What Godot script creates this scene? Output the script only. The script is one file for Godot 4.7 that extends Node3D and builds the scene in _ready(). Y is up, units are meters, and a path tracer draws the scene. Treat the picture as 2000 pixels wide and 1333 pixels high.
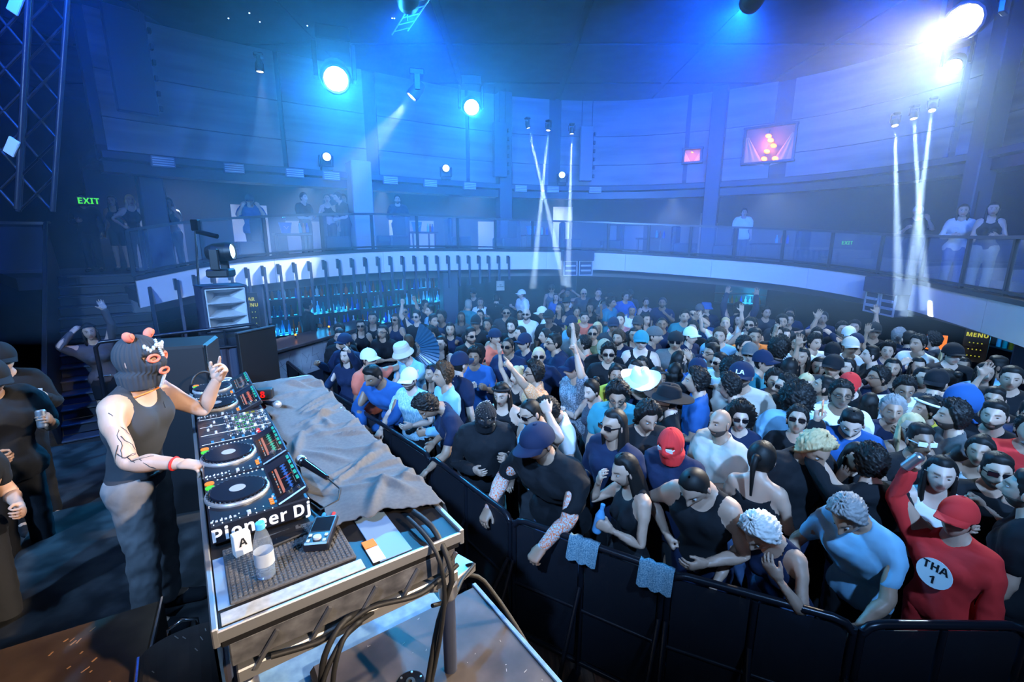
extends Node3D

# ---------------------------------------------------------------- geometry collector
class G:
	var v := PackedVector3Array()
	var n := PackedVector3Array()
	var ix := PackedInt32Array()
	var co := PackedColorArray()
	var uv := PackedVector2Array()
	func quad(a: Vector3, b: Vector3, c: Vector3, d: Vector3) -> void:
		var m := (b - a).cross(c - a)
		if m.length_squared() < 1e-14:
			m = (c - a).cross(d - a)
		m = m.normalized()
		var k := v.size()
		v.append_array([a, b, c, d])
		n.append_array([m, m, m, m])
		ix.append_array([k, k + 2, k + 1, k, k + 3, k + 2])
	func tri(a: Vector3, b: Vector3, c: Vector3) -> void:
		var m := (b - a).cross(c - a).normalized()
		var k := v.size()
		v.append_array([a, b, c])
		n.append_array([m, m, m])
		ix.append_array([k, k + 2, k + 1])
	func box(t: Transform3D, s: Vector3, ch := 0.0) -> void:
		var h := s * 0.5
		if ch <= 0.0:
			for ax in 3:
				for sg: float in [-1.0, 1.0]:
					var a := Vector3.ZERO
					var b := Vector3.ZERO
					var m := Vector3.ZERO
					m[ax] = sg * h[ax]
					a[(ax + 1) % 3] = h[(ax + 1) % 3] * sg
					b[(ax + 2) % 3] = h[(ax + 2) % 3]
					quad(t * (m - a - b), t * (m + a - b), t * (m + a + b), t * (m - a + b))
			return
		ch = minf(ch, minf(h.x, minf(h.y, h.z)) * 0.9)
		var e := h - Vector3(ch, ch, ch)
		for ax in 3:
			var i1 := (ax + 1) % 3
			var i2 := (ax + 2) % 3
			for sg: float in [-1.0, 1.0]:
				var a := Vector3.ZERO
				var b := Vector3.ZERO
				var m := Vector3.ZERO
				m[ax] = sg * h[ax]
				a[i1] = e[i1] * sg
				b[i2] = e[i2]
				quad(t * (m - a - b), t * (m + a - b), t * (m + a + b), t * (m - a + b))
			for s1: float in [-1.0, 1.0]:
				for s2: float in [-1.0, 1.0]:
					var p := Vector3.ZERO
					var q := Vector3.ZERO
					p[i1] = s1 * h[i1]
					p[i2] = s2 * e[i2]
					q[i1] = s1 * e[i1]
					q[i2] = s2 * h[i2]
					var l := Vector3.ZERO
					l[ax] = e[ax] * s1 * s2
					quad(t * (p - l), t * (q - l), t * (q + l), t * (p + l))
		for sx: float in [-1.0, 1.0]:
			for sy: float in [-1.0, 1.0]:
				for sz: float in [-1.0, 1.0]:
					var p1 := t * Vector3(sx * h.x, sy * e.y, sz * e.z)
					var p2 := t * Vector3(sx * e.x, sy * h.y, sz * e.z)
					var p3 := t * Vector3(sx * e.x, sy * e.y, sz * h.z)
					if sx * sy * sz > 0:
						tri(p1, p2, p3)
					else:
						tri(p1, p3, p2)
	func bx(c: Vector3, s: Vector3, ch := 0.0, yaw := 0.0) -> void:
		box(Transform3D(Basis(Vector3.UP, yaw), c), s, ch)
	# a bar of rectangular section from a to b
	func bar(a: Vector3, b: Vector3, w: float, h: float, up := Vector3.UP, ch := 0.0) -> void:
		var d := b - a
		var z := d.normalized()
		if absf(z.dot(up)) > 0.99:
			up = Vector3.RIGHT
		var x := up.cross(z).normalized()
		box(Transform3D(Basis(x, z.cross(x), z), (a + b) * 0.5), Vector3(w, h, d.length()), ch)
	# smooth surface over a grid of points, rows of equal length
	func grid(rows: Array, wrap := false, flip := false) -> void:
		var nr := rows.size()
		var nc: int = rows[0].size()
		var k := v.size()
		for i in nr:
			var r: PackedVector3Array = rows[i]
			var up: PackedVector3Array = rows[maxi(i - 1, 0)]
			var dn: PackedVector3Array = rows[mini(i + 1, nr - 1)]
			for j in nc:
				var l: Vector3 = r[(j - 1 + nc) % nc] if wrap else r[maxi(j - 1, 0)]
				var rr: Vector3 = r[(j + 1) % nc] if wrap else r[mini(j + 1, nc - 1)]
				var m := (rr - l).cross(dn[j] - up[j])
				if m.length_squared() < 1e-16:
					m = r[j] - (rows[nr / 2] as PackedVector3Array)[0]
				m = m.normalized()
				v.append(r[j])
				n.append(-m if flip else m)
		var lim := nc if wrap else nc - 1
		for i in nr - 1:
			for j in lim:
				var a := k + i * nc + j
				var b := k + i * nc + (j + 1) % nc
				var c := b + nc
				var d := a + nc
				if flip:
					ix.append_array([a, b, c, a, c, d])
				else:
					ix.append_array([a, c, b, a, d, c])
	func tube(pts: PackedVector3Array, r: float, sides := 8, r2 := -1.0, caps := true, closed := false) -> void:
		var rows := []
		var m := pts.size()
		var x := Vector3.ZERO
		for i in m:
			var d := (pts[mini(i + 1, m - 1)] - pts[maxi(i - 1, 0)]).normalized()
			if closed:
				d = (pts[(i + 1) % m] - pts[(i - 1 + m) % m]).normalized()
			if x == Vector3.ZERO:
				x = d.cross(Vector3.UP if absf(d.y) < 0.9 else Vector3.RIGHT).normalized()
			x = (x - d * x.dot(d)).normalized()
			var y := d.cross(x)
			var rr := r if r2 < 0.0 else lerpf(r, r2, float(i) / maxf(1.0, m - 1))
			var row := PackedVector3Array()
			for j in sides:
				var a := TAU * j / sides
				row.append(pts[i] + (x * cos(a) + y * sin(a)) * rr)
			rows.append(row)
		if closed:
			rows.append(rows[0])
		grid(rows, true)
		if caps and not closed:
			fan(rows[0], pts[0], true)
			fan(rows[m - 1], pts[m - 1], false)
	func fan(ring: PackedVector3Array, c: Vector3, flip: bool) -> void:
		for j in ring.size():
			var a := ring[j]
			var b := ring[(j + 1) % ring.size()]
			if flip:
				tri(c, b, a)
			else:
				tri(c, a, b)
	func rod(a: Vector3, b: Vector3, r: float, sides := 8, r2 := -1.0) -> void:
		tube(PackedVector3Array([a, b]), r, sides, r2)
	# profile of (radius, height), turned round y
	func lathe(prof: Array, seg := 16, t := Transform3D()) -> void:
		for i in prof.size() - 1:
			var a: Vector2 = prof[i]
			var b: Vector2 = prof[i + 1]
			var rows := []
			for p: Vector2 in [a, b]:
				var row := PackedVector3Array()
				for j in seg:
					var an := -TAU * j / seg
					row.append(t * Vector3(p.x * cos(an), p.y, p.x * sin(an)))
				rows.append(row)
			var k := v.size()
			grid(rows, true)
			var sl := Vector2(b.y - a.y, a.x - b.x).normalized()
			for q in 2:
				for j in seg:
					var an := -TAU * j / seg
					n[k + q * seg + j] = (t.basis * Vector3(cos(an) * sl.x, sl.y, sin(an) * sl.x)).normalized()
	# outline in the xy plane, made h thick along z
	func prism(poly: PackedVector2Array, h: float, t := Transform3D()) -> void:
		if Geometry2D.is_polygon_clockwise(poly):
			poly.reverse()
		var tr := Geometry2D.triangulate_polygon(poly)
		for i in range(0, tr.size(), 3):
			var a := poly[tr[i]]
			var b := poly[tr[i + 1]]
			var c := poly[tr[i + 2]]
			if (b - a).cross(c - a) < 0:
				var q := b
				b = c
				c = q
			tri(t * Vector3(a.x, a.y, h / 2), t * Vector3(b.x, b.y, h / 2), t * Vector3(c.x, c.y, h / 2))
			tri(t * Vector3(a.x, a.y, -h / 2), t * Vector3(c.x, c.y, -h / 2), t * Vector3(b.x, b.y, -h / 2))
		for i in poly.size():
			var a := poly[i]
			var b := poly[(i + 1) % poly.size()]
			quad(t * Vector3(a.x, a.y, -h / 2), t * Vector3(b.x, b.y, -h / 2), t * Vector3(b.x, b.y, h / 2), t * Vector3(a.x, a.y, h / 2))
	func ball(c: Vector3, s: Vector3, seg := 12, rings := 8, b := Basis()) -> void:
		var rows := []
		for i in rings + 1:
			var th := PI * i / rings
			var row := PackedVector3Array()
			for j in seg:
				var a := TAU * j / seg
				row.append(c + b * (Vector3(sin(th) * cos(a), cos(th), sin(th) * sin(a)) * s))
			rows.append(row)
		var k := v.size()
		grid(rows, true)
		for i in rings + 1:
			for j in seg:
				var th := PI * i / rings
				var a := TAU * j / seg
				n[k + i * seg + j] = (b * (Vector3(sin(th) * cos(a), cos(th), sin(th) * sin(a)) / s)).normalized()
	func add(o: G, t := Transform3D()) -> void:
		var k := v.size()
		for p in o.v:
			v.append(t * p)
		for p in o.n:
			n.append((t.basis * p).normalized())
		for i in o.ix:
			ix.append(k + i)
	func mesh() -> ArrayMesh:
		var m := ArrayMesh.new()
		return surf(m)
	func surf(m: ArrayMesh) -> ArrayMesh:
		var a := []
		a.resize(Mesh.ARRAY_MAX)
		a[Mesh.ARRAY_VERTEX] = v
		a[Mesh.ARRAY_NORMAL] = n
		a[Mesh.ARRAY_INDEX] = ix
		if co.size() == v.size():
			a[Mesh.ARRAY_COLOR] = co
		if uv.size() == v.size():
			a[Mesh.ARRAY_TEX_UV] = uv
		m.add_surface_from_arrays(Mesh.PRIMITIVE_TRIANGLES, a)
		return m

# ---------------------------------------------------------------- nodes, names, metas
var taken := {}
var M := {}
var rng := RandomNumberGenerator.new()

func numbered(called: String) -> String:
	var k: int = taken.get(called, 0)
	taken[called] = k + 1
	return called if k == 0 else "%s_%03d" % [called, k]

func ob(called: String, g: Variant, m: Material, parent: Node = self, t := Transform3D()) -> MeshInstance3D:
	var o := MeshInstance3D.new()
	o.mesh = g.mesh() if g is G else g
	if m:
		for s in o.mesh.get_surface_count():
			o.set_surface_override_material(s, m)
	o.name = numbered(called) if parent == self else called
	o.transform = t
	parent.add_child(o, true)
	return o

func tag(o: Node3D, label: String, category: String, group := "") -> Node3D:
	o.set_meta("label", label)
	o.set_meta("category", category)
	if group:
		o.set_meta("group", group)
	return o

func thing(called: String, label: String, category: String, t := Transform3D(), group := "") -> Node3D:
	var o := Node3D.new()
	o.name = numbered(called)
	o.transform = t
	add_child(o)
	return tag(o, label, category, group)

func struct(called: String, g: Variant, m: Material, label := "", parent: Node = self) -> MeshInstance3D:
	var o := ob(called, g, m, parent)
	if parent == self:
		o.set_meta("kind", "structure")
		if label:
			o.set_meta("label", label)
			o.set_meta("category", called.split("_")[0])
	return o

func at(x: float, y: float, z: float, yaw := 0.0, pitch := 0.0) -> Transform3D:
	return Transform3D(Basis(Vector3.UP, yaw) * Basis(Vector3.RIGHT, pitch), Vector3(x, y, z))

func toward(from: Vector3, to: Vector3) -> Transform3D:
	var d := (to - from).normalized()
	return Transform3D(Basis.looking_at(d, Vector3.UP if absf(d.y) < 0.98 else Vector3.FORWARD), from)

# ---------------------------------------------------------------- materials
func lin(r: float, g: float, b: float) -> Color:
	return Color(r, g, b).linear_to_srgb()

func mat(called: String, c: Color, rough := 0.6, metal := 0.0, spec := 0.5) -> StandardMaterial3D:
	var m := StandardMaterial3D.new()
	m.resource_name = called
	m.albedo_color = c
	m.roughness = rough
	m.metallic = metal
	m.metallic_specular = spec
	M[called] = m
	return m

func glow(called: String, c: Color, e: float) -> StandardMaterial3D:
	var m := mat(called, Color(0.02, 0.02, 0.02), 0.4)
	m.emission_enabled = true
	m.emission = c
	m.emission_energy_multiplier = e
	return m

func noise_image(freq: float, size: int, octaves: int, sd: int, kind := FastNoiseLite.TYPE_SIMPLEX_SMOOTH) -> Image:
	var f := FastNoiseLite.new()
	f.noise_type = kind
	f.frequency = freq
	f.fractal_octaves = octaves
	f.seed = sd
	return f.get_seamless_image(size, size)

# mottled colour between two tones, laid on by triplanar mapping
func mottled(called: String, a: Color, b: Color, freq: float, scale: float, rough: float, sd: int, bump := 0.0, stretch := Vector3.ONE, contrast := 1.0) -> StandardMaterial3D:
	var im := noise_image(freq, 256, 5, sd)
	var out := Image.create(256, 256, false, Image.FORMAT_RGB8)
	for y in 256:
		for x in 256:
			var k := clampf((im.get_pixel(x, y).r - 0.5) * contrast + 0.5, 0, 1)
			out.set_pixel(x, y, a.lerp(b, k))
	var m := mat(called, Color.WHITE, rough)
	m.albedo_texture = ImageTexture.create_from_image(out)
	m.uv1_triplanar = true
	m.uv1_world_triplanar = true
	m.uv1_scale = Vector3.ONE * scale * stretch
	if bump > 0.0:
		m.heightmap_enabled = true
		m.heightmap_texture = ImageTexture.create_from_image(im)
		m.heightmap_scale = bump
	return m

func light(l: Light3D, called: String, t: Transform3D, c: Color, e: float, size: float) -> Light3D:
	l.name = numbered(called)
	l.transform = t
	l.light_color = c
	l.light_energy = e
	l.light_size = size
	l.shadow_enabled = true
	add_child(l)
	return l

func spot(called: String, from: Vector3, to: Vector3, c: Color, e: float, angle: float, size := 0.08, soft := 0.4) -> SpotLight3D:
	var l := SpotLight3D.new()
	l.spot_angle = angle
	l.spot_angle_attenuation = soft
	l.spot_range = 60.0
	l.spot_attenuation = 2.0
	light(l, called, toward(from, to), c, e, size)
	return l
# ---------------------------------------------------------------- the hall
const RIM := [Vector3(-6.83, 2.42, -8.4), Vector3(-6.07, 2.62, -9.2), Vector3(-5.14, 2.74, -10.0), Vector3(-4.01, 2.83, -10.8), Vector3(-2.57, 2.87, -11.8), Vector3(0, 2.82, -13.4), Vector3(2.52, 2.77, -14.0), Vector3(4.46, 2.68, -13.6), Vector3(6.69, 2.54, -12.2), Vector3(7.54, 2.43, -10.7), Vector3(7.74, 2.35, -9.6), Vector3(7.62, 2.32, -8.6), Vector3(7.21, 2.29, -7.2), Vector3(6.71, 2.29, -6.0), Vector3(6.2, 2.28, -4.8), Vector3(6.0, 2.28, -3.2), Vector3(6.0, 2.28, -1.0)]
var rim_p := PackedVector3Array()
var rim_n := PackedVector3Array()
var rim_len := 0.0
const STEP := 0.25

func make_rim() -> void:
	var c := Curve3D.new()
	for i in RIM.size():
		var a: Vector3 = RIM[maxi(i - 1, 0)]
		var b: Vector3 = RIM[mini(i + 1, RIM.size() - 1)]
		c.add_point(RIM[i], -(b - a) / 6.0, (b - a) / 6.0)
	rim_len = c.get_baked_length()
	var k := int(rim_len / STEP)
	for i in k + 1:
		rim_p.append(c.sample_baked(i * STEP, true))
	for i in k + 1:
		var d := rim_p[mini(i + 1, k)] - rim_p[maxi(i - 1, 0)]
		rim_n.append(Vector3(d.z, 0, -d.x).normalized())

# a point s metres along the balcony edge, o metres outward from the dance floor, y above the edge
func rim(s: float, o := 0.0, y := 0.0) -> Vector3:
	var f := clampf(s / STEP, 0.0, rim_p.size() - 1.001)
	var i := int(f)
	var p := rim_p[i].lerp(rim_p[i + 1], f - i)
	var m := rim_n[i].lerp(rim_n[i + 1], f - i).normalized()
	return p + m * o + Vector3.UP * y

func rim_yaw(s: float) -> float:
	var f := clampf(s / STEP, 0.0, rim_p.size() - 1.001)
	var m := rim_n[int(f)]
	return atan2(-m.x, -m.z)   # local +z looks at the dance floor

# how far along the edge the point stands that is nearest to (x, z)
func rim_s(x: float, z: float) -> float:
	var best := 0
	for i in rim_p.size():
		if Vector2(rim_p[i].x - x, rim_p[i].z - z).length_squared() < Vector2(rim_p[best].x - x, rim_p[best].z - z).length_squared():
			best = i
	return best * STEP

# a band that follows the edge: outline of (o, y) points swept from s0 to s1; y is absolute when flat
func band(prof: Array, s0: float, s1: float, flat := false, step := 0.5) -> G:
	var g := G.new()
	var k := maxi(1, int(ceil((s1 - s0) / step)))
	if not Geometry2D.is_polygon_clockwise(PackedVector2Array(prof)):
		prof = prof.duplicate()
		prof.reverse()
	for q in prof.size():
		var a: Vector2 = prof[q]
		var b: Vector2 = prof[(q + 1) % prof.size()]
		var ra := PackedVector3Array()
		var rb := PackedVector3Array()
		for i in k + 1:
			var s := lerpf(s0, s1, float(i) / k)
			var p := rim(s, a.x, 0.0 if flat else a.y)
			var p2 := rim(s, b.x, 0.0 if flat else b.y)
			if flat:
				p.y = a.y
				p2.y = b.y
			ra.append(p)
			rb.append(p2)
		g.grid([ra, rb])
	for e in 2:
		var poly := PackedVector3Array()
		for a: Vector2 in prof:
			var p := rim(s0 if e == 0 else s1, a.x, 0.0 if flat else a.y)
			if flat:
				p.y = a.y
			poly.append(p)
		for i in range(1, poly.size() - 1):
			if e == 0:
				g.tri(poly[0], poly[i], poly[i + 1])
			else:
				g.tri(poly[0], poly[i + 1], poly[i])
	return g

func room_materials() -> void:
	mottled("wall_dark", lin(0.012, 0.016, 0.03), lin(0.028, 0.034, 0.052), 0.02, 0.15, 0.85, 3)
	mottled("ceiling_black", lin(0.02, 0.024, 0.034), lin(0.045, 0.05, 0.065), 0.03, 0.2, 0.9, 4)
	var pan := mottled("panel_grey", lin(0.16, 0.17, 0.2), lin(0.27, 0.27, 0.31), 0.012, 0.25, 0.75, 5, 0.0, Vector3(0.5, 3.0, 0.5), 1.6)
	pan.metallic_specular = 0.3
	mottled("fascia", lin(0.74, 0.62, 0.58), lin(0.82, 0.7, 0.66), 0.01, 0.4, 0.6, 6)
	mottled("stage_black", lin(0.012, 0.013, 0.015), lin(0.045, 0.047, 0.05), 0.02, 0.6, 0.42, 7, 0.0, Vector3.ONE, 2.2)
	mottled("plank_red", lin(0.16, 0.06, 0.035), lin(0.3, 0.13, 0.075), 0.02, 0.8, 0.4, 8, 0.0, Vector3(6, 1, 0.6), 1.6)
	mottled("plank_brown", lin(0.11, 0.06, 0.04), lin(0.22, 0.12, 0.08), 0.02, 0.8, 0.45, 9, 0.0, Vector3(6, 1, 0.6), 1.6)
	mat("column_navy", lin(0.03, 0.04, 0.075), 0.55)
	mat("column_pale", lin(0.3, 0.31, 0.36), 0.6)
	mat("frame_dark", lin(0.015, 0.018, 0.028), 0.4)
	mat("rail_metal", lin(0.1, 0.11, 0.13), 0.3, 0.7)
	mat("panel_white", lin(0.62, 0.6, 0.62), 0.7)
	mat("panel_mid", lin(0.2, 0.2, 0.24), 0.7)
	mat("black", lin(0.008, 0.008, 0.01), 0.5)
	mat("black_gloss", lin(0.006, 0.006, 0.009), 0.18)
	mat("rubber", lin(0.012, 0.012, 0.013), 0.6)
	mat("steel", lin(0.5, 0.5, 0.52), 0.32, 0.9)
	mat("chrome", lin(0.75, 0.76, 0.78), 0.15, 1.0)
	mat("aluminium", lin(0.55, 0.55, 0.56), 0.45, 0.85)
	mat("horn_grey", lin(0.42, 0.43, 0.46), 0.5)
	mat("sofa", lin(0.02, 0.026, 0.05), 0.6)
	mat("white_plastic", lin(0.7, 0.7, 0.7), 0.4)
	var gl := mat("pane", Color(0.75, 0.85, 1.0, 0.05), 0.03)
	gl.transparency = BaseMaterial3D.TRANSPARENCY_ALPHA
	var cl := mat("clear", Color(0.85, 0.92, 1.0, 0.1), 0.03)
	cl.transparency = BaseMaterial3D.TRANSPARENCY_ALPHA
	var wa := mat("water", Color(0.75, 0.88, 1.0, 0.12), 0.02)
	wa.refraction_enabled = true
	wa.refraction_scale = 0.033
	mat("bottle_label", lin(0.38, 0.42, 0.48), 0.4)
	mat("cap_blue", lin(0.08, 0.42, 0.68), 0.4)
	mat("phone_glass", lin(0.006, 0.007, 0.01), 0.08)
	mat("scratch", lin(0.4, 0.37, 0.34), 0.7)
	mat("scrape_orange", lin(0.42, 0.2, 0.09), 0.7)
	mat("led_off", lin(0.3, 0.5, 0.5), 0.5)
	mat("case_blue", lin(0.02, 0.06, 0.2), 0.22, 0.3)
	mat("tattoo", lin(0.02, 0.02, 0.025), 0.6)
	mottled("bandana", lin(0.04, 0.14, 0.22), lin(0.3, 0.42, 0.48), 0.08, 5.0, 0.8, 51, 0.0, Vector3.ONE, 5.0)
	glow("exit_green", Color(0.35, 1.0, 0.12), 0.9)
	glow("dot_white", Color(0.75, 0.88, 1.0), 5.0)
	glow("dot_amber", Color(1.0, 0.62, 0.2), 3.0)

func build_shell() -> void:
	var g := G.new()
	g.bx(Vector3(0, -0.15, -7.5), Vector3(28, 0.3, 26))
	var fl := struct("floor", g, M.plank_brown, "brown wooden dance floor under the crowd")
	for i in 34:
		var x := -2.4 + i * 0.24
		var z := -4.7 + fmod(i * 0.77, 1.1)
		for q in 3:
			var l := 1.15
			var b := G.new()
			b.bx(Vector3(x, 0.006, z + q * 1.17), Vector3(0.232, 0.012, l), 0.003)
			ob("plank", b, M.plank_red if (i * 3 + q * 5) % 7 < 3 else M.plank_brown, fl)
	g = G.new()
	g.bx(Vector3(0, 7.55, -7.5), Vector3(28, 0.3, 26))
	var ce := struct("ceiling", g, M.ceiling_black, "dark ceiling of the hall hung with lamps")
	# ceiling sheets with gaps between them
	for i in 9:
		for j in 8:
			var b := G.new()
			b.bx(Vector3(-11.2 + i * 2.8, 7.38, -17.8 + j * 2.6), Vector3(2.66, 0.04, 2.46), 0.01)
			ob("ceiling_tile", b, M.ceiling_black, ce)
	for w in [["wall_north", Vector3(0, 3.7, -20.2), Vector3(28, 7.8, 0.4)], ["wall_south", Vector3(0, 3.7, 5.2), Vector3(28, 7.8, 0.4)], ["wall_west", Vector3(-13.8, 3.7, -7.5), Vector3(0.4, 7.8, 26)], ["wall_east", Vector3(13.8, 3.7, -7.5), Vector3(0.4, 7.8, 26)]]:
		g = G.new()
		g.bx(w[1], w[2])
		struct(w[0], g, M.wall_dark)

func build_balcony() -> void:
	var L := rim_len
	# the slab, its upstand and the pale band that faces the dance floor
	struct("floor_balcony", band([Vector2(0.14, -0.2), Vector2(4.6, -0.2), Vector2(4.6, -0.42), Vector2(0.14, -0.42)], 0, L), M.wall_dark)
	var landing := G.new()
	landing.bx(Vector3(-9.5, 2.34, -10.7), Vector3(3.6, 0.22, 3.0), 0, -0.66)
	struct("floor_landing", landing, M.wall_dark)
	var fa := struct("trim_1", band([Vector2(0.13, -0.48), Vector2(0.13, -0.02), Vector2(0.05, -0.02), Vector2(0.05, -0.48)], 0, L), M.frame_dark, "pale curved band along the front of the balcony")
	var s := 0.0
	var k := 0
	while s < L - 0.1:
		var e := minf(s + 2.4, L)
		ob("band_panel", band([Vector2(0.06, -0.5), Vector2(0.06, 0.0), Vector2(-0.03, 0.0), Vector2(-0.03, -0.5)], s + 0.004, e - 0.004, false, 0.3), M.fascia, fa)
		s = e
		k += 1
	ob("edge_strip", band([Vector2(0.14, 0.0), Vector2(0.14, 0.07), Vector2(-0.05, 0.07), Vector2(-0.05, 0.0)], 0, L, false, 0.3), M.frame_dark, fa)
	# underside beam of a deeper level
	struct("trim_2", band([Vector2(0.7, -0.42), Vector2(0.9, -0.42), Vector2(0.9, -0.75), Vector2(0.7, -0.75)], 0, L), M.panel_mid)
	# glass railing
	var rl := thing("glass_railing", "long glass railing with dark posts along the curved balcony edge", "railing")
	ob("top_rail", band([Vector2(0.02, 0.86), Vector2(0.09, 0.86), Vector2(0.09, 0.91), Vector2(0.02, 0.91)], 0, L, false, 0.3), M.rail_metal, rl)
	ob("bottom_rail", band([Vector2(0.03, 0.1), Vector2(0.08, 0.1), Vector2(0.08, 0.14), Vector2(0.03, 0.14)], 0, L, false, 0.3), M.frame_dark, rl)
	var np := int(L / 1.12)
	for i in np + 1:
		var sp := L * i / np
		var p := rim(sp, 0.055, 0.48)
		var g := G.new()
		g.bx(Vector3.ZERO, Vector3(0.07, 0.84, 0.05), 0.008)
		ob("post", g, M.frame_dark, rl, Transform3D(Basis(Vector3.UP, rim_yaw(sp)), p))
		if i < np:
			var s1 := sp + 0.05
			var s2 := L * (i + 1) / np - 0.05
			ob("glass_panel", band([Vector2(0.05, 0.15), Vector2(0.058, 0.15), Vector2(0.058, 0.85), Vector2(0.05, 0.85)], s1, s2, false, 0.6), M.pane, rl)
	# back wall of the lounge and the wall under the balcony
	struct("wall_lounge", band([Vector2(4.3, 1.9), Vector2(4.6, 1.9), Vector2(4.6, 5.0), Vector2(4.3, 5.0)], 0, L, true), M.wall_dark)
	struct("wall_under", band([Vector2(4.0, 0.0), Vector2(4.3, 0.0), Vector2(4.3, 2.6), Vector2(4.0, 2.6)], 5.0, L, true), M.wall_dark)
	# ledge over the lounge and the wall above it
	struct("ceiling_lounge", band([Vector2(1.6, 4.75), Vector2(4.6, 4.75), Vector2(4.6, 4.95), Vector2(1.6, 4.95)], 0, L, true), M.ceiling_black)
	struct("trim_3", band([Vector2(1.25, 4.42), Vector2(1.75, 4.42), Vector2(1.75, 4.62), Vector2(1.25, 4.62)], 0, L, true, 0.4), M.frame_dark)
	struct("trim_4", band([Vector2(1.15, 4.66), Vector2(1.7, 4.66), Vector2(1.7, 4.78), Vector2(1.15, 4.78)], 0, L, true, 0.4), M.column_navy)
	var up := struct("wall_upper", band([Vector2(1.62, 4.7), Vector2(1.9, 4.7), Vector2(1.9, 7.5), Vector2(1.62, 7.5)], 0, L, true), M.column_navy, "tall panelled wall above the balcony ledge")
	s = 0.15
	k = 0
	while s < L - 1.0:
		var wid: float = [2.9, 1.9, 2.5, 2.1][k % 4]
		var e := minf(s + wid, L - 0.1)
		var y := 4.86
		for hgt: float in [0.62, 0.85, 1.05]:
			ob("panel", band([Vector2(1.56, y), Vector2(1.64, y), Vector2(1.64, y + hgt - 0.02), Vector2(1.56, y + hgt - 0.02)], s, e, true, 0.5), M.panel_grey, up)
			y += hgt
		s = e + (0.32 if k % 2 else 0.1)
		k += 1

func column(called: String, label: String, x: float, z: float, y0: float, y1: float, w: float, m: Material, yaw: float) -> Node3D:
	var t := thing(called, label, "column", at(x, y0, z, yaw))
	var g := G.new()
	g.bx(Vector3(0, (y1 - y0) / 2, 0), Vector3(w, y1 - y0, w), 0.02)
	ob("shaft", g, m, t)
	g = G.new()
	g.bx(Vector3(0, 0.05, 0), Vector3(w + 0.08, 0.1, w + 0.08), 0.01)
	ob("base_plate", g, M.frame_dark, t)
	g = G.new()
	for q in 4:
		g.rod(Vector3(w * 0.5 + 0.03, 1.2 + q * 0.1, w * 0.3), Vector3(w * 0.5 + 0.03, 1.6 + q * 0.1, w * 0.3), 0.012, 6)
	ob("conduit", g, M.frame_dark, t)
	return t

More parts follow.
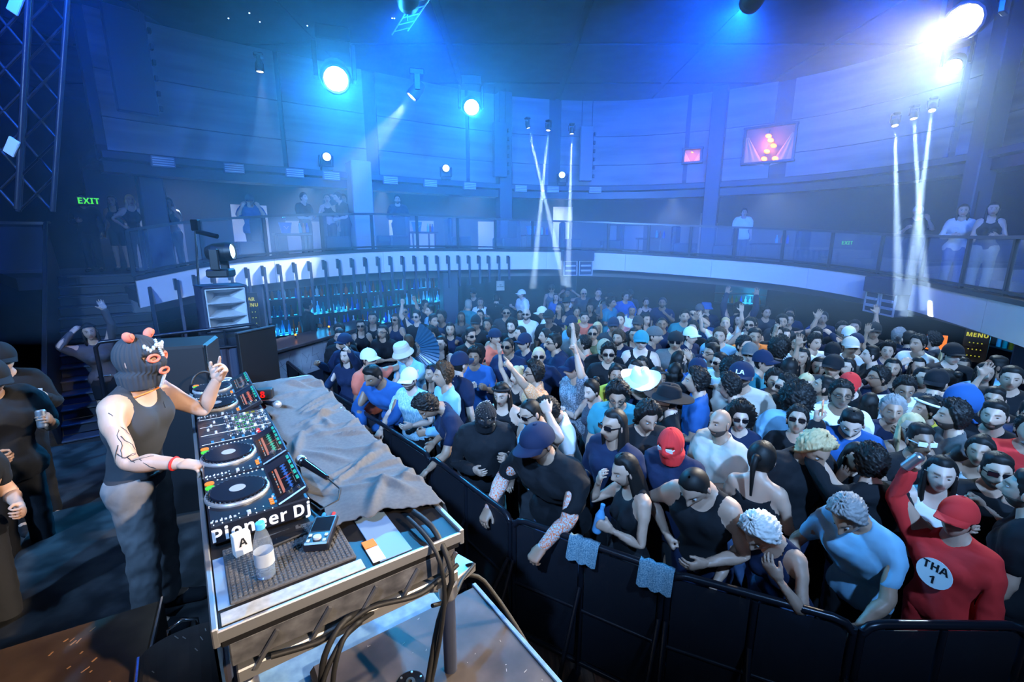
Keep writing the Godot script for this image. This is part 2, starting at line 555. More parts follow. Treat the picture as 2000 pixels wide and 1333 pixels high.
func build_columns() -> void:
	for c in [[-7.72, -10.3, "column_navy", 0.42, "dark navy column rising behind the glass railing beside the stair"], [-3.85, -12.2, "column_pale", 0.5, "pale grey column behind the glass railing beside the lounge tables"], [-0.25, -14.75, "column_navy", 0.4, "slim dark column behind the railing next to the hanging speaker panel"], [8.95, -9.3, "column_navy", 0.34, "dark column behind the railing where two women stand"], [5.9, -14.2, "column_navy", 0.4, "dark column in the haze behind the railing of the far bar"]]:
		var s := rim_s(c[0], c[1])
		column("column", c[4], c[0], c[1], rim(s).y - 0.2, 5.05 if c[2] == "column_pale" else 7.35, c[3], M[c[2]], rim_yaw(s))
	# columns that carry the balcony
	for c in [[-5.55, -9.95, "navy column under the balcony at the end of the bar shelves", 0.34], [-1.75, -12.75, "navy column under the balcony between the bar and the service door", 0.42], [7.65, -6.6, "dark column under the balcony beside the menu board", 0.3], [1.9, -15.6, "dark column in shadow under the balcony behind the crowd", 0.4]]:
		column("support_column", c[2], c[0], c[1], 0, 2.3, c[3], M.column_navy, 0.4)
	# dark panels hung from the ceiling in front of the wall
	for c in [[-7.0, 5.45, -9.35, 0.62, 1.75, "tall dark acoustic panel hanging beside the stair column"], [-0.35, 4.95, -14.3, 0.42, 1.5, "narrow dark speaker panel hanging in the haze next to slim column"], [2.3, 4.95, -15.2, 0.4, 1.6, "narrow grey panel hanging in the haze next to a light beam"]]:
		var s := rim_s(c[0], c[2])
		var t := thing("hanging_panel", c[5], "panel", at(c[0], c[1], c[2], rim_yaw(s)))
		var g := G.new()
		g.bx(Vector3(0, c[4] / 2, 0), Vector3(c[3], c[4], 0.16), 0.02)
		ob("body", g, M.column_navy if c[3] > 0.41 else M.panel_mid, t)
		g = G.new()
		for sx: float in [-0.4, 0.4]:
			g.rod(Vector3(sx * c[3], c[4], 0), Vector3(sx * c[3], 7.4 - c[1], 0), 0.012, 6)
		ob("hanger", g, M.frame_dark, t)
		for q in 6:
			g = G.new()
			g.bx(Vector3(c[3] * 0.5 + 0.05, 0.15 + q * c[4] / 6.5, 0), Vector3(0.06, 0.1, 0.1), 0.01)
			ob("bracket", g, M.frame_dark, t)
	# the lattice tower that leans in beside the stage
	var a := Vector3(-6.2, 3.5, -6.0)
	var b := Vector3(-5.2, 7.0, -6.0)
	var tw := thing("truss_tower", "dark lattice truss leaning in above the stair, hung with small lamps", "truss")
	var ch := []
	for q in 4:
		var o := Vector3(0.22 if q & 1 else -0.22, 0, 0.22 if q & 2 else -0.22)
		var g := G.new()
		g.rod(a + o, b + o, 0.028, 8)
		ob("chord", g, M.frame_dark, tw)
		ch.append(o)
	for i in 8:
		for q in 2:
			var p := a.lerp(b, i / 8.0) + Vector3(-0.22, 0, 0.44 * q - 0.22)
			var r := a.lerp(b, (i + 1) / 8.0) + Vector3(0.22, 0, 0.44 * q - 0.22)
			var g := G.new()
			g.rod(p, r, 0.015, 6)
			g.rod(p + Vector3(0.44, 0, 0), r - Vector3(0.44, 0, 0), 0.015, 6)
			ob("brace", g, M.frame_dark, tw)
	for i in 5:
		var p := a.lerp(b, [0.1, 0.2, 0.62, 0.74, 0.9][i]) + Vector3([-0.1, 0.16, 0.12, -0.12, 0.2][i], 0, 0.26)
		var g := G.new()
		g.box(Transform3D(Basis(Vector3.FORWARD, 0.6), p), Vector3(0.13, 0.2, 0.03), 0.008)
		ob("mirror_plate", g, M.panel_white, tw)
	# roof truss, thin, in the haze
	var rt := thing("roof_truss", "slender ladder truss hanging under the ceiling in blue haze", "truss")
	var p0 := Vector3(-2.0, 6.75, -9.2)
	var p1 := Vector3(-0.45, 6.85, -6.4)
	for q in 2:
		var g := G.new()
		var o := Vector3(0.16 * (q * 2 - 1), 0, 0.08 * (q * 2 - 1))
		g.rod(p0 + o, p1 + o, 0.012, 6)
		ob("chord", g, M.aluminium, rt)
	for i in 12:
		var c := p0.lerp(p1, (i + 0.5) / 12.0)
		var g := G.new()
		g.rod(c + Vector3(-0.16, 0, -0.08), c + Vector3(0.16, 0, 0.08), 0.008, 6)
		ob("rung", g, M.aluminium, rt)
	for i in 3:
		var c := p0.lerp(p1, 0.15 + i * 0.35)
		var g := G.new()
		g.rod(c, c + Vector3(0, 0.6, 0), 0.008, 6)
		ob("hanger", g, M.aluminium, rt)

# moving head: base, yoke, head, lens; the lens looks along -z of the node
func moving_head(label: String, where: Vector3, to: Vector3, hung: bool, lens: Material, big := 1.0) -> Node3D:
	var t := thing("moving_head", label, "stage light", at(where.x, where.y, where.z), "moving heads")
	var yaw := toward(where, Vector3(to.x, where.y, to.z)).basis
	var up := -1.0 if hung else 1.0
	var g := G.new()
	g.box(Transform3D(yaw, Vector3(0, -0.3 * up * big, 0)), Vector3(0.3, 0.12, 0.3) * big, 0.02)
	ob("base", g, M.black, t)
	for sx: float in [-1.0, 1.0]:
		g = G.new()
		g.box(Transform3D(yaw, yaw * Vector3(sx * 0.17, -0.1 * up, 0) * big), Vector3(0.04, 0.3, 0.12) * big, 0.01)
		ob("yoke_arm", g, M.black, t)
	var hb := toward(where, to)
	hb.origin = Vector3.ZERO
	g = G.new()
	g.lathe([Vector2(0, -0.16), Vector2(0.09, -0.15), Vector2(0.13, -0.05), Vector2(0.14, 0.12), Vector2(0.13, 0.2), Vector2(0.115, 0.2), Vector2(0.11, 0.17), Vector2(0, 0.17)], 14, Transform3D(hb.basis * Basis(Vector3.RIGHT, -PI / 2) * Basis.from_scale(Vector3.ONE * big), Vector3.ZERO))
	ob("head", g, M.black, t)
	g = G.new()
	g.lathe([Vector2(0.105, 0.175), Vector2(0.09, 0.19), Vector2(0.05, 0.2), Vector2(0, 0.202)], 14, Transform3D(hb.basis * Basis(Vector3.RIGHT, -PI / 2) * Basis.from_scale(Vector3.ONE * big), Vector3.ZERO))
	ob("lamp_lens", g, lens, t)
	return t
# ---------------------------------------------------------------- lamps and haze
const EXPOSURE := 1.0

func lamp(called: String, label: String, where: Vector3, to: Vector3, c: Color, e: float, angle: float, size: float, look: float, soft := 0.5) -> void:
	var lens := glow(called + "_lens_" + str(taken.size()), c.lerp(Color.WHITE, 0.75), look)
	moving_head(label, where, to, true, lens, size / 0.11)
	var d := (to - where).normalized()
	spot(called, where + d * (0.24 * size / 0.11), to, c, e, angle, size * 0.5, soft)

func haze(called: String, c: Vector3, s: Vector3, density: float, tint: Color) -> void:
	var f := FogVolume.new()
	f.name = called
	f.shape = RenderingServer.FOG_VOLUME_SHAPE_BOX
	f.size = s
	f.position = c
	var m := FogMaterial.new()
	m.density = density
	m.albedo = tint
	f.material = m
	f.set_meta("kind", "stuff")
	add_child(f)

func build_lamps() -> void:
	var cyan := Color(0.2, 0.68, 1.0)
	var blue := Color(0.04, 0.36, 1.0)
	haze("haze", Vector3(1.9, 4.6, -11.4), Vector3(17.2, 5.4, 12.0), 0.034, Color(0.85, 0.93, 1.0))
	lamp("cyan_lamp", "large cyan moving head glaring under the ceiling, biggest of the blue row", Vector3(-3.34, 6.2, -9.58), Vector3(-0.5, 1.6, -2.0), cyan, 105, 60, 0.22, 15, 1.0)
	lamp("cyan_lamp", "cyan moving head glaring under the ceiling beside a white beam lamp", Vector3(-0.95, 6.2, -11.59), Vector3(0.3, 1.6, -2.0), cyan, 75, 60, 0.17, 15, 1.0)
	lamp("white_lamp", "white moving head throwing a short wide beam toward the lounge", Vector3(-1.97, 6.2, -10.48), Vector3(-4.1, 3.6, -10.0), Color(0.8, 0.9, 1.0), 130, 12, 0.11, 15, 0.6)
	lamp("white_lamp", "small white spotlight shining straight down by the dark acoustic panel", Vector3(-4.53, 6.2, -9.13), Vector3(-4.6, 2.0, -9.1), Color(0.8, 0.9, 1.0), 14, 12, 0.06, 12, 0.6)
	lamp("white_lamp", "brightest warm white moving head near the truss over the balcony end", Vector3(6.43, 6.2, -7.25), Vector3(-1.6, 1.9, -2.0), Color(1.0, 0.93, 0.84), 170, 20, 0.2, 20, 0.8)
	lamp("white_lamp", "white moving head behind the brightest lamp over the balcony end", Vector3(7.83, 6.2, -8.99), Vector3(2.0, 1.6, -4.0), Color(0.85, 0.95, 1.0), 70, 40, 0.12, 15, 0.9)
	var beams := [[Vector3(0.39, 5.99, -12.5), Vector3(1.59, 1.5, -13.0)], [Vector3(0.92, 5.93, -12.5), Vector3(0.5, 1.4, -12.0)], [Vector3(1.51, 5.85, -12.5), Vector3(1.5, 1.4, -12.4)], [Vector3(7.32, 5.35, -9.5), Vector3(6.9, 1.3, -8.0)], [Vector3(7.49, 5.43, -9.3), Vector3(7.4, 1.3, -8.0)], [Vector3(7.65, 5.51, -9.1), Vector3(6.35, 1.3, -7.3)]]
	for i in 6:
		var b: Array = beams[i]
		lamp("beam_lamp", "beam light throwing a thin white shaft " + ["slanting toward the hung horn speakers", "crossing the slanted shaft over the bar exit", "straight down past the hung horn speakers", "down past the speakers at the balcony bend", "straight down behind two crossing shafts", "slanting across its neighbour at the balcony bend"][i], b[0], b[1], Color(0.85, 0.93, 1.0), 5200, 1.4, 0.05, 15, 0.1)
	# stage wash on the truss above and behind the stage, lighting the crowd
	var wl := ["over the bar side of the stage", "over the decks", "over the barrier", "over the balcony side of the stage"]
	for i in 4:
		var x: float = [-4.5, -1.5, 1.8, 4.8][i]
		lamp("wash_lamp", "stage wash light on the truss " + wl[i], Vector3(x, 5.6, 1.5), Vector3(x * 0.95 + 0.8, 1.4, -8.2), Color(0.52, 0.74, 1.0), 100, 35, 0.18, 8, 0.9)
	lamp("key_lamp", "warm white key light on the truss beside the balcony-side wash light", Vector3(5.6, 5.7, 2.0), Vector3(-1.6, 1.75, -1.9), Color(1.0, 0.89, 0.76), 115, 15, 0.16, 8, 0.5)
	# blue floods washing wall and ceiling
	var fl := ["aimed down at the stair", "aimed at the wall by the pale column", "facing the window with orange lamps", "facing the balcony bend"]
	var i := 0
	for p in [[Vector3(-4.6, 6.6, -4.6), Vector3(-7.4, 1.8, -9.0)], [Vector3(-1.5, 6.6, -7.5), Vector3(-2.5, 4.8, -14.5)], [Vector3(3.5, 6.6, -7.5), Vector3(4, 4.8, -16)], [Vector3(4.5, 6.6, -6), Vector3(9.5, 4.0, -12)]]:
		lamp("blue_flood", "blue flood light " + fl[i], p[0], p[1], blue, [30, 125, 150, 70][i], [60, 46, 60, 60][i], 0.13, 6, 1.0)
		i += 1
# ---------------------------------------------------------------- bodies: a smooth distance field meshed as surface nets, then posed
class Field:
	var o: Vector3
	var c: float
	var nx: int
	var ny: int
	var nz: int
	var d := PackedFloat32Array()
	func _init(lo: Vector3, hi: Vector3, cell: float) -> void:
		o = lo
		c = cell
		nx = int((hi.x - lo.x) / cell) + 2
		ny = int((hi.y - lo.y) / cell) + 2
		nz = int((hi.z - lo.z) / cell) + 2
		d.resize(nx * ny * nz)
		d.fill(1.0)
	# tapered capsule, flattened along z by sz, joined with a smooth minimum of width k
	func cap(a: Vector3, b: Vector3, ra: float, rb: float, k := 0.04, sz := 1.0) -> void:
		var rm := maxf(ra, rb) + k + c * 2.0
		var lo := a.min(b) - Vector3(rm, rm, rm)
		var hi := a.max(b) + Vector3(rm, rm, rm)
		var x0 := maxi(0, int((lo.x - o.x) / c))
		var x1 := mini(nx - 1, int((hi.x - o.x) / c) + 1)
		var y0 := maxi(0, int((lo.y - o.y) / c))
		var y1 := mini(ny - 1, int((hi.y - o.y) / c) + 1)
		var z0 := maxi(0, int((lo.z - o.z) / c))
		var z1 := mini(nz - 1, int((hi.z - o.z) / c) + 1)
		var bx := b.x - a.x
		var by := b.y - a.y
		var bz := (b.z - a.z) * sz
		var bb := maxf(bx * bx + by * by + bz * bz, 1e-9)
		for iz in range(z0, z1 + 1):
			var pz := (o.z + iz * c - a.z) * sz
			for iy in range(y0, y1 + 1):
				var py := o.y + iy * c - a.y
				var i := (iz * ny + iy) * nx + x0
				var q := py * by + pz * bz
				for ixx in range(x0, x1 + 1):
					var px := o.x + ixx * c - a.x
					var t := clampf((px * bx + q) / bb, 0.0, 1.0)
					var ex := px - bx * t
					var ey := py - by * t
					var ez := pz - bz * t
					var dist := sqrt(ex * ex + ey * ey + ez * ez) - (ra + (rb - ra) * t)
					var old := d[i]
					var h := k - absf(old - dist)
					d[i] = minf(old, dist) - (h * h / k * 0.25 if h > 0.0 else 0.0)
					i += 1
	func cut(p: Vector3, m: Vector3) -> void:
		var i := 0
		for iz in nz:
			for iy in ny:
				var q := (o.y + iy * c - p.y) * m.y + (o.z + iz * c - p.z) * m.z
				for ixx in nx:
					var s := q + (o.x + ixx * c - p.x) * m.x
					if s > d[i]:
						d[i] = s
					i += 1
	func scoop(p: Vector3, r: float, sy := 1.0) -> void:
		var i := 0
		for iz in nz:
			for iy in ny:
				for ixx in nx:
					var w := Vector3(o.x + ixx * c - p.x, (o.y + iy * c - p.y) * sy, o.z + iz * c - p.z)
					var s := r - w.length()
					if s > d[i]:
						d[i] = s
					i += 1
	func nets() -> Array:
		var vs := PackedVector3Array()
		var ix := PackedInt32Array()
		var id := PackedInt32Array()
		id.resize(nx * ny * nz)
		id.fill(-1)
		var sx := 1
		var sy := nx
		var szz := nx * ny
		for iz in nz - 1:
			for iy in ny - 1:
				var i := (iz * ny + iy) * nx
				for ixx in nx - 1:
					var a0 := d[i]
					var a1 := d[i + 1]
					var a2 := d[i + sy]
					var a3 := d[i + sy + 1]
					var a4 := d[i + szz]
					var a5 := d[i + szz + 1]
					var a6 := d[i + szz + sy]
					var a7 := d[i + szz + sy + 1]
					var neg := int(a0 < 0) + int(a1 < 0) + int(a2 < 0) + int(a3 < 0) + int(a4 < 0) + int(a5 < 0) + int(a6 < 0) + int(a7 < 0)
					if neg != 0 and neg != 8:
						var p := Vector3.ZERO
						var k := 0
						if (a0 < 0) != (a1 < 0): p += Vector3(a0 / (a0 - a1), 0, 0); k += 1
						if (a2 < 0) != (a3 < 0): p += Vector3(a2 / (a2 - a3), 1, 0); k += 1
						if (a4 < 0) != (a5 < 0): p += Vector3(a4 / (a4 - a5), 0, 1); k += 1
						if (a6 < 0) != (a7 < 0): p += Vector3(a6 / (a6 - a7), 1, 1); k += 1
						if (a0 < 0) != (a2 < 0): p += Vector3(0, a0 / (a0 - a2), 0); k += 1
						if (a1 < 0) != (a3 < 0): p += Vector3(1, a1 / (a1 - a3), 0); k += 1
						if (a4 < 0) != (a6 < 0): p += Vector3(0, a4 / (a4 - a6), 1); k += 1
						if (a5 < 0) != (a7 < 0): p += Vector3(1, a5 / (a5 - a7), 1); k += 1
						if (a0 < 0) != (a4 < 0): p += Vector3(0, 0, a0 / (a0 - a4)); k += 1
						if (a1 < 0) != (a5 < 0): p += Vector3(1, 0, a1 / (a1 - a5)); k += 1
						if (a2 < 0) != (a6 < 0): p += Vector3(0, 1, a2 / (a2 - a6)); k += 1
						if (a3 < 0) != (a7 < 0): p += Vector3(1, 1, a3 / (a3 - a7)); k += 1
						id[i] = vs.size()
						vs.append(o + (Vector3(ixx, iy, iz) + p / k) * c)
					i += 1
		for iz in range(1, nz - 1):
			for iy in range(1, ny - 1):
				var i := (iz * ny + iy) * nx + 1
				for ixx in range(1, nx - 1):
					var s := d[i] < 0
					if s != (d[i + sx] < 0):
						_q(ix, id[i - sy - szz], id[i - szz], id[i], id[i - sy], s)
					if s != (d[i + sy] < 0):
						_q(ix, id[i - sx - szz], id[i - sx], id[i], id[i - szz], s)
					if s != (d[i + szz] < 0):
						_q(ix, id[i - sx - sy], id[i - sy], id[i], id[i - sx], s)
					i += 1
		return [vs, ix]
	func _q(ix: PackedInt32Array, a: int, b: int, cc: int, e: int, s: bool) -> void:
		if s:
			ix.append_array([a, cc, b, a, e, cc])
		else:
			ix.append_array([a, b, cc, a, cc, e])

# joints of the standing body, arms held a little out; the person looks along +z, left is +x
func joints(female: bool) -> Dictionary:
	var w := 0.9 if female else 1.0
	var j := {"hip": Vector3(0.088, 0.91, 0), "knee": Vector3(0.1, 0.5, 0.012), "ankle": Vector3(0.105, 0.085, -0.025), "toe": Vector3(0.125, 0.035, 0.13), "sh": Vector3(0.172 * w, 1.425, -0.012), "neck": Vector3(0, 1.47, -0.012), "pel": Vector3(0, 0.95, 0)}
	var dir := Vector3(sin(0.6), -cos(0.6), 0)
	j["el"] = j.sh + dir * 0.285
	j["wr"] = j.el + dir * 0.25
	return j

func torso_caps(f: Field, female: bool, e: float, low := true) -> void:
	if female:
		f.cap(Vector3(-0.085, 0.93, -0.015), Vector3(0.085, 0.93, -0.015), 0.108 + e, 0.108 + e, 0.05, 1.05)
		f.cap(Vector3(0, 1.0, 0), Vector3(0, 1.16, 0), 0.122 + e, 0.108 + e, 0.06, 1.3)
		f.cap(Vector3(-0.065, 1.29, 0), Vector3(0.065, 1.29, 0), 0.115 + e, 0.115 + e, 0.06, 1.3)
		for s: float in [-1.0, 1.0]:
			f.cap(Vector3(0.066 * s, 1.265, 0.075), Vector3(0.066 * s, 1.25, 0.08), 0.052 + e, 0.048 + e, 0.03)
		f.cap(Vector3(-0.12, 1.405, -0.015), Vector3(0.12, 1.405, -0.015), 0.062 + e, 0.062 + e, 0.06, 1.1)
	else:
		f.cap(Vector3(-0.075, 0.93, -0.01), Vector3(0.075, 0.93, -0.01), 0.105 + e, 0.105 + e, 0.05, 1.1)
		f.cap(Vector3(0, 1.0, 0), Vector3(0, 1.16, 0), 0.138 + e, 0.138 + e, 0.06, 1.3)
		f.cap(Vector3(-0.08, 1.295, 0), Vector3(0.08, 1.295, 0), 0.12 + e, 0.12 + e, 0.06, 1.2)
		for s: float in [-1.0, 1.0]:
			f.cap(Vector3(0.075 * s, 1.315, 0.05), Vector3(0.09 * s, 1.32, 0.045), 0.062 + e, 0.058 + e, 0.04)
		f.cap(Vector3(-0.13, 1.41, -0.015), Vector3(0.13, 1.41, -0.015), 0.064 + e, 0.064 + e, 0.05, 1.1)
	for s: float in [-1.0, 1.0]:
		f.cap(Vector3(0.125 * s, 1.445, -0.02), Vector3(0.02 * s, 1.515, -0.025), 0.036 + e * 0.6, 0.04 + e * 0.6, 0.05)

func arm_caps(f: Field, j: Dictionary, female: bool, e: float, upto: float) -> void:
	var k := 0.82 if female else 1.0
	for s: float in [-1.0, 1.0]:
		var m := Vector3(s, 1, 1)
		var dl: Vector3 = j.el - j.sh
		f.cap(j.sh * m, (j.sh + dl * 0.3) * m, 0.061 * k + e, 0.053 * k + e, 0.05)
		f.cap((j.sh + dl * 0.25) * m, (j.sh + dl * minf(1.0, upto)) * m, 0.053 * k + e, 0.043 * k + e, 0.03)
		if upto > 1.0:
			var fl: Vector3 = j.wr - j.el
			var t := upto - 1.0
			f.cap(j.el * m, (j.el + fl * 0.35 * t) * m, 0.042 * k + e, 0.044 * k + e, 0.025)
			f.cap((j.el + fl * 0.3 * t) * m, (j.el + fl * t) * m, 0.043 * k + e, (0.028 if t > 0.9 else 0.036) * k + e, 0.02)

func leg_caps(f: Field, j: Dictionary, female: bool, e: float, e2: float) -> void:
	for s: float in [-1.0, 1.0]:
		var m := Vector3(s, 1, 1)
		var k := 1.05 if female else 1.0
		f.cap(j.hip * m, j.knee * m, 0.088 * k + e, 0.056 + e, 0.04)
		f.cap(j.knee * m, j.ankle * m, 0.054 + e, 0.036 + e2, 0.03)
		f.cap((j.knee + Vector3(0, -0.06, -0.018)) * m, (j.knee + Vector3(0, -0.2, -0.024)) * m, 0.046 + e, 0.04 + e, 0.03)

# [vertices, triangles] of one garment or of the bare body in the standing pose
func base_shape(kind: String, female: bool, cell: float) -> Array:
	var j := joints(female)
	var f: Field
	match kind:
		"sleeves":
			f = Field.new(Vector3(-0.58, 0.9, -0.2), Vector3(0.58, 1.56, 0.2), cell * 0.8)
			arm_caps(f, j, female, 0.007, 1.97)
		"body":
			f = Field.new(Vector3(-0.56, 0.0, -0.2), Vector3(0.56, 1.62, 0.22), cell)
			torso_caps(f, female, 0.0)
			f.cap(Vector3(0, 1.45, -0.02), Vector3(0, 1.59, 0.005), 0.05 if female else 0.06, 0.048 if female else 0.057, 0.04)
			arm_caps(f, j, female, 0.0, 2.0)
			leg_caps(f, j, female, 0.0, 0.0)
			for s: float in [-1.0, 1.0]:
				f.cap(j.ankle * Vector3(s, 1, 1), j.toe * Vector3(s, 1, 1), 0.04, 0.03, 0.03)
		"tee", "loose", "long", "hoodie", "tank", "crop", "vest":
			f = Field.new(Vector3(-0.58, 0.74, -0.26), Vector3(0.58, 1.56, 0.28), cell)
			var e: float = {"tee": 0.022, "loose": 0.034, "long": 0.022, "hoodie": 0.032, "tank": 0.009, "crop": 0.007, "vest": 0.012}[kind]
			torso_caps(f, female, e)
			if kind in ["tee", "loose", "long", "hoodie"]:
				arm_caps(f, j, female, e + (0.004 if kind == "loose" else 0.0), {"tee": 0.62, "loose": 0.76, "long": 1.92, "hoodie": 1.9}[kind])
				f.scoop(Vector3(0, 1.535, 0.02), 0.083)
				f.cut(Vector3(0, {"tee": 0.88, "loose": 0.82, "long": 0.86, "hoodie": 0.84}[kind], 0), Vector3.DOWN)
				if kind == "hoodie":
					f.cap(Vector3(-0.07, 1.46, -0.1), Vector3(0.07, 1.46, -0.1), 0.05, 0.05, 0.04)
				if kind == "loose":
					f.cap(Vector3(-0.1, 0.9, 0), Vector3(0.1, 0.9, 0), 0.12, 0.12, 0.06, 1.0)
					f.cut(Vector3(0, 0.82, 0), Vector3.DOWN)
			else:
				f.scoop(Vector3(0, 1.50, 0.1), 0.115)
				f.scoop(Vector3(0, 1.535, 0.0), 0.085)
				for s: float in [-1.0, 1.0]:
					f.scoop(Vector3((0.205 if not female else 0.18) * s, 1.42, 0.0), 0.088 if kind != "crop" else 0.1, 0.8)
				f.cut(Vector3(0, {"tank": 0.9, "crop": 1.17, "vest": 0.9}[kind], 0), Vector3.DOWN)
				if kind == "crop":
					f.scoop(Vector3(0, 1.5, -0.12), 0.16)
		"trousers", "shorts":
			f = Field.new(Vector3(-0.3, 0.02, -0.24), Vector3(0.3, 1.06, 0.24), cell)
			f.cap(Vector3(-0.08, 0.94, -0.012), Vector3(0.08, 0.94, -0.012), 0.112, 0.112, 0.05, 1.1)
			f.cap(Vector3(-0.05, 1.0, 0), Vector3(0.05, 1.0, 0), 0.1, 0.1, 0.05, 1.2)
			leg_caps(f, j, female, 0.016, 0.036)
			f.cut(Vector3(0, 1.0, 0), Vector3.UP)
			f.cut(Vector3(0, 0.055 if kind == "trousers" else 0.6, 0), Vector3.DOWN)
		"skirt":
			f = Field.new(Vector3(-0.34, 0.5, -0.3), Vector3(0.34, 1.1, 0.3), cell)
			f.cap(Vector3(-0.03, 1.02, 0), Vector3(-0.05, 0.62, 0), 0.13, 0.2, 0.04, 1.1)
			f.cap(Vector3(0.03, 1.02, 0), Vector3(0.05, 0.62, 0), 0.13, 0.2, 0.04, 1.1)
			f.cut(Vector3(0, 1.04, 0), Vector3.UP)
			f.cut(Vector3(0, 0.64, 0), Vector3.DOWN)
		"shoes":
			f = Field.new(Vector3(-0.24, -0.03, -0.14), Vector3(0.24, 0.16, 0.24), cell * 0.8)
			for s: float in [-1.0, 1.0]:
				f.cap(Vector3(0.105 * s, 0.05, -0.035), Vector3(0.125 * s, 0.035, 0.15), 0.048, 0.042, 0.02)
				f.cap(Vector3(0.105 * s, 0.05, -0.03), Vector3(0.105 * s, 0.12, -0.03), 0.045, 0.045, 0.02)
			f.cut(Vector3(0, 0.0, 0), Vector3.DOWN)
			f.cut(Vector3(0, 0.115, 0), Vector3.UP)
	return f.nets()

# bones: pelvis 0, chest 1, neck 2, upper arm l r 3 5, forearm 4 6, thigh 7 9, shank 8 10
func weigh(vs: PackedVector3Array, female: bool) -> Array:
	var j := joints(female)
	var R := Vector3(-1, 1, 1)
	var seg := [[Vector3(-0.06, 0.93, 0), Vector3(0.06, 0.93, 0), 0.16], [Vector3(-0.08, 1.3, 0), Vector3(0.08, 1.3, 0), 0.15], [Vector3(0, 1.53, 0), Vector3(0, 1.62, 0), 0.055],
		[j.sh, j.el, 0.06], [j.el, j.wr + (j.wr - j.el) * 0.5, 0.05], [j.sh * R, j.el * R, 0.06], [j.el * R, (j.wr + (j.wr - j.el) * 0.5) * R, 0.05],
		[j.hip, j.knee, 0.1], [j.knee, j.ankle + Vector3(0, -0.08, 0), 0.07], [j.hip * R, j.knee * R, 0.1], [j.knee * R, (j.ankle + Vector3(0, -0.08, 0)) * R, 0.07]]
	var bi := PackedInt32Array()
	var bw := PackedFloat32Array()
	for p in vs:
		var w := [0.0, 0.0, 0.0]
		var b := [0, 0, 0]
		for k in 11:
			if (k == 3 or k == 4 or k == 7 or k == 8) and p.x < -0.02: continue
			if (k == 5 or k == 6 or k >= 9) and p.x > 0.02: continue
			if k >= 7 and p.y > 1.1: continue
			if k <= 2 and k > 0 and p.y < 0.8: continue
			var s: Array = seg[k]
			var a: Vector3 = s[0]
			var e: Vector3 = s[1] - a
			var t := clampf((p - a).dot(e) / e.length_squared(), 0, 1)
			var dn: float = (p - a - e * t).length() / s[2]
			var wt := 1.0 / (pow(dn, 5.0) + 0.02)
			if wt > w[0]:
				w = [wt, w[0], w[1]]
				b = [k, b[0], b[1]]
			elif wt > w[1]:
				w = [w[0], wt, w[1]]
				b = [b[0], k, b[1]]
			elif wt > w[2]:
				w[2] = wt
				b[2] = k
		var sum: float = w[0] + w[1] + w[2]
		for q in 3:
			bi.append(b[q])
			bw.append(w[q] / sum)
	return [bi, bw]

var bases := {}
func base(kind: String, female: bool, cell: float) -> Array:
	var key := kind + str(female) + str(cell)
	if not bases.has(key):
		var s := base_shape(kind, female, cell)
		var vs: PackedVector3Array = s[0]
		if kind in ["tee", "loose", "long", "hoodie", "trousers"]:
			# folds of the cloth
			var f := FastNoiseLite.new()
			f.seed = kind.hash() % 1000
			f.frequency = 1.0
			f.fractal_octaves = 2
			var amp := 0.012 if kind in ["loose", "hoodie"] else 0.007
			var nn := normals_of(vs, s[1])
			for i in vs.size():
				var p := vs[i]
				vs[i] = p + nn[i] * amp * f.get_noise_3d(p.x * 11.0 + p.y * 5.0, p.y * 7.0, p.z * 11.0 - p.y * 4.0)
			s[0] = vs
		bases[key] = s + weigh(vs, female)
	return bases[key]

func normals_of(vs: PackedVector3Array, ix: PackedInt32Array) -> PackedVector3Array:
	var nn := PackedVector3Array()
	nn.resize(vs.size())
	for i in range(0, ix.size(), 3):
		var a := ix[i]
		var b := ix[i + 1]
		var c := ix[i + 2]
		var m := (vs[c] - vs[a]).cross(vs[b] - vs[a])
		nn[a] += m
		nn[b] += m
		nn[c] += m
	for i in nn.size():
		nn[i] = nn[i].normalized()
	return nn

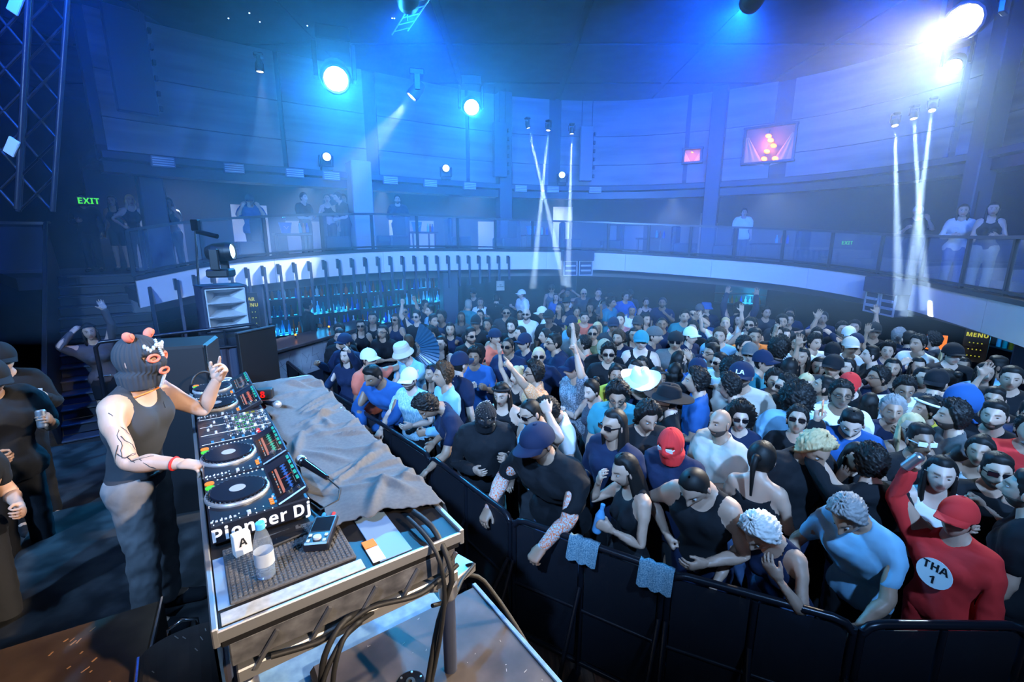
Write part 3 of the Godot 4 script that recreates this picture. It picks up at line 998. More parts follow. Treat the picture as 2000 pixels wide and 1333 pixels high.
# arms: [upper arm, forearm, palm normal, hand shape]; x points away from the body
const ARM := {
	"down": [Vector3(0.2, -0.97, 0.03), Vector3(0.1, -0.95, 0.28), Vector3(-0.95, 0, 0.2), "relaxed"],
	"hold": [Vector3(0.32, -0.9, 0.22), Vector3(-0.35, 0.45, 0.82), Vector3(-0.75, 0.1, -0.3), "grip"],
	"hold_low": [Vector3(0.22, -0.95, 0.15), Vector3(-0.3, -0.1, 0.95), Vector3(-0.9, 0.1, 0.1), "grip"],
	"up": [Vector3(0.42, 0.85, 0.3), Vector3(-0.08, 0.97, 0.2), Vector3(0, 0.1, 1), "open"],
	"fist_up": [Vector3(0.5, 0.75, 0.4), Vector3(-0.25, 0.95, 0.15), Vector3(-0.3, 0.0, 1), "fist"],
	"out_up": [Vector3(0.85, 0.35, 0.35), Vector3(0.2, 0.93, 0.25), Vector3(-0.3, 0, 1), "open"],
	"point": [Vector3(0.4, 0.55, 0.7), Vector3(0.05, 0.8, 0.6), Vector3(-0.6, -0.3, 0.5), "point"],
	"rail": [Vector3(0.3, -0.72, 0.62), Vector3(-0.15, -0.35, 0.92), Vector3(0.0, -0.95, -0.2), "grip"],
	"rail_wide": [Vector3(0.55, -0.7, 0.45), Vector3(-0.1, -0.5, 0.85), Vector3(-0.1, -0.9, -0.2), "relaxed"],
	"lean": [Vector3(0.25, -0.55, 0.8), Vector3(-0.65, -0.35, 0.65), Vector3(0.0, -0.9, -0.2), "relaxed"],
	"face": [Vector3(0.45, -0.62, 0.62), Vector3(-0.45, 0.88, 0.1), Vector3(-0.3, -0.1, -1), "relaxed"],
	"head": [Vector3(0.8, 0.35, 0.45), Vector3(-0.75, 0.6, -0.2), Vector3(-0.7, 0, -0.6), "relaxed"],
	"phone": [Vector3(0.3, 0.1, 0.95), Vector3(-0.12, 0.92, 0.35), Vector3(-0.5, 0, -0.8), "grip"],
	"film": [Vector3(0.35, 0.55, 0.75), Vector3(-0.05, 0.95, 0.25), Vector3(-0.7, 0, -0.5), "grip"],
	"cross": [Vector3(0.28, -0.92, 0.28), Vector3(-0.9, 0.05, 0.45), Vector3(-0.1, 0, -1), "relaxed"],
	"clasp": [Vector3(0.3, -0.93, 0.1), Vector3(-0.55, 0.05, 0.83), Vector3(-0.3, 0.2, -0.9), "relaxed"],
	"hip": [Vector3(0.72, -0.68, -0.12), Vector3(-0.6, -0.65, 0.35), Vector3(-0.6, 0.2, -0.6), "fist"],
	"clap": [Vector3(0.35, -0.55, 0.75), Vector3(-0.5, 0.62, 0.6), Vector3(-1, 0, 0.1), "open"],
	"reach": [Vector3(0.35, -0.1, 0.93), Vector3(0.0, 0.15, 0.98), Vector3(-0.3, -0.9, 0), "open"],
	"dance": [Vector3(0.6, -0.75, 0.1), Vector3(-0.1, 0.5, 0.85), Vector3(-0.8, -0.3, -0.2), "fist"],
	"out": [Vector3(0.92, 0.05, 0.38), Vector3(0.75, 0.6, 0.25), Vector3(0.1, -0.2, 1), "open"],
	"deck": [Vector3(0.42, -0.74, 0.52), Vector3(0.1, 0.1, 0.99), Vector3(0.05, -0.95, -0.15), "deck"],
	"raise": [Vector3(0.5, -0.62, 0.6), Vector3(-0.12, 0.92, 0.36), Vector3(-0.85, -0.2, -0.35), "gesture"],
}

func swing(from: Vector3, to: Vector3) -> Basis:
	return Basis(Quaternion(from.normalized(), to.normalized()))

# world of every bone for a pose: {lean, side, twist, l, r, yaw, pitch, roll, step}
func pose_bones(p: Dictionary, female: bool) -> Dictionary:
	var j := joints(female)
	var sp := Basis(Vector3.UP, p.get("twist", 0.0)) * Basis(Vector3.FORWARD, p.get("side", 0.0)) * Basis(Vector3.RIGHT, p.get("lean", 0.0))
	var pel: Vector3 = j.pel
	var chest := Transform3D(sp, pel - sp * pel)
	var out := {"t": [], "hand": []}
	var bt := []
	bt.resize(11)
	bt[0] = Transform3D()
	bt[1] = chest
	var nb := sp * Basis(Vector3.UP, p.get("yaw", 0.0)) * Basis(Vector3.RIGHT, p.get("pitch", 0.0)) * Basis(Vector3.FORWARD, p.get("roll", 0.0))
	var nk: Vector3 = chest * (j.neck + Vector3(0, 0.04, 0))
	bt[2] = Transform3D(nb, nk - nb * (j.neck + Vector3(0, 0.04, 0)))
	out["head"] = bt[2] * Transform3D(Basis.from_scale(Vector3.ONE * 1.07), Vector3(0, 1.65, 0.025))
	for q in 2:
		var s := 1.0 if q == 0 else -1.0
		var m := Vector3(s, 1, 1)
		var ar: Array = ARM[p.get("l" if q == 0 else "r", "down")]
		var rest: Vector3 = (j.el - j.sh) * m
		var u: Vector3 = sp * (ar[0] * m)
		var fo: Vector3 = sp * (ar[1] * m)
		var pn: Vector3 = sp * (ar[2] * m)
		var sh: Vector3 = chest * (j.sh * m + Vector3(0, maxf(0.0, ar[0].y) * 0.045, 0))
		var rb := sp * swing(rest, sp.inverse() * u)
		bt[3 + q * 2] = Transform3D(rb, sh - rb * (j.sh * m))
		var el: Vector3 = sh + rb * rest
		var fb := sp * swing(rest, sp.inverse() * fo)
		bt[4 + q * 2] = Transform3D(fb, el - fb * (j.el * m))
		var y := fo.normalized()
		var z := (pn - y * pn.dot(y)).normalized()
		out.hand.append([Transform3D(Basis(y.cross(z), y, z), el + y * 0.248), ar[3], s])
	var st: float = p.get("step", 0.0)
	for q in 2:
		var s := 1.0 if q == 0 else -1.0
		var m := Vector3(s, 1, 1)
		var tb := Basis(Vector3.RIGHT, -st * s * 0.5)
		bt[7 + q * 2] = Transform3D(tb, j.hip * m - tb * (j.hip * m))
		var kn: Vector3 = bt[7 + q * 2] * (j.knee * m)
		var kb := Basis(Vector3.RIGHT, absf(st) * 0.35 - st * s * 0.3)
		bt[8 + q * 2] = Transform3D(kb, kn - kb * (j.knee * m))
	out.t = bt
	return out

func posed(sh: Array, bt: Array) -> PackedVector3Array:
	var vs: PackedVector3Array = sh[0]
	var bi: PackedInt32Array = sh[2]
	var bw: PackedFloat32Array = sh[3]
	var out := PackedVector3Array()
	out.resize(vs.size())
	for i in vs.size():
		var k := i * 3
		var p := vs[i]
		var t0: Transform3D = bt[bi[k]]
		var r := (t0 * p) * bw[k]
		if bw[k + 1] > 0.01:
			var t1: Transform3D = bt[bi[k + 1]]
			r += (t1 * p) * bw[k + 1]
			if bw[k + 2] > 0.01:
				var t2: Transform3D = bt[bi[k + 2]]
				r += (t2 * p) * bw[k + 2]
			else:
				r /= (bw[k] + bw[k + 1])
		else:
			r /= bw[k]
		out[i] = r
	return out

# ---------------------------------------------------------------- heads and hands
const HW := 0.074
const HH := 0.115
const HD := 0.096
func gauss(x: float, s: float) -> float:
	return exp(-x * x / (2.0 * s * s))

func head_point(dir: Vector3, face: bool, female: bool) -> Vector3:
	var p := Vector3(dir.x * HW, dir.y * HH, dir.z * HD)
	if p.y < 0.0:
		var k := -p.y / HH
		p.x *= 1.0 - (0.34 if female else 0.27) * pow(k, 1.6)
		if p.z < 0.0:
			p.z *= 1.0 - 0.45 * k
		else:
			p.z *= 1.0 - 0.1 * k
	else:
		p.x *= 1.0 + 0.05 * sin(clampf(p.y / HH, 0, 1) * PI)
		p.z -= 0.006 * p.y / HH
	if face and p.z > 0.0:
		var x := p.x
		var y := p.y
		p.z -= 0.012 * gauss(absf(x) - 0.06, 0.02) * gauss(y, 0.05)
		p.z += 0.005 * gauss(y - 0.034, 0.008) * gauss(x, 0.04)
		p.z -= 0.011 * gauss(absf(x) - 0.031, 0.014) * gauss(y - 0.012, 0.012)
		p.z += (0.024 if not female else 0.019) * gauss(x, 0.0085) * gauss(y + 0.022, 0.013)
		p.z += 0.012 * gauss(x, 0.008) * gauss(y, 0.02)
		p.z += 0.007 * gauss(absf(x) - 0.011, 0.006) * gauss(y + 0.028, 0.006)
		p.z += 0.007 * gauss(x, 0.02) * gauss(y + 0.054, 0.005)
		p.z += 0.006 * gauss(x, 0.017) * gauss(y + 0.066, 0.006)
		p.z -= 0.005 * gauss(x, 0.022) * gauss(y + 0.06, 0.0025)
		p.z += 0.009 * gauss(x, 0.018) * gauss(y + 0.095, 0.014)
	return p

var head_cache := {}
func head_geo(female: bool) -> G:
	if head_cache.has(female):
		return head_cache[female]
	var g := G.new()
	var rows := []
	var nr := 34
	var nc := 40
	for i in nr + 1:
		var th := PI * i / nr
		var row := PackedVector3Array()
		for jj in nc:
			var a := TAU * jj / nc
			a = a - 0.55 * sin(a)   # more points round the face, at a = 0
			row.append(head_point(Vector3(sin(th) * sin(a), cos(th), sin(th) * cos(a)), true, female))
		rows.append(row)
	g.grid(rows, true, true)
	for p in g.v:
		var c := Color.WHITE
		if p.z > 0.03:
			if absf(p.y + 0.06) < 0.0105 and absf(p.x) < 0.023:
				c = Color(0.72, 0.42, 0.42) if female else Color(0.8, 0.58, 0.55)
			if absf(p.y - 0.033 - 0.06 * (0.035 - absf(absf(p.x) - 0.0))) < 0.0055 and absf(p.x) > 0.012 and absf(p.x) < 0.047:
				c = Color(0.22, 0.18, 0.16)
		g.co.append(c)
	var k := g.v.size()
	for s: float in [-1.0, 1.0]:
		g.ball(Vector3(0.077 * s, -0.004, -0.004), Vector3(0.011, 0.03, 0.018), 8, 6, Basis(Vector3.UP, 0.35 * s))
	for i in g.v.size() - k:
		g.co.append(Color(0.92, 0.85, 0.85))
	head_cache[female] = g
	return g

func eye_geo() -> G:
	if head_cache.has("eye"):
		return head_cache["eye"]
	var g := G.new()
	for s: float in [-1.0, 1.0]:
		g.ball(Vector3(0.031 * s, 0.012, 0.0745), Vector3(0.0125, 0.0048, 0.0105), 10, 8)
	for p in g.v:
		g.co.append(Color(0.03, 0.02, 0.015) if absf(absf(p.x) - 0.031) < 0.0058 and p.z > 0.08 else Color(0.28, 0.26, 0.25))
	head_cache["eye"] = g
	return g

var hand_cache := {}
# right hand: wrist at the origin, fingers along +y, palm towards +z, thumb at +x
func hand_geo(shape: String, cell := 0.006) -> Array:
	var key := shape + str(cell)
	if hand_cache.has(key):
		return hand_cache[key]
	var f := Field.new(Vector3(-0.075, -0.03, -0.05), Vector3(0.105, 0.21, 0.11), cell)
	f.cap(Vector3(0, -0.02, 0), Vector3(0, 0.02, 0), 0.026, 0.027, 0.02, 1.25)
	f.cap(Vector3(-0.016, 0.025, 0), Vector3(-0.022, 0.085, 0.002), 0.021, 0.02, 0.02, 1.45)
	f.cap(Vector3(0.014, 0.025, 0), Vector3(0.022, 0.088, 0.002), 0.022, 0.02, 0.02, 1.45)
	f.cap(Vector3(0, 0.03, 0), Vector3(0, 0.09, 0), 0.024, 0.021, 0.02, 1.5)
	f.cap(Vector3(0.02, 0.02, 0.008), Vector3(0.04, 0.05, 0.014), 0.02, 0.015, 0.02)
	var curl := {"relaxed": [0.45, 0.5, 0.3], "open": [0.08, 0.12, 0.1], "grip": [0.85, 1.0, 0.6], "fist": [1.35, 1.6, 0.9], "point": [1.3, 1.5, 0.8], "deck": [0.75, 0.6, 0.5], "gesture": [0.7, 0.8, 0.5]}
	for i in 4:
		var x: float = [0.031, 0.0105, -0.0105, -0.031][i]
		var ln: float = [0.07, 0.079, 0.073, 0.057][i]
		var r: float = [0.0085, 0.0088, 0.0085, 0.0075][i]
		var cu: Array = curl[shape]
		if (shape == "point" and i == 0) or (shape == "gesture" and i == 0):
			cu = [0.1, 0.15, 0.1]
		elif shape == "gesture":
			cu = [0.5 + i * 0.25, 0.6 + i * 0.2, 0.5]
		var p := Vector3(x, 0.092 - absf(x) * 0.18, 0.002)
		var an := 0.0
		var spread := x * (3.2 if shape == "open" else 1.2)
		for sgm in 3:
			an += cu[sgm]
			var l: float = ln * [0.45, 0.31, 0.24][sgm]
			var dr := Vector3(sin(spread) * cos(an), cos(spread) * cos(an), sin(an))
			var q := p + dr * l
			f.cap(p, q, r * (1.0 - sgm * 0.07), r * (0.95 - sgm * 0.1), 0.006)
			p = q
	var tb := Vector3(0.032, 0.038, 0.012)
	var td: Array = {"relaxed": [Vector3(0.55, 0.75, 0.35), Vector3(0.2, 0.9, 0.3)], "open": [Vector3(0.85, 0.5, 0.1), Vector3(0.6, 0.8, 0.05)], "grip": [Vector3(0.35, 0.55, 0.75), Vector3(-0.25, 0.65, 0.7)], "fist": [Vector3(0.15, 0.65, 0.7), Vector3(-0.7, 0.45, 0.5)], "point": [Vector3(0.3, 0.6, 0.7), Vector3(-0.6, 0.6, 0.5)], "deck": [Vector3(0.5, 0.6, 0.6), Vector3(0.2, 0.8, 0.55)], "gesture": [Vector3(0.6, 0.75, 0.25), Vector3(0.35, 0.92, 0.15)]}[shape]
	var m1: Vector3 = tb + td[0].normalized() * 0.036
	f.cap(tb, m1, 0.0125, 0.0105, 0.01)
	f.cap(m1, m1 + td[1].normalized() * 0.03, 0.0102, 0.0085, 0.006)
	hand_cache[key] = f.nets()
	return hand_cache[key]

# one skin mesh: body, head and hands; second surface: the eyes
func body_mesh(p: Dictionary, female: bool, cell: float) -> Array:
	var b := base("body", female, cell)
	var bones := pose_bones(p, female)
	var g := G.new()
	g.v = posed(b, bones.t)
	g.ix = (b[1] as PackedInt32Array).duplicate()
	for h in bones.hand:
		var hg := hand_geo(h[1], 0.006 if cell > 0.011 else 0.0032)
		var t: Transform3D = h[0]
		var k := g.v.size()
		var fl: bool = h[2] > 0.0   # the left hand is the mirrored right one
		for q: Vector3 in hg[0]:
			g.v.append(t * (q * Vector3(-1, 1, 1) if fl else q))
		var hix: PackedInt32Array = hg[1]
		for i in range(0, hix.size(), 3):
			if fl:
				g.ix.append_array([k + hix[i], k + hix[i + 2], k + hix[i + 1]])
			else:
				g.ix.append_array([k + hix[i], k + hix[i + 1], k + hix[i + 2]])
	g.n = normals_of(g.v, g.ix)
	g.co.resize(g.v.size())
	g.co.fill(Color.WHITE)
	var hd := head_geo(female)
	g.co.append_array(hd.co)
	g.add(hd, bones.head)
	var e := G.new()
	e.co = eye_geo().co.duplicate()
	e.add(eye_geo(), bones.head)
	var m := g.mesh()
	e.surf(m)
	return [m, bones]

func cloth_mesh(kind: String, bones: Dictionary, female: bool, cell: float) -> ArrayMesh:
	var b := base(kind, female, cell)
	var g := G.new()
	g.v = posed(b, bones.t)
	g.ix = b[1]
	g.n = normals_of(g.v, g.ix)
	return g.mesh()
# ---------------------------------------------------------------- hair, hats, glasses (in the axes of the head) and things held
var wear := {}

# shell over the skull; thick(dir) gives how far it stands off, below zero it sinks under the skin
func shell(kind: String, nr := 26, nc := 32) -> G:
	var f := FastNoiseLite.new()
	f.seed = 5
	f.frequency = 1.0
	f.fractal_octaves = 2
	var rows := []
	for i in nr + 1:
		var th := PI * i / nr
		var row := PackedVector3Array()
		for jj in nc:
			var a := TAU * jj / nc
			var d := Vector3(sin(th) * sin(a), cos(th), sin(th) * cos(a))
			var p := head_point(d, false, false)
			var front := clampf(d.z * 1.4 + 0.3, 0, 1)
			# height of the hairline: high on the forehead, low at the nape
			var line := lerpf(-0.07, 0.08, front) - 0.02 * gauss(absf(d.x) - 0.95, 0.25)
			var over := clampf((p.y - line) / 0.02, -1.0, 1.0)
			var top := clampf(p.y / HH, 0, 1)
			var t := 0.0
			var z := f.get_noise_3d(d.x * 9, d.y * 9, d.z * 9)
			var z2 := f.get_noise_3d(d.x * 22, d.y * 22, d.z * 22)
			match kind:
				"buzz": t = 0.0045
				"short": t = 0.009 + 0.016 * top + 0.01 * z + 0.012 * z2
				"fade": t = 0.004 + 0.022 * smoothstep(0.45, 0.8, top) + 0.004 * z2
				"messy": t = 0.014 + 0.022 * top + 0.014 * z + 0.014 * z2 + 0.01 * front * top
				"curly": t = 0.02 + 0.018 * top + 0.008 * z + 0.03 * absf(z2)
				"afro": t = 0.042 + 0.018 * top + 0.012 * z + 0.04 * absf(z2)
				"back", "long", "wavy", "pony", "bun": t = 0.013 + 0.01 * top + 0.003 * z2
				"cap", "cap_back", "beanie": t = 0.016
			if kind in ["long", "wavy"]:
				over = clampf((p.y - lerpf(-0.12, 0.083, smoothstep(0.3, 0.75, d.z + 0.45))) / 0.02, -1, 1)
			row.append(p + d * (t * clampf(over, 0, 1) - 0.012 * clampf(-over + 0.15, 0, 1)))
		rows.append(row)
	var g := G.new()
	g.grid(rows, true, true)
	return g

func hair(kind: String) -> ArrayMesh:
	if wear.has(kind):
		return wear[kind]
	var g := shell(kind, 44, 60) if kind in ["curly", "afro", "messy", "short"] else shell(kind)
	if kind in ["long", "wavy"]:
		# the fall of hair behind and beside the neck, closed inside and out
		var rows := []
		for i in 15:
			var k := i / 14.0
			var row := PackedVector3Array()
			var y := 0.02 - k * (0.36 if kind == "long" else 0.3)
			var r := 0.094 + 0.012 * sin(k * PI) + (0.012 * sin(k * 14.0) if kind == "wavy" else 0.0) - 0.02 * k * k
			var open := lerpf(1.15, 0.85, k)
			for q in 20:
				var a := lerpf(open, TAU - open, q / 19.0)
				var wv := 0.004 * sin(a * 17.0 + k * 5.0)
				row.append(Vector3(sin(a) * (r * 0.92 + wv), y, cos(a) * (r + wv) - 0.012 - 0.03 * k))
			for q in 20:
				var a := lerpf(TAU - open, open, q / 19.0)
				row.append(Vector3(sin(a) * (r * 0.92 - 0.022), y, cos(a) * (r - 0.026) - 0.012 - 0.03 * k))
			rows.append(row)
		g.grid(rows, true, true)
		g.fan(rows[14], Vector3(0, -0.34, -0.08), false)
	elif kind == "pony":
		g.ball(Vector3(0, 0.05, -0.115), Vector3(0.022, 0.022, 0.022), 8, 6)
		g.tube(PackedVector3Array([Vector3(0, 0.05, -0.115), Vector3(0, 0.06, -0.15), Vector3(0, 0.0, -0.175), Vector3(0, -0.1, -0.165), Vector3(0, -0.22, -0.15)]), 0.03, 10, 0.008)
	elif kind == "bun":
		g.ball(Vector3(0, 0.085, -0.1), Vector3(0.045, 0.04, 0.042), 12, 8)
	wear[kind] = g.mesh()
	return wear[kind]

# hats are [name, mesh of the hat]
func hat(kind: String) -> ArrayMesh:
	var key := "hat_" + kind
	if wear.has(key):
		return wear[key]
	var g := G.new()
	match kind:
		"cap", "cap_back":
			var rows := []
			for i in 11:
				var th := (PI * 0.5 + 0.12) * i / 10.0
				var row := PackedVector3Array()
				for q in 28:
					var a := TAU * q / 28
					var d := Vector3(sin(th) * sin(a), cos(th), sin(th) * cos(a))
					row.append(Vector3(d.x * 0.094, 0.028 + maxf(d.y, -0.1) * 0.118, d.z * 0.116 - 0.004))
				rows.append(row)
			g.grid(rows, true, true)
			g.ball(Vector3(0, 0.147, -0.004), Vector3(0.008, 0.006, 0.008), 8, 4)
			var up := []
			var dn := []
			for i in 7:
				var k := i / 6.0
				var ru := PackedVector3Array()
				var rd := PackedVector3Array()
				for q in 13:
					var a := lerpf(-1.15, 1.15, q / 12.0)
					var rim_x := sin(a) * 0.094
					var z := cos(a) * 0.112
					var ln := 0.075 * sqrt(maxf(0.0, 1.0 - pow(a / 1.2, 2.0)))
					var p := Vector3(rim_x * (1.0 - 0.08 * k), 0.03 - 0.012 * k - 0.03 * a * a * (0.25 + k * 0.5), z + ln * k)
					ru.append(p + Vector3(0, 0.003, 0))
					rd.append(p - Vector3(0, 0.003, 0))
				up.append(ru)
				dn.append(rd)
			g.grid(up, false, true)
			g.grid(dn)
			if kind == "cap_back":
				var h := G.new()
				h.add(g, Transform3D(Basis(Vector3.UP, PI), Vector3(0, 0.006, -0.002)))
				g = h
		"bucket":
			g.lathe([Vector2(0.14, -0.012), Vector2(0.142, -0.006), Vector2(0.106, 0.045), Vector2(0.098, 0.105), Vector2(0.085, 0.13), Vector2(0, 0.135)], 24, Transform3D(Basis(), Vector3(0, 0.015, 0.0)))
			g.lathe([Vector2(0.1, 0.04), Vector2(0.14, -0.012)], 24, Transform3D(Basis(), Vector3(0, 0.015, 0.0)))
		"cowboy", "brim":
			var br := 0.2 if kind == "brim" else 0.185
			var up := []
			var dn := []
			for i in 7:
				var k := i / 6.0
				var ru := PackedVector3Array()
				var rd := PackedVector3Array()
				for q in 30:
					var a := TAU * q / 30
					var r := lerpf(0.085, br, k)
					var y := 0.045 + (0.06 * k * k * absf(sin(a)) * absf(sin(a)) if kind == "cowboy" else 0.0) - 0.012 * k
					ru.append(Vector3(sin(a) * r, y + 0.003, cos(a) * r * 1.12))
					rd.append(Vector3(sin(a) * r, y - 0.003, cos(a) * r * 1.12))
				up.append(ru)
				dn.append(rd)
			g.grid(up, true)
			g.grid(dn, true, true)
			var rows := []
			for pr in [Vector2(0.097, 0.03), Vector2(0.095, 0.06), Vector2(0.088, 0.11), Vector2(0.075, 0.145), Vector2(0.04, 0.15), Vector2(0.0, 0.135)]:
				var row := PackedVector3Array()
				for q in 24:
					var a := TAU * q / 24
					var dent: float = -0.022 * gauss(sin(a), 0.3) * smoothstep(0.1, 0.15, pr.y)
					row.append(Vector3(sin(a) * pr.x, pr.y + dent, cos(a) * pr.x * 1.18))
				rows.append(row)
			g.grid(rows, true)
		"beanie":
			g = shell("beanie")
		"balaclava":
			g = balaclava(0)
		"headband":
			var pts := PackedVector3Array()
			for q in 24:
				var a := TAU * q / 24
				pts.append(Vector3(sin(a) * 0.086, 0.065 + 0.035 * cos(a) * 0.6, cos(a) * 0.1))
			g.tube(pts, 0.012, 8, -1, false, true)
		"hood":
			var rows := []
			for i in 13:
				var th := PI * 0.8 * i / 12.0
				var row := PackedVector3Array()
				for q in 26:
					var a := lerpf(0.75, TAU - 0.75, q / 25.0) if i > 2 else TAU * q / 25.0
					row.append(Vector3(sin(th) * sin(a) * 0.115, cos(th) * 0.15 + 0.0, sin(th) * cos(a) * 0.14 - 0.01))
				rows.append(row)
			g.grid(rows, false, true)
	wear[key] = g.mesh()
	return wear[key]

# knitted mask over the whole head; ribs run up and down, the eyes and mouth stay open
func balaclava(ribs: int) -> G:
	var rows := []
	var nc := 120 if ribs else 48
	for i in 27:
		var th := PI * 0.985 * i / 26.0
		var row := PackedVector3Array()
		for q in nc:
			var a := TAU * q / nc
			var d := Vector3(sin(th) * sin(a), cos(th), sin(th) * cos(a))
			var p := head_point(d, false, false)
			if th > 2.1:
				p = Vector3(sin(a) * lerpf(0.078, 0.082, (th - 2.1)), p.y - 0.02 * (th - 2.1), cos(a) * 0.083 - 0.012)
			var off := 0.016 + 0.003 * cos(a * 30.0)
			if d.z > 0.2:
				off += 0.014 * gauss(p.x, 0.014) * gauss(p.y + 0.015, 0.03)
				for e: float in [-1.0, 1.0]:
					if Vector2((p.x - 0.033 * e) / 0.024, (p.y - 0.012) / 0.016).length() < 1.0:
						off = -0.014
			row.append(p + Vector3(d.x, d.y * 0.6, d.z) * off)
		rows.append(row)
	var g := G.new()
	g.grid(rows, true, true)
	return g

func glasses(dark: bool) -> ArrayMesh:
	var key := "glasses" + str(dark)
	if wear.has(key):
		return wear[key]
	var g := G.new()
	for s: float in [-1.0, 1.0]:
		if dark:
			g.box(Transform3D(Basis(Vector3.UP, 0.22 * s), Vector3(0.034 * s, 0.012, 0.092)), Vector3(0.054, 0.036, 0.008), 0.004)
		else:
			var ring := PackedVector3Array()
			for q in 14:
				var a := TAU * q / 14
				ring.append(Vector3(0.033 * s + cos(a) * 0.024, 0.011 + sin(a) * 0.018, 0.093 - absf(cos(a) * 0.024 + 0.033 * s) * 0.12))
			g.tube(ring, 0.0028, 6, -1, false, true)
		g.bar(Vector3(0.06 * s, 0.016, 0.084), Vector3(0.08 * s, 0.012, -0.005), 0.004, 0.006)
	g.bar(Vector3(-0.01, 0.016, 0.098), Vector3(0.01, 0.016, 0.098), 0.005, 0.005)
	wear[key] = g.mesh()
	return wear[key]

func beard() -> ArrayMesh:
	if wear.has("beard"):
		return wear["beard"]
	var rows := []
	for i in 12:
		var row := PackedVector3Array()
		for q in 22:
			var a := lerpf(-1.75, 1.75, q / 21.0)
			var y := lerpf(-0.03 - 0.014 * cos(a), -0.112, i / 11.0)
			var th := acos(clampf(y / HH, -0.999, 0.999))
			var d := Vector3(sin(th) * sin(a), cos(th), sin(th) * cos(a))
			var p := head_point(d, true, false)
			var off := 0.0032
			if absf(p.x) < 0.024 and p.y > -0.07 and p.y < -0.052:
				off = -0.006
			if absf(p.x) < 0.014 and p.y > -0.046:
				off = -0.006
			if i == 0 or q == 0 or q == 21:
				off = -0.004
			row.append(p + d * off)
		rows.append(row)
	var g := G.new()
	g.grid(rows, false, true)
	wear["beard"] = g.mesh()
	return wear["beard"]

# ---- things in hands; origin where the palm closes, y up
func held(kind: String) -> ArrayMesh:
	var key := "held_" + kind
	if wear.has(key):
		return wear[key]
	var g := G.new()
	match kind:
		"phone":
			g.bx(Vector3(0, 0.03, 0), Vector3(0.073, 0.15, 0.009), 0.003)
			g.bx(Vector3(0.016, 0.085, -0.006), Vector3(0.032, 0.032, 0.004), 0.001)
		"cup":
			g.lathe([Vector2(0, -0.055), Vector2(0.03, -0.055), Vector2(0.041, 0.06), Vector2(0.038, 0.06), Vector2(0.029, -0.048), Vector2(0, -0.048)], 16)
		"can":
			g.lathe([Vector2(0, -0.065), Vector2(0.024, -0.065), Vector2(0.03, -0.055), Vector2(0.03, 0.055), Vector2(0.024, 0.064), Vector2(0.024, 0.06), Vector2(0, 0.06)], 16)
		"bottle":
			g.lathe([Vector2(0, -0.09), Vector2(0.03, -0.09), Vector2(0.034, -0.08), Vector2(0.034, 0.04), Vector2(0.014, 0.09), Vector2(0.014, 0.115), Vector2(0.016, 0.115), Vector2(0.016, 0.13), Vector2(0, 0.13)], 16)
	wear[key] = g.mesh()
	return wear[key]
# ---------------------------------------------------------------- persons
const SKIN := [Vector3(0.56, 0.37, 0.29), Vector3(0.47, 0.29, 0.21), Vector3(0.37, 0.215, 0.145), Vector3(0.25, 0.14, 0.09), Vector3(0.12, 0.062, 0.04)]
const TONES := {
	"black": Vector3(0.009, 0.01, 0.013), "navy": Vector3(0.01, 0.018, 0.05), "charcoal": Vector3(0.035, 0.038, 0.045), "grey": Vector3(0.2, 0.2, 0.215), "white": Vector3(0.68, 0.68, 0.68),
	"cream": Vector3(0.52, 0.46, 0.4), "blue": Vector3(0.02, 0.085, 0.26), "light blue": Vector3(0.2, 0.42, 0.6), "teal": Vector3(0.03, 0.2, 0.26), "red": Vector3(0.62, 0.03, 0.03), "orange": Vector3(0.8, 0.2, 0.04),
	"coral": Vector3(0.72, 0.16, 0.1), "yellow": Vector3(0.6, 0.5, 0.06), "olive": Vector3(0.13, 0.12, 0.06), "brown": Vector3(0.12, 0.06, 0.035), "denim": Vector3(0.06, 0.11, 0.22), "green": Vector3(0.06, 0.24, 0.1), "pink": Vector3(0.6, 0.25, 0.28), "khaki": Vector3(0.3, 0.25, 0.17),
	"stubble": Vector3(0.06, 0.04, 0.032), "dark hair": Vector3(0.008, 0.007, 0.007), "brown hair": Vector3(0.05, 0.026, 0.014), "blond hair": Vector3(0.55, 0.4, 0.22), "grey hair": Vector3(0.25, 0.24, 0.24), "silver hair": Vector3(0.6, 0.57, 0.55), "blue hair": Vector3(0.03, 0.07, 0.25),
}
const PART_NAME := {"tee": "t_shirt", "loose": "loose_shirt", "long": "sweater", "hoodie": "hoodie", "tank": "tank_top", "crop": "crop_top", "vest": "vest", "trousers": "trousers", "shorts": "shorts", "skirt": "skirt"}
const HAT_NAME := {"cap": "baseball_cap", "cap_back": "baseball_cap", "bucket": "bucket_hat", "cowboy": "cowboy_hat", "brim": "wide_brim_hat", "beanie": "beanie", "balaclava": "balaclava", "headband": "headband", "hood": "hood"}

func skin(k: int) -> StandardMaterial3D:
	var key := "skin_%d" % k
	if not M.has(key):
		var c: Vector3 = SKIN[k]
		var m := mat(key, lin(c.x, c.y, c.z), 0.48)
		m.vertex_color_use_as_albedo = true
	return M[key]

func cloth(tone: String) -> StandardMaterial3D:
	var key := "cloth_" + tone
	if not M.has(key):
		var c: Vector3 = TONES[tone]
		var m := mat(key, lin(c.x, c.y, c.z), 0.55 if tone.ends_with("hair") else 0.82, 0.0, 0.35 if tone.ends_with("hair") else 0.3)
		m.rim_enabled = not tone.ends_with("hair")
		m.rim = 0.3
		m.rim_tint = 0.7
	return M[key]

var body_cache := {}
var cloth_cache := {}
var crowd_cell := 0.02

func dressed_body(pose: Dictionary, female: bool, cell: float) -> Array:
	var key := str(pose) + str(female) + str(cell)
	if not body_cache.has(key):
		body_cache[key] = body_mesh(pose, female, cell)
	return body_cache[key]

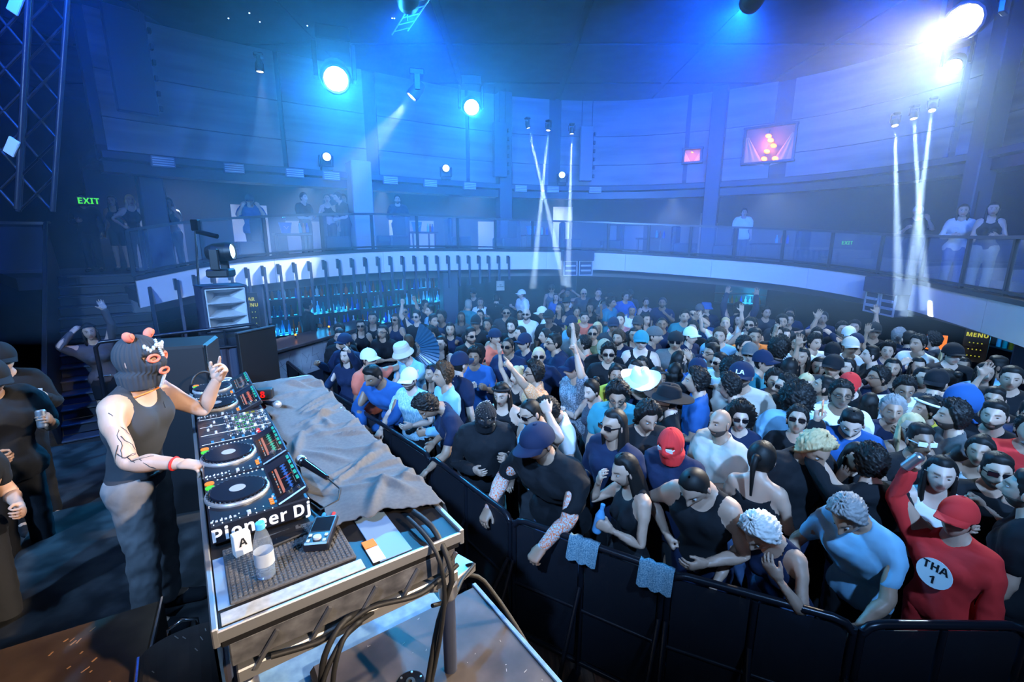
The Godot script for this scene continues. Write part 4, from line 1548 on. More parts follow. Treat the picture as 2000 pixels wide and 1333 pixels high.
func cloth_of(kind: String, pose: Dictionary, bones: Dictionary, female: bool, cell: float) -> ArrayMesh:
	var key := kind + str(pose) + str(female) + str(cell)
	if not cloth_cache.has(key):
		cloth_cache[key] = cloth_mesh(kind, bones, female, cell)
	return cloth_cache[key]

# o: {f, pose, skin, top, tone, legs, ltone, hair, htone, hat, hattone, eyes ("dark", "clear"), beard, l, r (things held)}
func person(label: String, group: String, where: Vector3, yaw: float, o: Dictionary, size := 1.0, wide := 1.0) -> Node3D:
	var t := thing("person", label, "person", Transform3D(Basis(Vector3.UP, yaw) * Basis.from_scale(Vector3(size * wide, size, size * wide)), where), group)
	var f: bool = o.get("f", false)
	var pose: Dictionary = o.get("pose", {})
	var cell: float = o.get("cell", crowd_cell)
	if not M.has("eye"):
		mat("eye", Color.WHITE, 0.2).vertex_color_use_as_albedo = true
	var bm := dressed_body(pose, f, cell)
	var bones: Dictionary = bm[1]
	var b := ob("body", bm[0], skin(o.get("skin", 1)), t)
	b.set_surface_override_material(1, M.eye)
	var top: String = o.get("top", "tee")
	if top:
		ob(PART_NAME[top], cloth_of(top, pose, bones, f, cell), o.get("topmat", cloth(o.get("tone", "black"))), t)
	var legs: String = o.get("legs", "trousers")
	if legs:
		ob(PART_NAME[legs], cloth_of(legs, pose, bones, f, cell), o.get("legmat", cloth(o.get("ltone", "black"))), t)
	ob("shoes", cloth_of("shoes", pose, bones, f, cell), cloth(o.get("stone", "black")), t)
	var h: String = o.get("hair", "short")
	if h:
		ob("hair", hair(h), cloth(o.get("htone", "dark hair")), t, bones.head)
	if o.get("hat", ""):
		ob(HAT_NAME[o.hat], hat(o.hat), o.get("hatmat", cloth(o.get("hattone", "navy"))), t, bones.head * Transform3D(Basis(Vector3.RIGHT, -0.08), Vector3(0, 0.004, 0)))
	if o.get("beard", false):
		ob("beard", beard(), cloth("stubble"), t, bones.head)
	match o.get("eyes", ""):
		"dark": ob("sunglasses", glasses(true), M.black_gloss, t, bones.head)
		"clear": ob("glasses", glasses(false), M.black, t, bones.head)
		"white": ob("sunglasses", glasses(true), M.white_plastic, t, bones.head)
	t.set_meta("hands", [t.transform * (bones.hand[0][0] as Transform3D), t.transform * (bones.hand[1][0] as Transform3D)])
	t.set_meta("head", t.transform * (bones.head as Transform3D))
	return t

# puts a thing into the hand of a person; q 0 left, 1 right
func give(who: Node3D, q: int, kind: String, m: Material, label: String, tilt := 0.0) -> MeshInstance3D:
	var h: Transform3D = who.get_meta("hands")[q]
	var grip := h.origin + h.basis.y.normalized() * 0.085 + h.basis.z.normalized() * 0.035
	var up := (h.basis.x.normalized() * (1.0 if q == 1 else -1.0)).lerp(Vector3.UP, 0.65).normalized()
	var z := h.basis.z.normalized()
	z = (z - up * z.dot(up)).normalized()
	var o := ob({"phone": "smartphone", "cup": "drinking_cup", "can": "drink_can", "bottle": "water_bottle"}[kind], held(kind), m, self, Transform3D(Basis(up.cross(z), up, z) * Basis(Vector3.RIGHT, tilt), grip))
	tag(o, label, {"phone": "phone", "cup": "cup", "can": "can", "bottle": "bottle"}[kind], "things held up in the crowd")
	return o
# x z turn size girth | build | arms, lean, nod | top | legs | hair | hat | eyewear | beard | thing held | label
const CROWD := [
	"-2.97 -7.81 0.06 0.97 0.94|m1|cross down 0.00 0.00|tee/black|trousers/navy|messy/dark hair||clear|||person in black T-shirt and glasses with an arm across the chest",
	"-2.75 -7.22 0.14 0.98 0.99|m1|down down 0.00 0.00|long/black|trousers/black|fade/dark hair|||||person in black long-sleeved top standing",
	"-2.52 -6.82 -0.39 0.98 1.04|m2|dance dance 0.00 0.00|long/navy|trousers/navy|buzz/dark hair|cap/navy||||person in navy long-sleeved top and navy cap dancing",
	"-2.36 -6.40 -0.26 0.92 1.04|f0|point rail 0.00 0.00|long/navy|trousers/navy|long/dark hair|||||person in navy long-sleeved top pointing up",
	"-1.90 -5.88 1.09 0.97 1.02|m2|out down 0.00 0.00|tee/coral|trousers/navy|buzz/dark hair|cap/white|||fan|person in coral T-shirt and white cap holding out a large fan",
	"-2.91 -8.73 0.23 0.92 1.00|f2|down hold 0.00 0.00|tank/black|trousers/denim|long/dark hair||dark|||person in black tank top and sunglasses with a hand at the chest",
	"-2.81 -9.18 0.17 0.96 1.06|f2|hold clasp 0.00 0.00|tank/black|trousers/black|long/dark hair|||||person in black tank top with hands together, behind the teal long-sleeved top",
	"-2.27 -7.97 -0.26 0.94 1.15|f2|clasp down 0.00 0.00|tee/black|trousers/black|long/dark hair||clear|||person in black T-shirt and glasses with hands together",
	"-2.36 -9.25 -0.32 0.94 0.96|f2|clasp clasp 0.00 0.00|vest/navy|trousers/charcoal|wavy/brown hair||dark|||person in navy sleeveless top and sunglasses with hands together",
	"-2.32 -9.88 0.13 0.98 0.95|m2|fist_up down 0.00 0.00|tee/blue|trousers/denim|fade/dark hair||dark|||person in blue T-shirt and sunglasses with a fist raised",
	"-1.88 -9.02 -0.28 1.00 0.94|m0|down fist_up 0.00 0.00|tee/black|trousers/black|fade/dark hair||dark|||person in black T-shirt and sunglasses with a fist raised",
	"-2.05 -10.71 0.99 0.99 0.95|m3|hold down 0.00 0.00|tee/navy|trousers/navy|short/dark hair|||||person in navy T-shirt with a hand at the chest, beside the teal hooded jacket",
	"-1.71 -9.66 -0.95 1.01 0.97|m1|clasp clasp 0.00 0.00|tee/light blue|trousers/denim|fade/dark hair|||||person in light blue T-shirt with hands together, in front of the teal hooded jacket",
	"-1.45 -8.29 0.82 1.02 0.96|m2|hold down 0.00 0.00|tee/navy|trousers/charcoal|fade/dark hair|||||person in navy T-shirt with a hand at the chest, behind the teal long-sleeved top",
	"-1.36 -7.62 0.08 0.94 1.04|f1|down face 0.00 0.00|long/teal|trousers/navy|afro/dark hair|||||person in teal long-sleeved top with a hand at the face",
	"-1.67 -7.29 -2.14 0.92 0.98|f1|down hold 0.00 0.00|crop/navy|trousers/black|long/brown hair|||||person in navy crop top with a hand at the chest",
	"-1.30 -6.32 -0.64 1.02 0.98|m0|reach rail 0.40 0.00|tee/light blue|trousers/black|buzz/dark hair|bucket/cream||||person in light blue T-shirt and cream bucket hat leaning forward",
	"-1.06 -12.69 -0.22 1.03 0.93|m2|hold_low hold 0.00 0.00|tee/black|trousers/navy|buzz/dark hair|cap/black||||person in black T-shirt and black cap with a hand at the chest",
	"-0.84 -12.19 0.09 0.92 1.03|f2|hold down 0.00 0.00|tee/white|trousers/charcoal|wavy/brown hair|||||person in white T-shirt with a hand at the chest, behind the teal hooded jacket",
	"-1.03 -10.74 2.56 0.99 0.97|m1|dance dance 0.00 0.00|hoodie/teal|trousers/denim|fade/grey hair|||||person in teal hooded jacket dancing",
	"-0.41 -12.03 2.92 0.99 1.01|m1|down down 0.00 0.00|tee/black|trousers/navy|fade/dark hair|||||person in black T-shirt standing",
	"-0.12 -9.66 0.02 0.99 1.10|m2|hold down 0.00 0.00|tee/charcoal|trousers/navy|buzz/dark hair|beanie/black|dark|||person in charcoal T-shirt and black beanie and sunglasses with a hand at the chest",
	"0.30 -13.49 -1.11 0.96 1.06|m1|down hold 0.00 0.00|loose/white|trousers/denim|buzz/dark hair|cap/white||||person in white loose shirt and white cap with a hand at the chest",
	"0.30 -9.34 -0.26 1.00 1.01|m0|down hold 0.00 0.00|tee/white|trousers/black|/dark hair||dark|b||person in white T-shirt and sunglasses with a hand at the chest",
	"0.17 -10.03 0.16 0.91 0.96|f3|down down 0.00 0.00|tee/navy|trousers/charcoal|long/dark hair|||||person in navy T-shirt standing",
	"1.25 -14.47 -0.21 0.99 1.02|m2|clasp down 0.00 0.00|tank/grey|trousers/denim|buzz/dark hair|cap_back/black|dark|||person in grey tank top and black backwards cap and sunglasses with hands together",
	"1.27 -13.26 -0.21 0.92 0.99|f1|down down 0.00 0.00|long/blue|trousers/denim|long/dark hair|||||person in blue long-sleeved top standing",
	"-1.35 -8.74 -0.34 1.02 1.02|m3|clap down 0.00 0.00|tee/navy|trousers/black|messy/dark hair|||||person in navy T-shirt clapping",
	"-1.08 -9.72 -0.09 0.92 0.93|f3|dance dance 0.00 0.00|long/grey|trousers/black|long/brown hair|||||person in grey long-sleeved top dancing",
	"-0.70 -10.14 -0.36 0.91 0.99|f1|dance dance 0.00 0.00|tank/black|trousers/black|long/dark hair||clear|||person in black tank top and glasses dancing",
	"-0.00 -8.06 -0.39 0.99 1.01|m0|down dance 0.00 0.00|tee/black|trousers/navy|curly/dark hair|||b||person in black T-shirt dancing, behind the coral T-shirt",
	"0.70 -8.61 -0.35 1.03 0.98|m4|clap down 0.00 0.00|tee/black|trousers/denim|buzz/dark hair|cap/black||||person in black T-shirt and black cap clapping",
	"-1.09 -8.01 0.06 0.96 0.97|f1|cross down 0.00 0.00|tee/navy|trousers/navy|long/dark hair|||||person in navy T-shirt with an arm across the chest, behind the teal long-sleeved top",
	"-0.65 -6.98 0.62 1.02 1.00|m2|hold_low down 0.00 0.00|tee/black|trousers/denim|fade/dark hair||dark|b||person in black T-shirt and sunglasses standing",
	"-0.29 -7.25 0.67 0.97 1.06|m2|face down 0.00 0.00|tee/coral|trousers/navy|buzz/dark hair|cap_back/navy||||person in coral T-shirt and navy backwards cap with a hand at the face",
	"-0.29 -7.70 -0.43 0.96 0.94|f2|down hold 0.00 0.00|tank/navy|trousers/black|long/dark hair|||||person in navy tank top with a hand at the chest, behind the coral T-shirt",
	"0.16 -7.64 -1.30 0.96 1.02|f1|down down 0.00 0.00|tee/charcoal|trousers/navy|long/dark hair|||||person in charcoal T-shirt standing",
	"-0.05 -6.27 -0.42 1.02 1.00|m3|clasp clasp 0.00 0.00|tee/navy|trousers/charcoal|buzz/dark hair||dark|||person in navy T-shirt and sunglasses with hands together",
	"0.20 -6.65 -0.91 1.00 0.96|m1|down down 0.00 0.00|tee/navy|trousers/black|buzz/dark hair|cap/navy|dark|||person in navy T-shirt and navy cap and sunglasses standing",
	"0.63 -6.48 -1.34 1.02 1.15|m2|clasp clasp 0.00 0.00|hoodie/navy|trousers/black|fade/dark hair||clear|||person in navy hooded jacket and glasses with hands together",
	"-1.10 -7.01 -0.31 0.94 1.10|f0|down phone 0.00 0.00|tank/black|trousers/black|long/dark hair||||phone|person in black tank top filming with a phone",
	"-0.51 -6.07 -0.06 0.96 1.05|m3|hold down 0.00 0.00|tee/blue|trousers/charcoal|messy/dark hair|||||person in blue T-shirt with a hand at the chest, beside the cream bucket hat",
	"0.35 -5.86 -0.05 1.00 1.01|m1|dance dance 0.00 0.00|tee/navy|trousers/denim|buzz/blond hair||dark|||person in navy T-shirt and sunglasses dancing",
	"0.57 -7.44 -1.32 0.96 0.98|f1|dance down 0.00 0.00|tee/navy|trousers/black|pony/dark hair|||||person in navy T-shirt dancing, beside the olive loose shirt",
	"1.11 -10.50 -0.93 0.97 1.05|f2|hold down 0.00 0.00|tank/navy|trousers/navy|long/dark hair|||||person in navy tank top with a hand at the chest, beside the yellow long-sleeved top",
	"0.80 -9.79 -1.71 0.98 0.96|m3|clasp clasp 0.20 0.00|loose/white|trousers/denim|buzz/dark hair|cap/white||||person in white loose shirt and white cap with hands together",
	"-0.64 -8.10 -0.15 1.02 0.94|m3|down dance 0.00 0.00|tee/black|trousers/denim|buzz/dark hair|cap/black||||person in black T-shirt and black cap dancing",
	"-0.45 -8.51 -0.32 0.96 1.07|f2|clasp clasp 0.00 0.00|tee/black|trousers/charcoal|bun/dark hair|||||person in black T-shirt with hands together, behind the teal long-sleeved top",
	"1.65 -13.75 0.11 0.96 1.02|f3|head head 0.00 0.00|crop/cream|trousers/black|bun/dark hair|||||person in cream crop top with a hand on the head",
	"2.10 -13.51 0.07 0.97 0.99|m2|dance down 0.00 0.00|loose/charcoal|trousers/denim|short/blond hair||dark|||person in charcoal loose shirt and sunglasses dancing",
	"2.42 -12.94 -0.00 1.02 1.03|m1|cross down 0.00 0.00|long/black|trousers/black|fade/dark hair|||||person in black long-sleeved top with an arm across the chest",
	"2.64 -12.54 -0.25 0.97 1.07|m2|down clasp 0.00 0.00|loose/grey|trousers/charcoal|buzz/dark hair|brim/black||||person in grey loose shirt and black wide-brimmed hat with hands together",
	"3.03 -12.30 0.30 1.00 1.01|m2|down clasp 0.00 0.00|loose/blue|trousers/black|messy/dark hair|||||person in blue loose shirt with hands together",
	"3.39 -13.18 -0.49 0.98 0.96|m4|hold_low hold 0.00 0.00|tee/charcoal|trousers/charcoal|buzz/dark hair|cap/black||||person in charcoal T-shirt and black cap with a hand at the chest",
	"1.31 -11.05 -0.16 1.00 1.02|m1|hold_low hold 0.00 0.00|long/navy|trousers/black|buzz/dark hair|brim/black||||person in navy long-sleeved top and black wide-brimmed hat with a hand at the chest",
	"1.81 -10.63 0.02 0.96 0.97|f3|phone down 0.00 0.00|tee/black|trousers/charcoal|long/dark hair||||phone|person in black T-shirt filming with a phone",
	"2.42 -11.30 0.87 0.98 1.20|m3|down hold 0.00 0.00|tee/teal|trousers/charcoal|messy/dark hair|||||person in teal T-shirt with a hand at the chest",
	"3.48 -11.93 -0.04 0.94 0.95|f2|hold down 0.00 0.00|tank/black|trousers/navy|bun/dark hair|||||person in black tank top with a hand at the chest, behind the white long-sleeved top",
	"3.65 -11.11 -0.44 1.00 1.06|m3|clap down 0.00 0.00|tee/navy|trousers/navy|buzz/dark hair|beanie/charcoal||b||person in navy T-shirt and charcoal beanie clapping",
	"2.78 -10.57 -0.23 0.93 1.05|f2|hold down 0.00 0.00|long/white|trousers/charcoal|wavy/blue hair|||||person in white long-sleeved top with a hand at the chest",
	"1.45 -9.13 -0.02 0.97 1.10|m1|hold_low hold 0.00 0.00|loose/coral|trousers/navy|fade/dark hair|||||person in coral loose shirt with a hand at the chest",
	"2.02 -8.45 -0.44 1.02 0.93|m0|hold down 0.00 0.00|tee/pink|trousers/charcoal|fade/dark hair|||||person in pink T-shirt with a hand at the chest",
	"2.69 -9.14 0.25 0.95 0.96|f1|cross down 0.00 0.00|tank/black|trousers/black|long/dark hair|||||person in black tank top with an arm across the chest",
	"2.74 -8.30 -0.28 0.99 1.15|m3|out_up clap 0.00 0.00|tee/navy|trousers/black|buzz/dark hair|||||person in navy T-shirt with an arm flung up",
	"3.34 -8.83 -0.18 1.02 1.04|m1|head down 0.00 0.00|tee/teal|trousers/charcoal|fade/dark hair|||||person in teal T-shirt with a hand on the head",
	"1.44 -10.18 0.08 0.95 0.96|f2|cross down 0.00 0.00|long/yellow|trousers/charcoal|bun/dark hair|||||person in yellow long-sleeved top with an arm across the chest",
	"1.05 -8.20 1.74 1.00 0.96|m2|dance down 0.00 0.00|tee/light blue|trousers/navy|buzz/dark hair|cap_back/navy||||person in light blue T-shirt and navy backwards cap dancing",
	"1.02 -7.55 2.22 0.98 1.00|m3|hold_low hold 0.00 0.00|tee/grey|trousers/denim|curly/brown hair|||||person in grey T-shirt with a hand at the chest, behind the olive loose shirt",
	"1.29 -7.19 -0.25 1.02 0.93|m2|down hold 0.00 0.00|loose/olive|trousers/charcoal|buzz/dark hair||dark|||person in olive loose shirt and sunglasses with a hand at the chest",
	"1.58 -8.38 -0.18 0.93 1.02|f3|hold down 0.00 0.00|tee/white|trousers/charcoal|long/blond hair|||||person in white T-shirt with a hand at the chest, beside the pink T-shirt",
	"1.73 -7.29 -0.64 0.96 1.10|m2|dance down 0.00 0.00|hoodie/navy|trousers/charcoal|messy/brown hair|||b||person in navy hooded jacket dancing",
	"2.05 -7.61 -0.11 0.95 1.04|f2|hold down 0.00 0.00|crop/black|trousers/charcoal|long/dark hair|||||person in black crop top with a hand at the chest",
	"1.78 -7.97 -0.20 1.01 1.02|m3|down dance 0.00 0.00|tee/charcoal|trousers/black|buzz/dark hair|cap/navy||||person in charcoal T-shirt and navy cap dancing",
	"1.88 -6.56 -0.26 1.03 1.10|m0|clasp down 0.00 0.00|tank/black|trousers/black|buzz/dark hair|cap/teal||||person in black tank top and teal cap with hands together",
	"2.20 -7.06 0.89 1.01 1.10|m1|dance down 0.00 0.00|tee/navy|trousers/denim|buzz/dark hair|cap_back/grey||||person in navy T-shirt and grey backwards cap dancing",
	"2.42 -6.66 -0.39 1.01 1.15|m2|face down 0.00 0.00|tee/grey|trousers/black|buzz/dark hair|cap_back/black|dark|||person in grey T-shirt and black backwards cap and sunglasses with a hand at the face",
	"1.11 -6.77 -1.91 0.97 1.06|m1|fist_up down 0.00 0.00|tank/coral|trousers/black|short/dark hair|||||person in coral tank top with a fist raised",
	"1.31 -6.36 -0.22 1.00 1.05|m2|hold down 0.00 0.30|hoodie/black|trousers/black|buzz/dark hair|cap/khaki|||cup|person in black hooded jacket and khaki cap holding a cup",
	"1.26 -5.84 -0.21 1.02 1.02|m1|down hold 0.00 0.00|tee/black|trousers/black|messy/dark hair||dark|||person in black T-shirt and sunglasses with a hand at the chest",
	"1.53 -5.47 -1.17 0.95 0.98|f1|down down 0.00 0.00|tank/navy|trousers/charcoal|long/dark hair|||||person in navy tank top standing",
	"2.17 -5.85 1.80 0.96 0.99|f1|clap down 0.00 0.00|long/blue|trousers/charcoal|long/dark hair|||||person in blue long-sleeved top clapping",
	"2.23 -8.03 -0.58 1.02 0.94|m3|down hold 0.00 0.00|tee/black|trousers/charcoal|buzz/dark hair|cap/charcoal||||person in black T-shirt and charcoal cap with a hand at the chest",
	"4.14 -10.09 -0.37 0.98 0.98|m2|clasp clasp 0.00 0.00|tee/navy|trousers/charcoal|buzz/dark hair|cap/grey||||person in navy T-shirt and grey cap with hands together",
	"3.78 -8.94 0.01 0.96 0.99|m4|cross down 0.00 0.00|tee/blue|trousers/black|buzz/dark hair|||||person in blue T-shirt with an arm across the chest",
	"4.43 -10.43 -0.57 0.97 1.06|m0|hold down 0.00 0.00|hoodie/navy|trousers/navy|buzz/dark hair|bucket/blue||||person in navy hooded jacket and blue bucket hat with a hand at the chest",
	"3.99 -8.49 -0.47 0.96 0.96|m0|up out_up 0.00 -0.30|tee/white|trousers/black|fade/blond hair|||||person in white T-shirt with an arm raised",
	"3.22 -6.99 -0.57 1.02 1.07|m1|down clasp 0.00 0.00|tee/light blue|trousers/denim|short/brown hair|||||person in light blue T-shirt with hands together, beside the orange loose shirt",
	"2.95 -6.63 -0.23 0.97 1.05|m2|down dance 0.00 0.00|tee/navy|trousers/navy|short/dark hair||clear|||person in navy T-shirt and glasses dancing",
	"2.76 -6.14 -1.24 0.98 1.20|m3|hold_low hold 0.00 0.00|tee/light blue|trousers/charcoal|fade/dark hair||clear|||person in light blue T-shirt and glasses with a hand at the chest",
	"2.67 -5.70 -1.24 0.97 1.03|m2|hold_low down 0.00 0.00|tee/white|trousers/charcoal|fade/dark hair||dark|||person in white T-shirt and sunglasses standing",
	"3.72 -6.93 -0.33 1.02 1.15|m2|hold_low hold 0.00 0.00|loose/orange|trousers/denim|fade/dark hair|||||person in orange loose shirt with a hand at the chest",
	"3.21 -6.25 0.27 1.03 1.06|m1|hold_low down 0.00 0.00|tee/navy|trousers/black|short/dark hair||clear|||person in navy T-shirt and glasses standing",
	"3.10 -5.83 -0.63 1.02 0.98|m0|hold_low hold 0.00 0.00|loose/white|trousers/charcoal|buzz/dark hair|cap/grey|dark|||person in white loose shirt and grey cap and sunglasses with a hand at the chest",
	"4.22 -8.04 -0.64 1.01 1.00|m1|down dance 0.00 0.00|tank/white|trousers/black|short/dark hair||dark|b||person in white tank top and sunglasses dancing",
	"4.53 -9.07 -0.43 0.95 1.02|f0|hold_low hold 0.00 0.00|tank/navy|trousers/black|long/dark hair|||||person in navy tank top with a hand at the chest, behind the teal tank top",
	"4.47 -8.42 -0.44 0.97 0.95|m1|down down 0.00 0.00|tee/charcoal|trousers/navy|short/dark hair||dark|||person in charcoal T-shirt and sunglasses standing",
	"4.15 -7.08 -0.41 1.03 0.97|m1|down clasp 0.00 0.00|tee/black|trousers/charcoal|short/dark hair||dark|||person in black T-shirt and sunglasses with hands together, behind the orange loose shirt",
	"4.68 -7.75 -0.18 0.93 1.03|f0|clap down 0.00 0.00|tank/brown|trousers/denim|wavy/dark hair|||||person in brown tank top clapping",
	"4.17 -6.57 -0.61 1.00 1.05|m2|down film 0.00 0.00|tee/white|trousers/navy|messy/dark hair|||b|phone|person in white T-shirt filming with a phone",
	"3.56 -5.98 1.84 1.03 0.95|m2|cross down 0.00 0.00|hoodie/black|trousers/black|afro/dark hair|||||person in black hooded jacket with an arm across the chest",
	"3.99 -6.13 -0.94 0.95 1.03|f2|clap down 0.00 0.00|tank/cream|trousers/charcoal|long/dark hair|||||person in cream tank top clapping",
	"3.02 -5.41 0.73 1.02 0.95|m2|cross down 0.00 0.00|tee/teal|trousers/navy|buzz/dark hair|cap/navy||||person in teal T-shirt and navy cap with an arm across the chest",
	"4.77 -9.64 2.45 1.03 1.04|m2|up up 0.00 0.00|long/navy|trousers/navy|messy/dark hair|||||person in navy long-sleeved top with an arm raised",
	"5.26 -7.98 -0.55 0.92 1.04|f2|clap down 0.00 0.00|tank/teal|trousers/navy|long/blue hair|||||person in teal tank top clapping",
	"5.17 -8.51 -0.29 1.01 0.99|m1|dance dance 0.00 0.00|tee/black|trousers/black|short/dark hair|||||person in black T-shirt dancing, behind the teal tank top",
	"4.85 -8.17 -0.44 1.03 1.04|m1|out_up down 0.00 0.00|tee/charcoal|trousers/charcoal|short/dark hair|||||person in charcoal T-shirt with an arm flung up",
	"5.25 -9.43 -0.16 1.01 0.94|m1|dance dance 0.00 0.00|tee/charcoal|trousers/charcoal|short/dark hair|||||person in charcoal T-shirt dancing",
	"5.70 -9.37 -0.43 1.00 1.02|m3|cross down 0.00 0.00|tee/navy|trousers/black|short/dark hair|||||person in navy T-shirt with an arm across the chest, behind the teal tank top",
	"3.03 -7.58 -0.58 1.02 0.94|m1|dance down 0.00 0.00|tee/black|trousers/black|short/dark hair|||||person in black T-shirt dancing, beside the orange loose shirt",
	"2.77 -7.05 0.52 1.01 0.97|m1|down dance 0.00 0.00|tee/navy|trousers/navy|buzz/dark hair|cap/white||||person in navy T-shirt and white cap dancing",
	"4.72 -10.09 -0.14 0.90 1.06|f1|down clasp 0.00 0.00|tee/navy|trousers/black|long/dark hair|||||person in navy T-shirt with hands together, beside the blue bucket hat",
	"5.36 -7.20 -0.30 1.00 0.97|m1|hold_low hold 0.00 0.00|tee/grey|trousers/black|buzz/dark hair|cap/white||||person in grey T-shirt and white cap with a hand at the chest",
	"5.80 -7.25 -0.54 1.03 0.95|m2|down down 0.00 0.00|long/black|trousers/black|buzz/dark hair|cap/black||||person in black long-sleeved top and black cap standing",
	"4.56 -6.80 0.04 0.98 1.02|m1|face down 0.00 0.00|tee/white|trousers/black|messy/dark hair|||||person in white T-shirt with a hand at the face",
	"4.86 -6.46 -0.32 0.99 1.05|m3|clasp clasp 0.00 0.00|tee/white|trousers/black|buzz/dark hair|cap/cream||||person in white T-shirt and cream cap with hands together",
	"4.45 -6.21 -0.73 0.99 0.98|m3|down clasp 0.00 0.30|tee/black|trousers/charcoal|buzz/dark hair|cap/black||||person in black T-shirt and black cap with hands together, in front of the cream cap",
	"4.84 -6.00 -1.95 0.98 0.96|m0|clap down 0.00 0.00|tee/black|trousers/black|fade/dark hair|||||person in black T-shirt clapping",
	"5.18 -6.78 -0.72 0.98 1.05|m2|hold_low down 0.00 0.00|tee/black|trousers/charcoal|buzz/dark hair|cap_back/navy||||person in black T-shirt and navy backwards cap standing",
	"5.75 -6.35 -1.34 1.03 1.03|m2|clasp down 0.00 0.00|tee/white|trousers/charcoal|short/dark hair|||||person in white T-shirt with hands together",
	"6.26 -7.32 2.04 0.97 0.96|m1|dance down 0.00 0.00|tee/grey|trousers/navy|messy/grey hair|||||person in grey T-shirt dancing",
	"6.10 -6.90 -3.44 0.99 1.10|m0|dance down 0.00 0.00|tee/navy|trousers/black|fade/dark hair|||||person in navy T-shirt dancing, behind the cream cap",
	"6.54 -6.97 -2.43 0.97 1.04|m0|down hold 0.00 0.00|tee/grey|trousers/navy|messy/dark hair|||||person in grey T-shirt with a hand at the chest, beside the teal tank top",
	"6.38 -6.56 -0.38 0.90 0.99|f2|hold_low hold 0.00 0.00|tank/cream|trousers/charcoal|long/blond hair|||||person in cream tank top with a hand at the chest",
	"5.31 -6.34 -0.65 0.97 0.93|m1|out down 0.00 0.00|tee/navy|trousers/denim|messy/dark hair|||||person in navy T-shirt with an arm stretched out",
	"5.63 -6.79 -0.70 0.91 1.01|f2|down up 0.00 0.00|tank/black|trousers/navy|long/dark hair|||||person in black tank top with an arm raised",
	"5.09 -7.55 -0.53 0.96 0.95|m1|head down 0.00 0.00|long/navy|trousers/denim|short/dark hair|||||person in navy long-sleeved top with a hand on the head",
	"5.54 -7.62 -0.29 1.01 0.98|m1|down clasp 0.00 0.00|tee/black|trousers/charcoal|short/dark hair|||||person in black T-shirt with hands together, beside the teal tank top",
	"6.02 -8.82 -0.55 1.00 0.96|m2|down hold 0.00 0.00|tee/navy|trousers/denim|short/dark hair|||||person in navy T-shirt with a hand at the chest, behind the teal tank top",
	"6.02 -7.97 -0.69 0.99 1.01|m1|up down 0.00 0.00|tee/charcoal|trousers/black|short/dark hair|||||person in charcoal T-shirt with an arm raised",
	"4.75 -5.55 -0.70 0.95 1.02|f2|down hold 0.00 0.00|tank/black|trousers/charcoal|long/dark hair|||||person in black tank top with a hand at the chest, behind the blue raised hood",
	"6.02 -5.95 -0.52 0.90 1.01|f2|dance down 0.00 0.00|tank/navy|trousers/navy|long/dark hair|||||person in navy tank top dancing",
	"5.62 -5.28 -0.50 0.96 1.01|f1|down hold 0.00 0.00|long/light blue|trousers/denim|long/dark hair||||cup|person in light blue long-sleeved top holding a cup",
	"6.02 -5.50 -2.17 0.97 1.10|m3|hold down 0.00 0.00|loose/light blue|trousers/navy|fade/dark hair|||||person in light blue loose shirt with a hand at the chest, beside the cream cap",
	"5.40 -4.79 -0.76 1.01 1.10|m1|down hold 0.00 0.00|tee/black|trousers/black|fade/dark hair|||||person in black T-shirt with a hand at the chest",
	"5.63 -5.73 -0.34 1.03 1.04|m0|down clasp 0.00 0.00|tee/black|trousers/charcoal|buzz/dark hair|cap/black||||person in black T-shirt and black cap with hands together, beside the cream cap",
	"5.17 -5.68 -0.38 0.94 0.95|f1|down head 0.00 0.00|tank/black|trousers/charcoal|long/dark hair|||||person in black tank top with a hand on the head",
	"5.16 -5.23 -2.68 0.92 1.05|f2|dance dance 0.00 0.00|tee/black|trousers/denim|bun/dark hair|||||person in black T-shirt dancing, in front of the cream cap",
	"-1.44 -5.48 -0.46 1.01 1.15|m3|lean lean 0.45 0.00|long/blue|trousers/navy|fade/dark hair|||||person in blue long-sleeved top resting arms on the barrier",
	"-1.13 -5.10 -0.43 0.96 0.97|m0|clasp rail 0.10 0.00|tee/striped light blue|trousers/black|buzz/dark hair|cap/white||b||person in striped light blue T-shirt and white cap leaning on the barrier",
	"-0.49 -4.41 -1.16 1.02 1.01|m2|rail clasp 0.40 0.60|tee/navy|trousers/charcoal|messy/dark hair|||||person in navy T-shirt leaning on the barrier",
	"-0.99 -5.53 -0.61 0.91 0.96|f2|hold_low down 0.00 0.00|crop/navy|trousers/black|long/dark hair|beanie/navy||||person in navy crop top and navy beanie standing",
	"-0.72 -4.79 -1.10 1.03 0.97|m2|hold_low down 0.00 0.00|long/light blue|trousers/black|messy/brown hair|||||person in light blue long-sleeved top standing",
	"-0.09 -4.62 -0.35 0.95 1.03|f1|clasp face 0.00 0.20|crop/black|trousers/black|long/dark hair|headband/black||||person in black crop top and black headband with a hand at the face",
	"0.07 -5.51 -0.79 0.90 0.93|f1|down up 0.00 0.00|crop/black|trousers/black|bun/blond hair|||||person in black crop top with an arm raised",
	"0.27 -5.10 -1.37 0.99 1.00|m2|point clasp 0.00 0.00|loose/floral orange|trousers/charcoal|curly/dark hair||clear|||person in floral orange loose shirt and glasses pointing up",
	"0.22 -3.88 -0.91 1.01 1.02|m1|head down 0.00 0.35|tank/light blue|trousers/charcoal|buzz/dark hair||dark|||person in light blue tank top and sunglasses with a hand on the head",
	"-0.25 -4.02 0.11 0.96 1.03|m1|hold clasp 0.00 0.30|hoodie/black|trousers/charcoal|/dark hair|balaclava/black|||studs|person in black hooded jacket and black knitted balaclava covered in metal studs",
	"-0.63 -5.24 2.27 1.03 0.95|m0|hold down 0.00 0.00|tee/navy|trousers/black|buzz/dark hair|cap/navy||||person in navy T-shirt and navy cap with a hand at the chest",
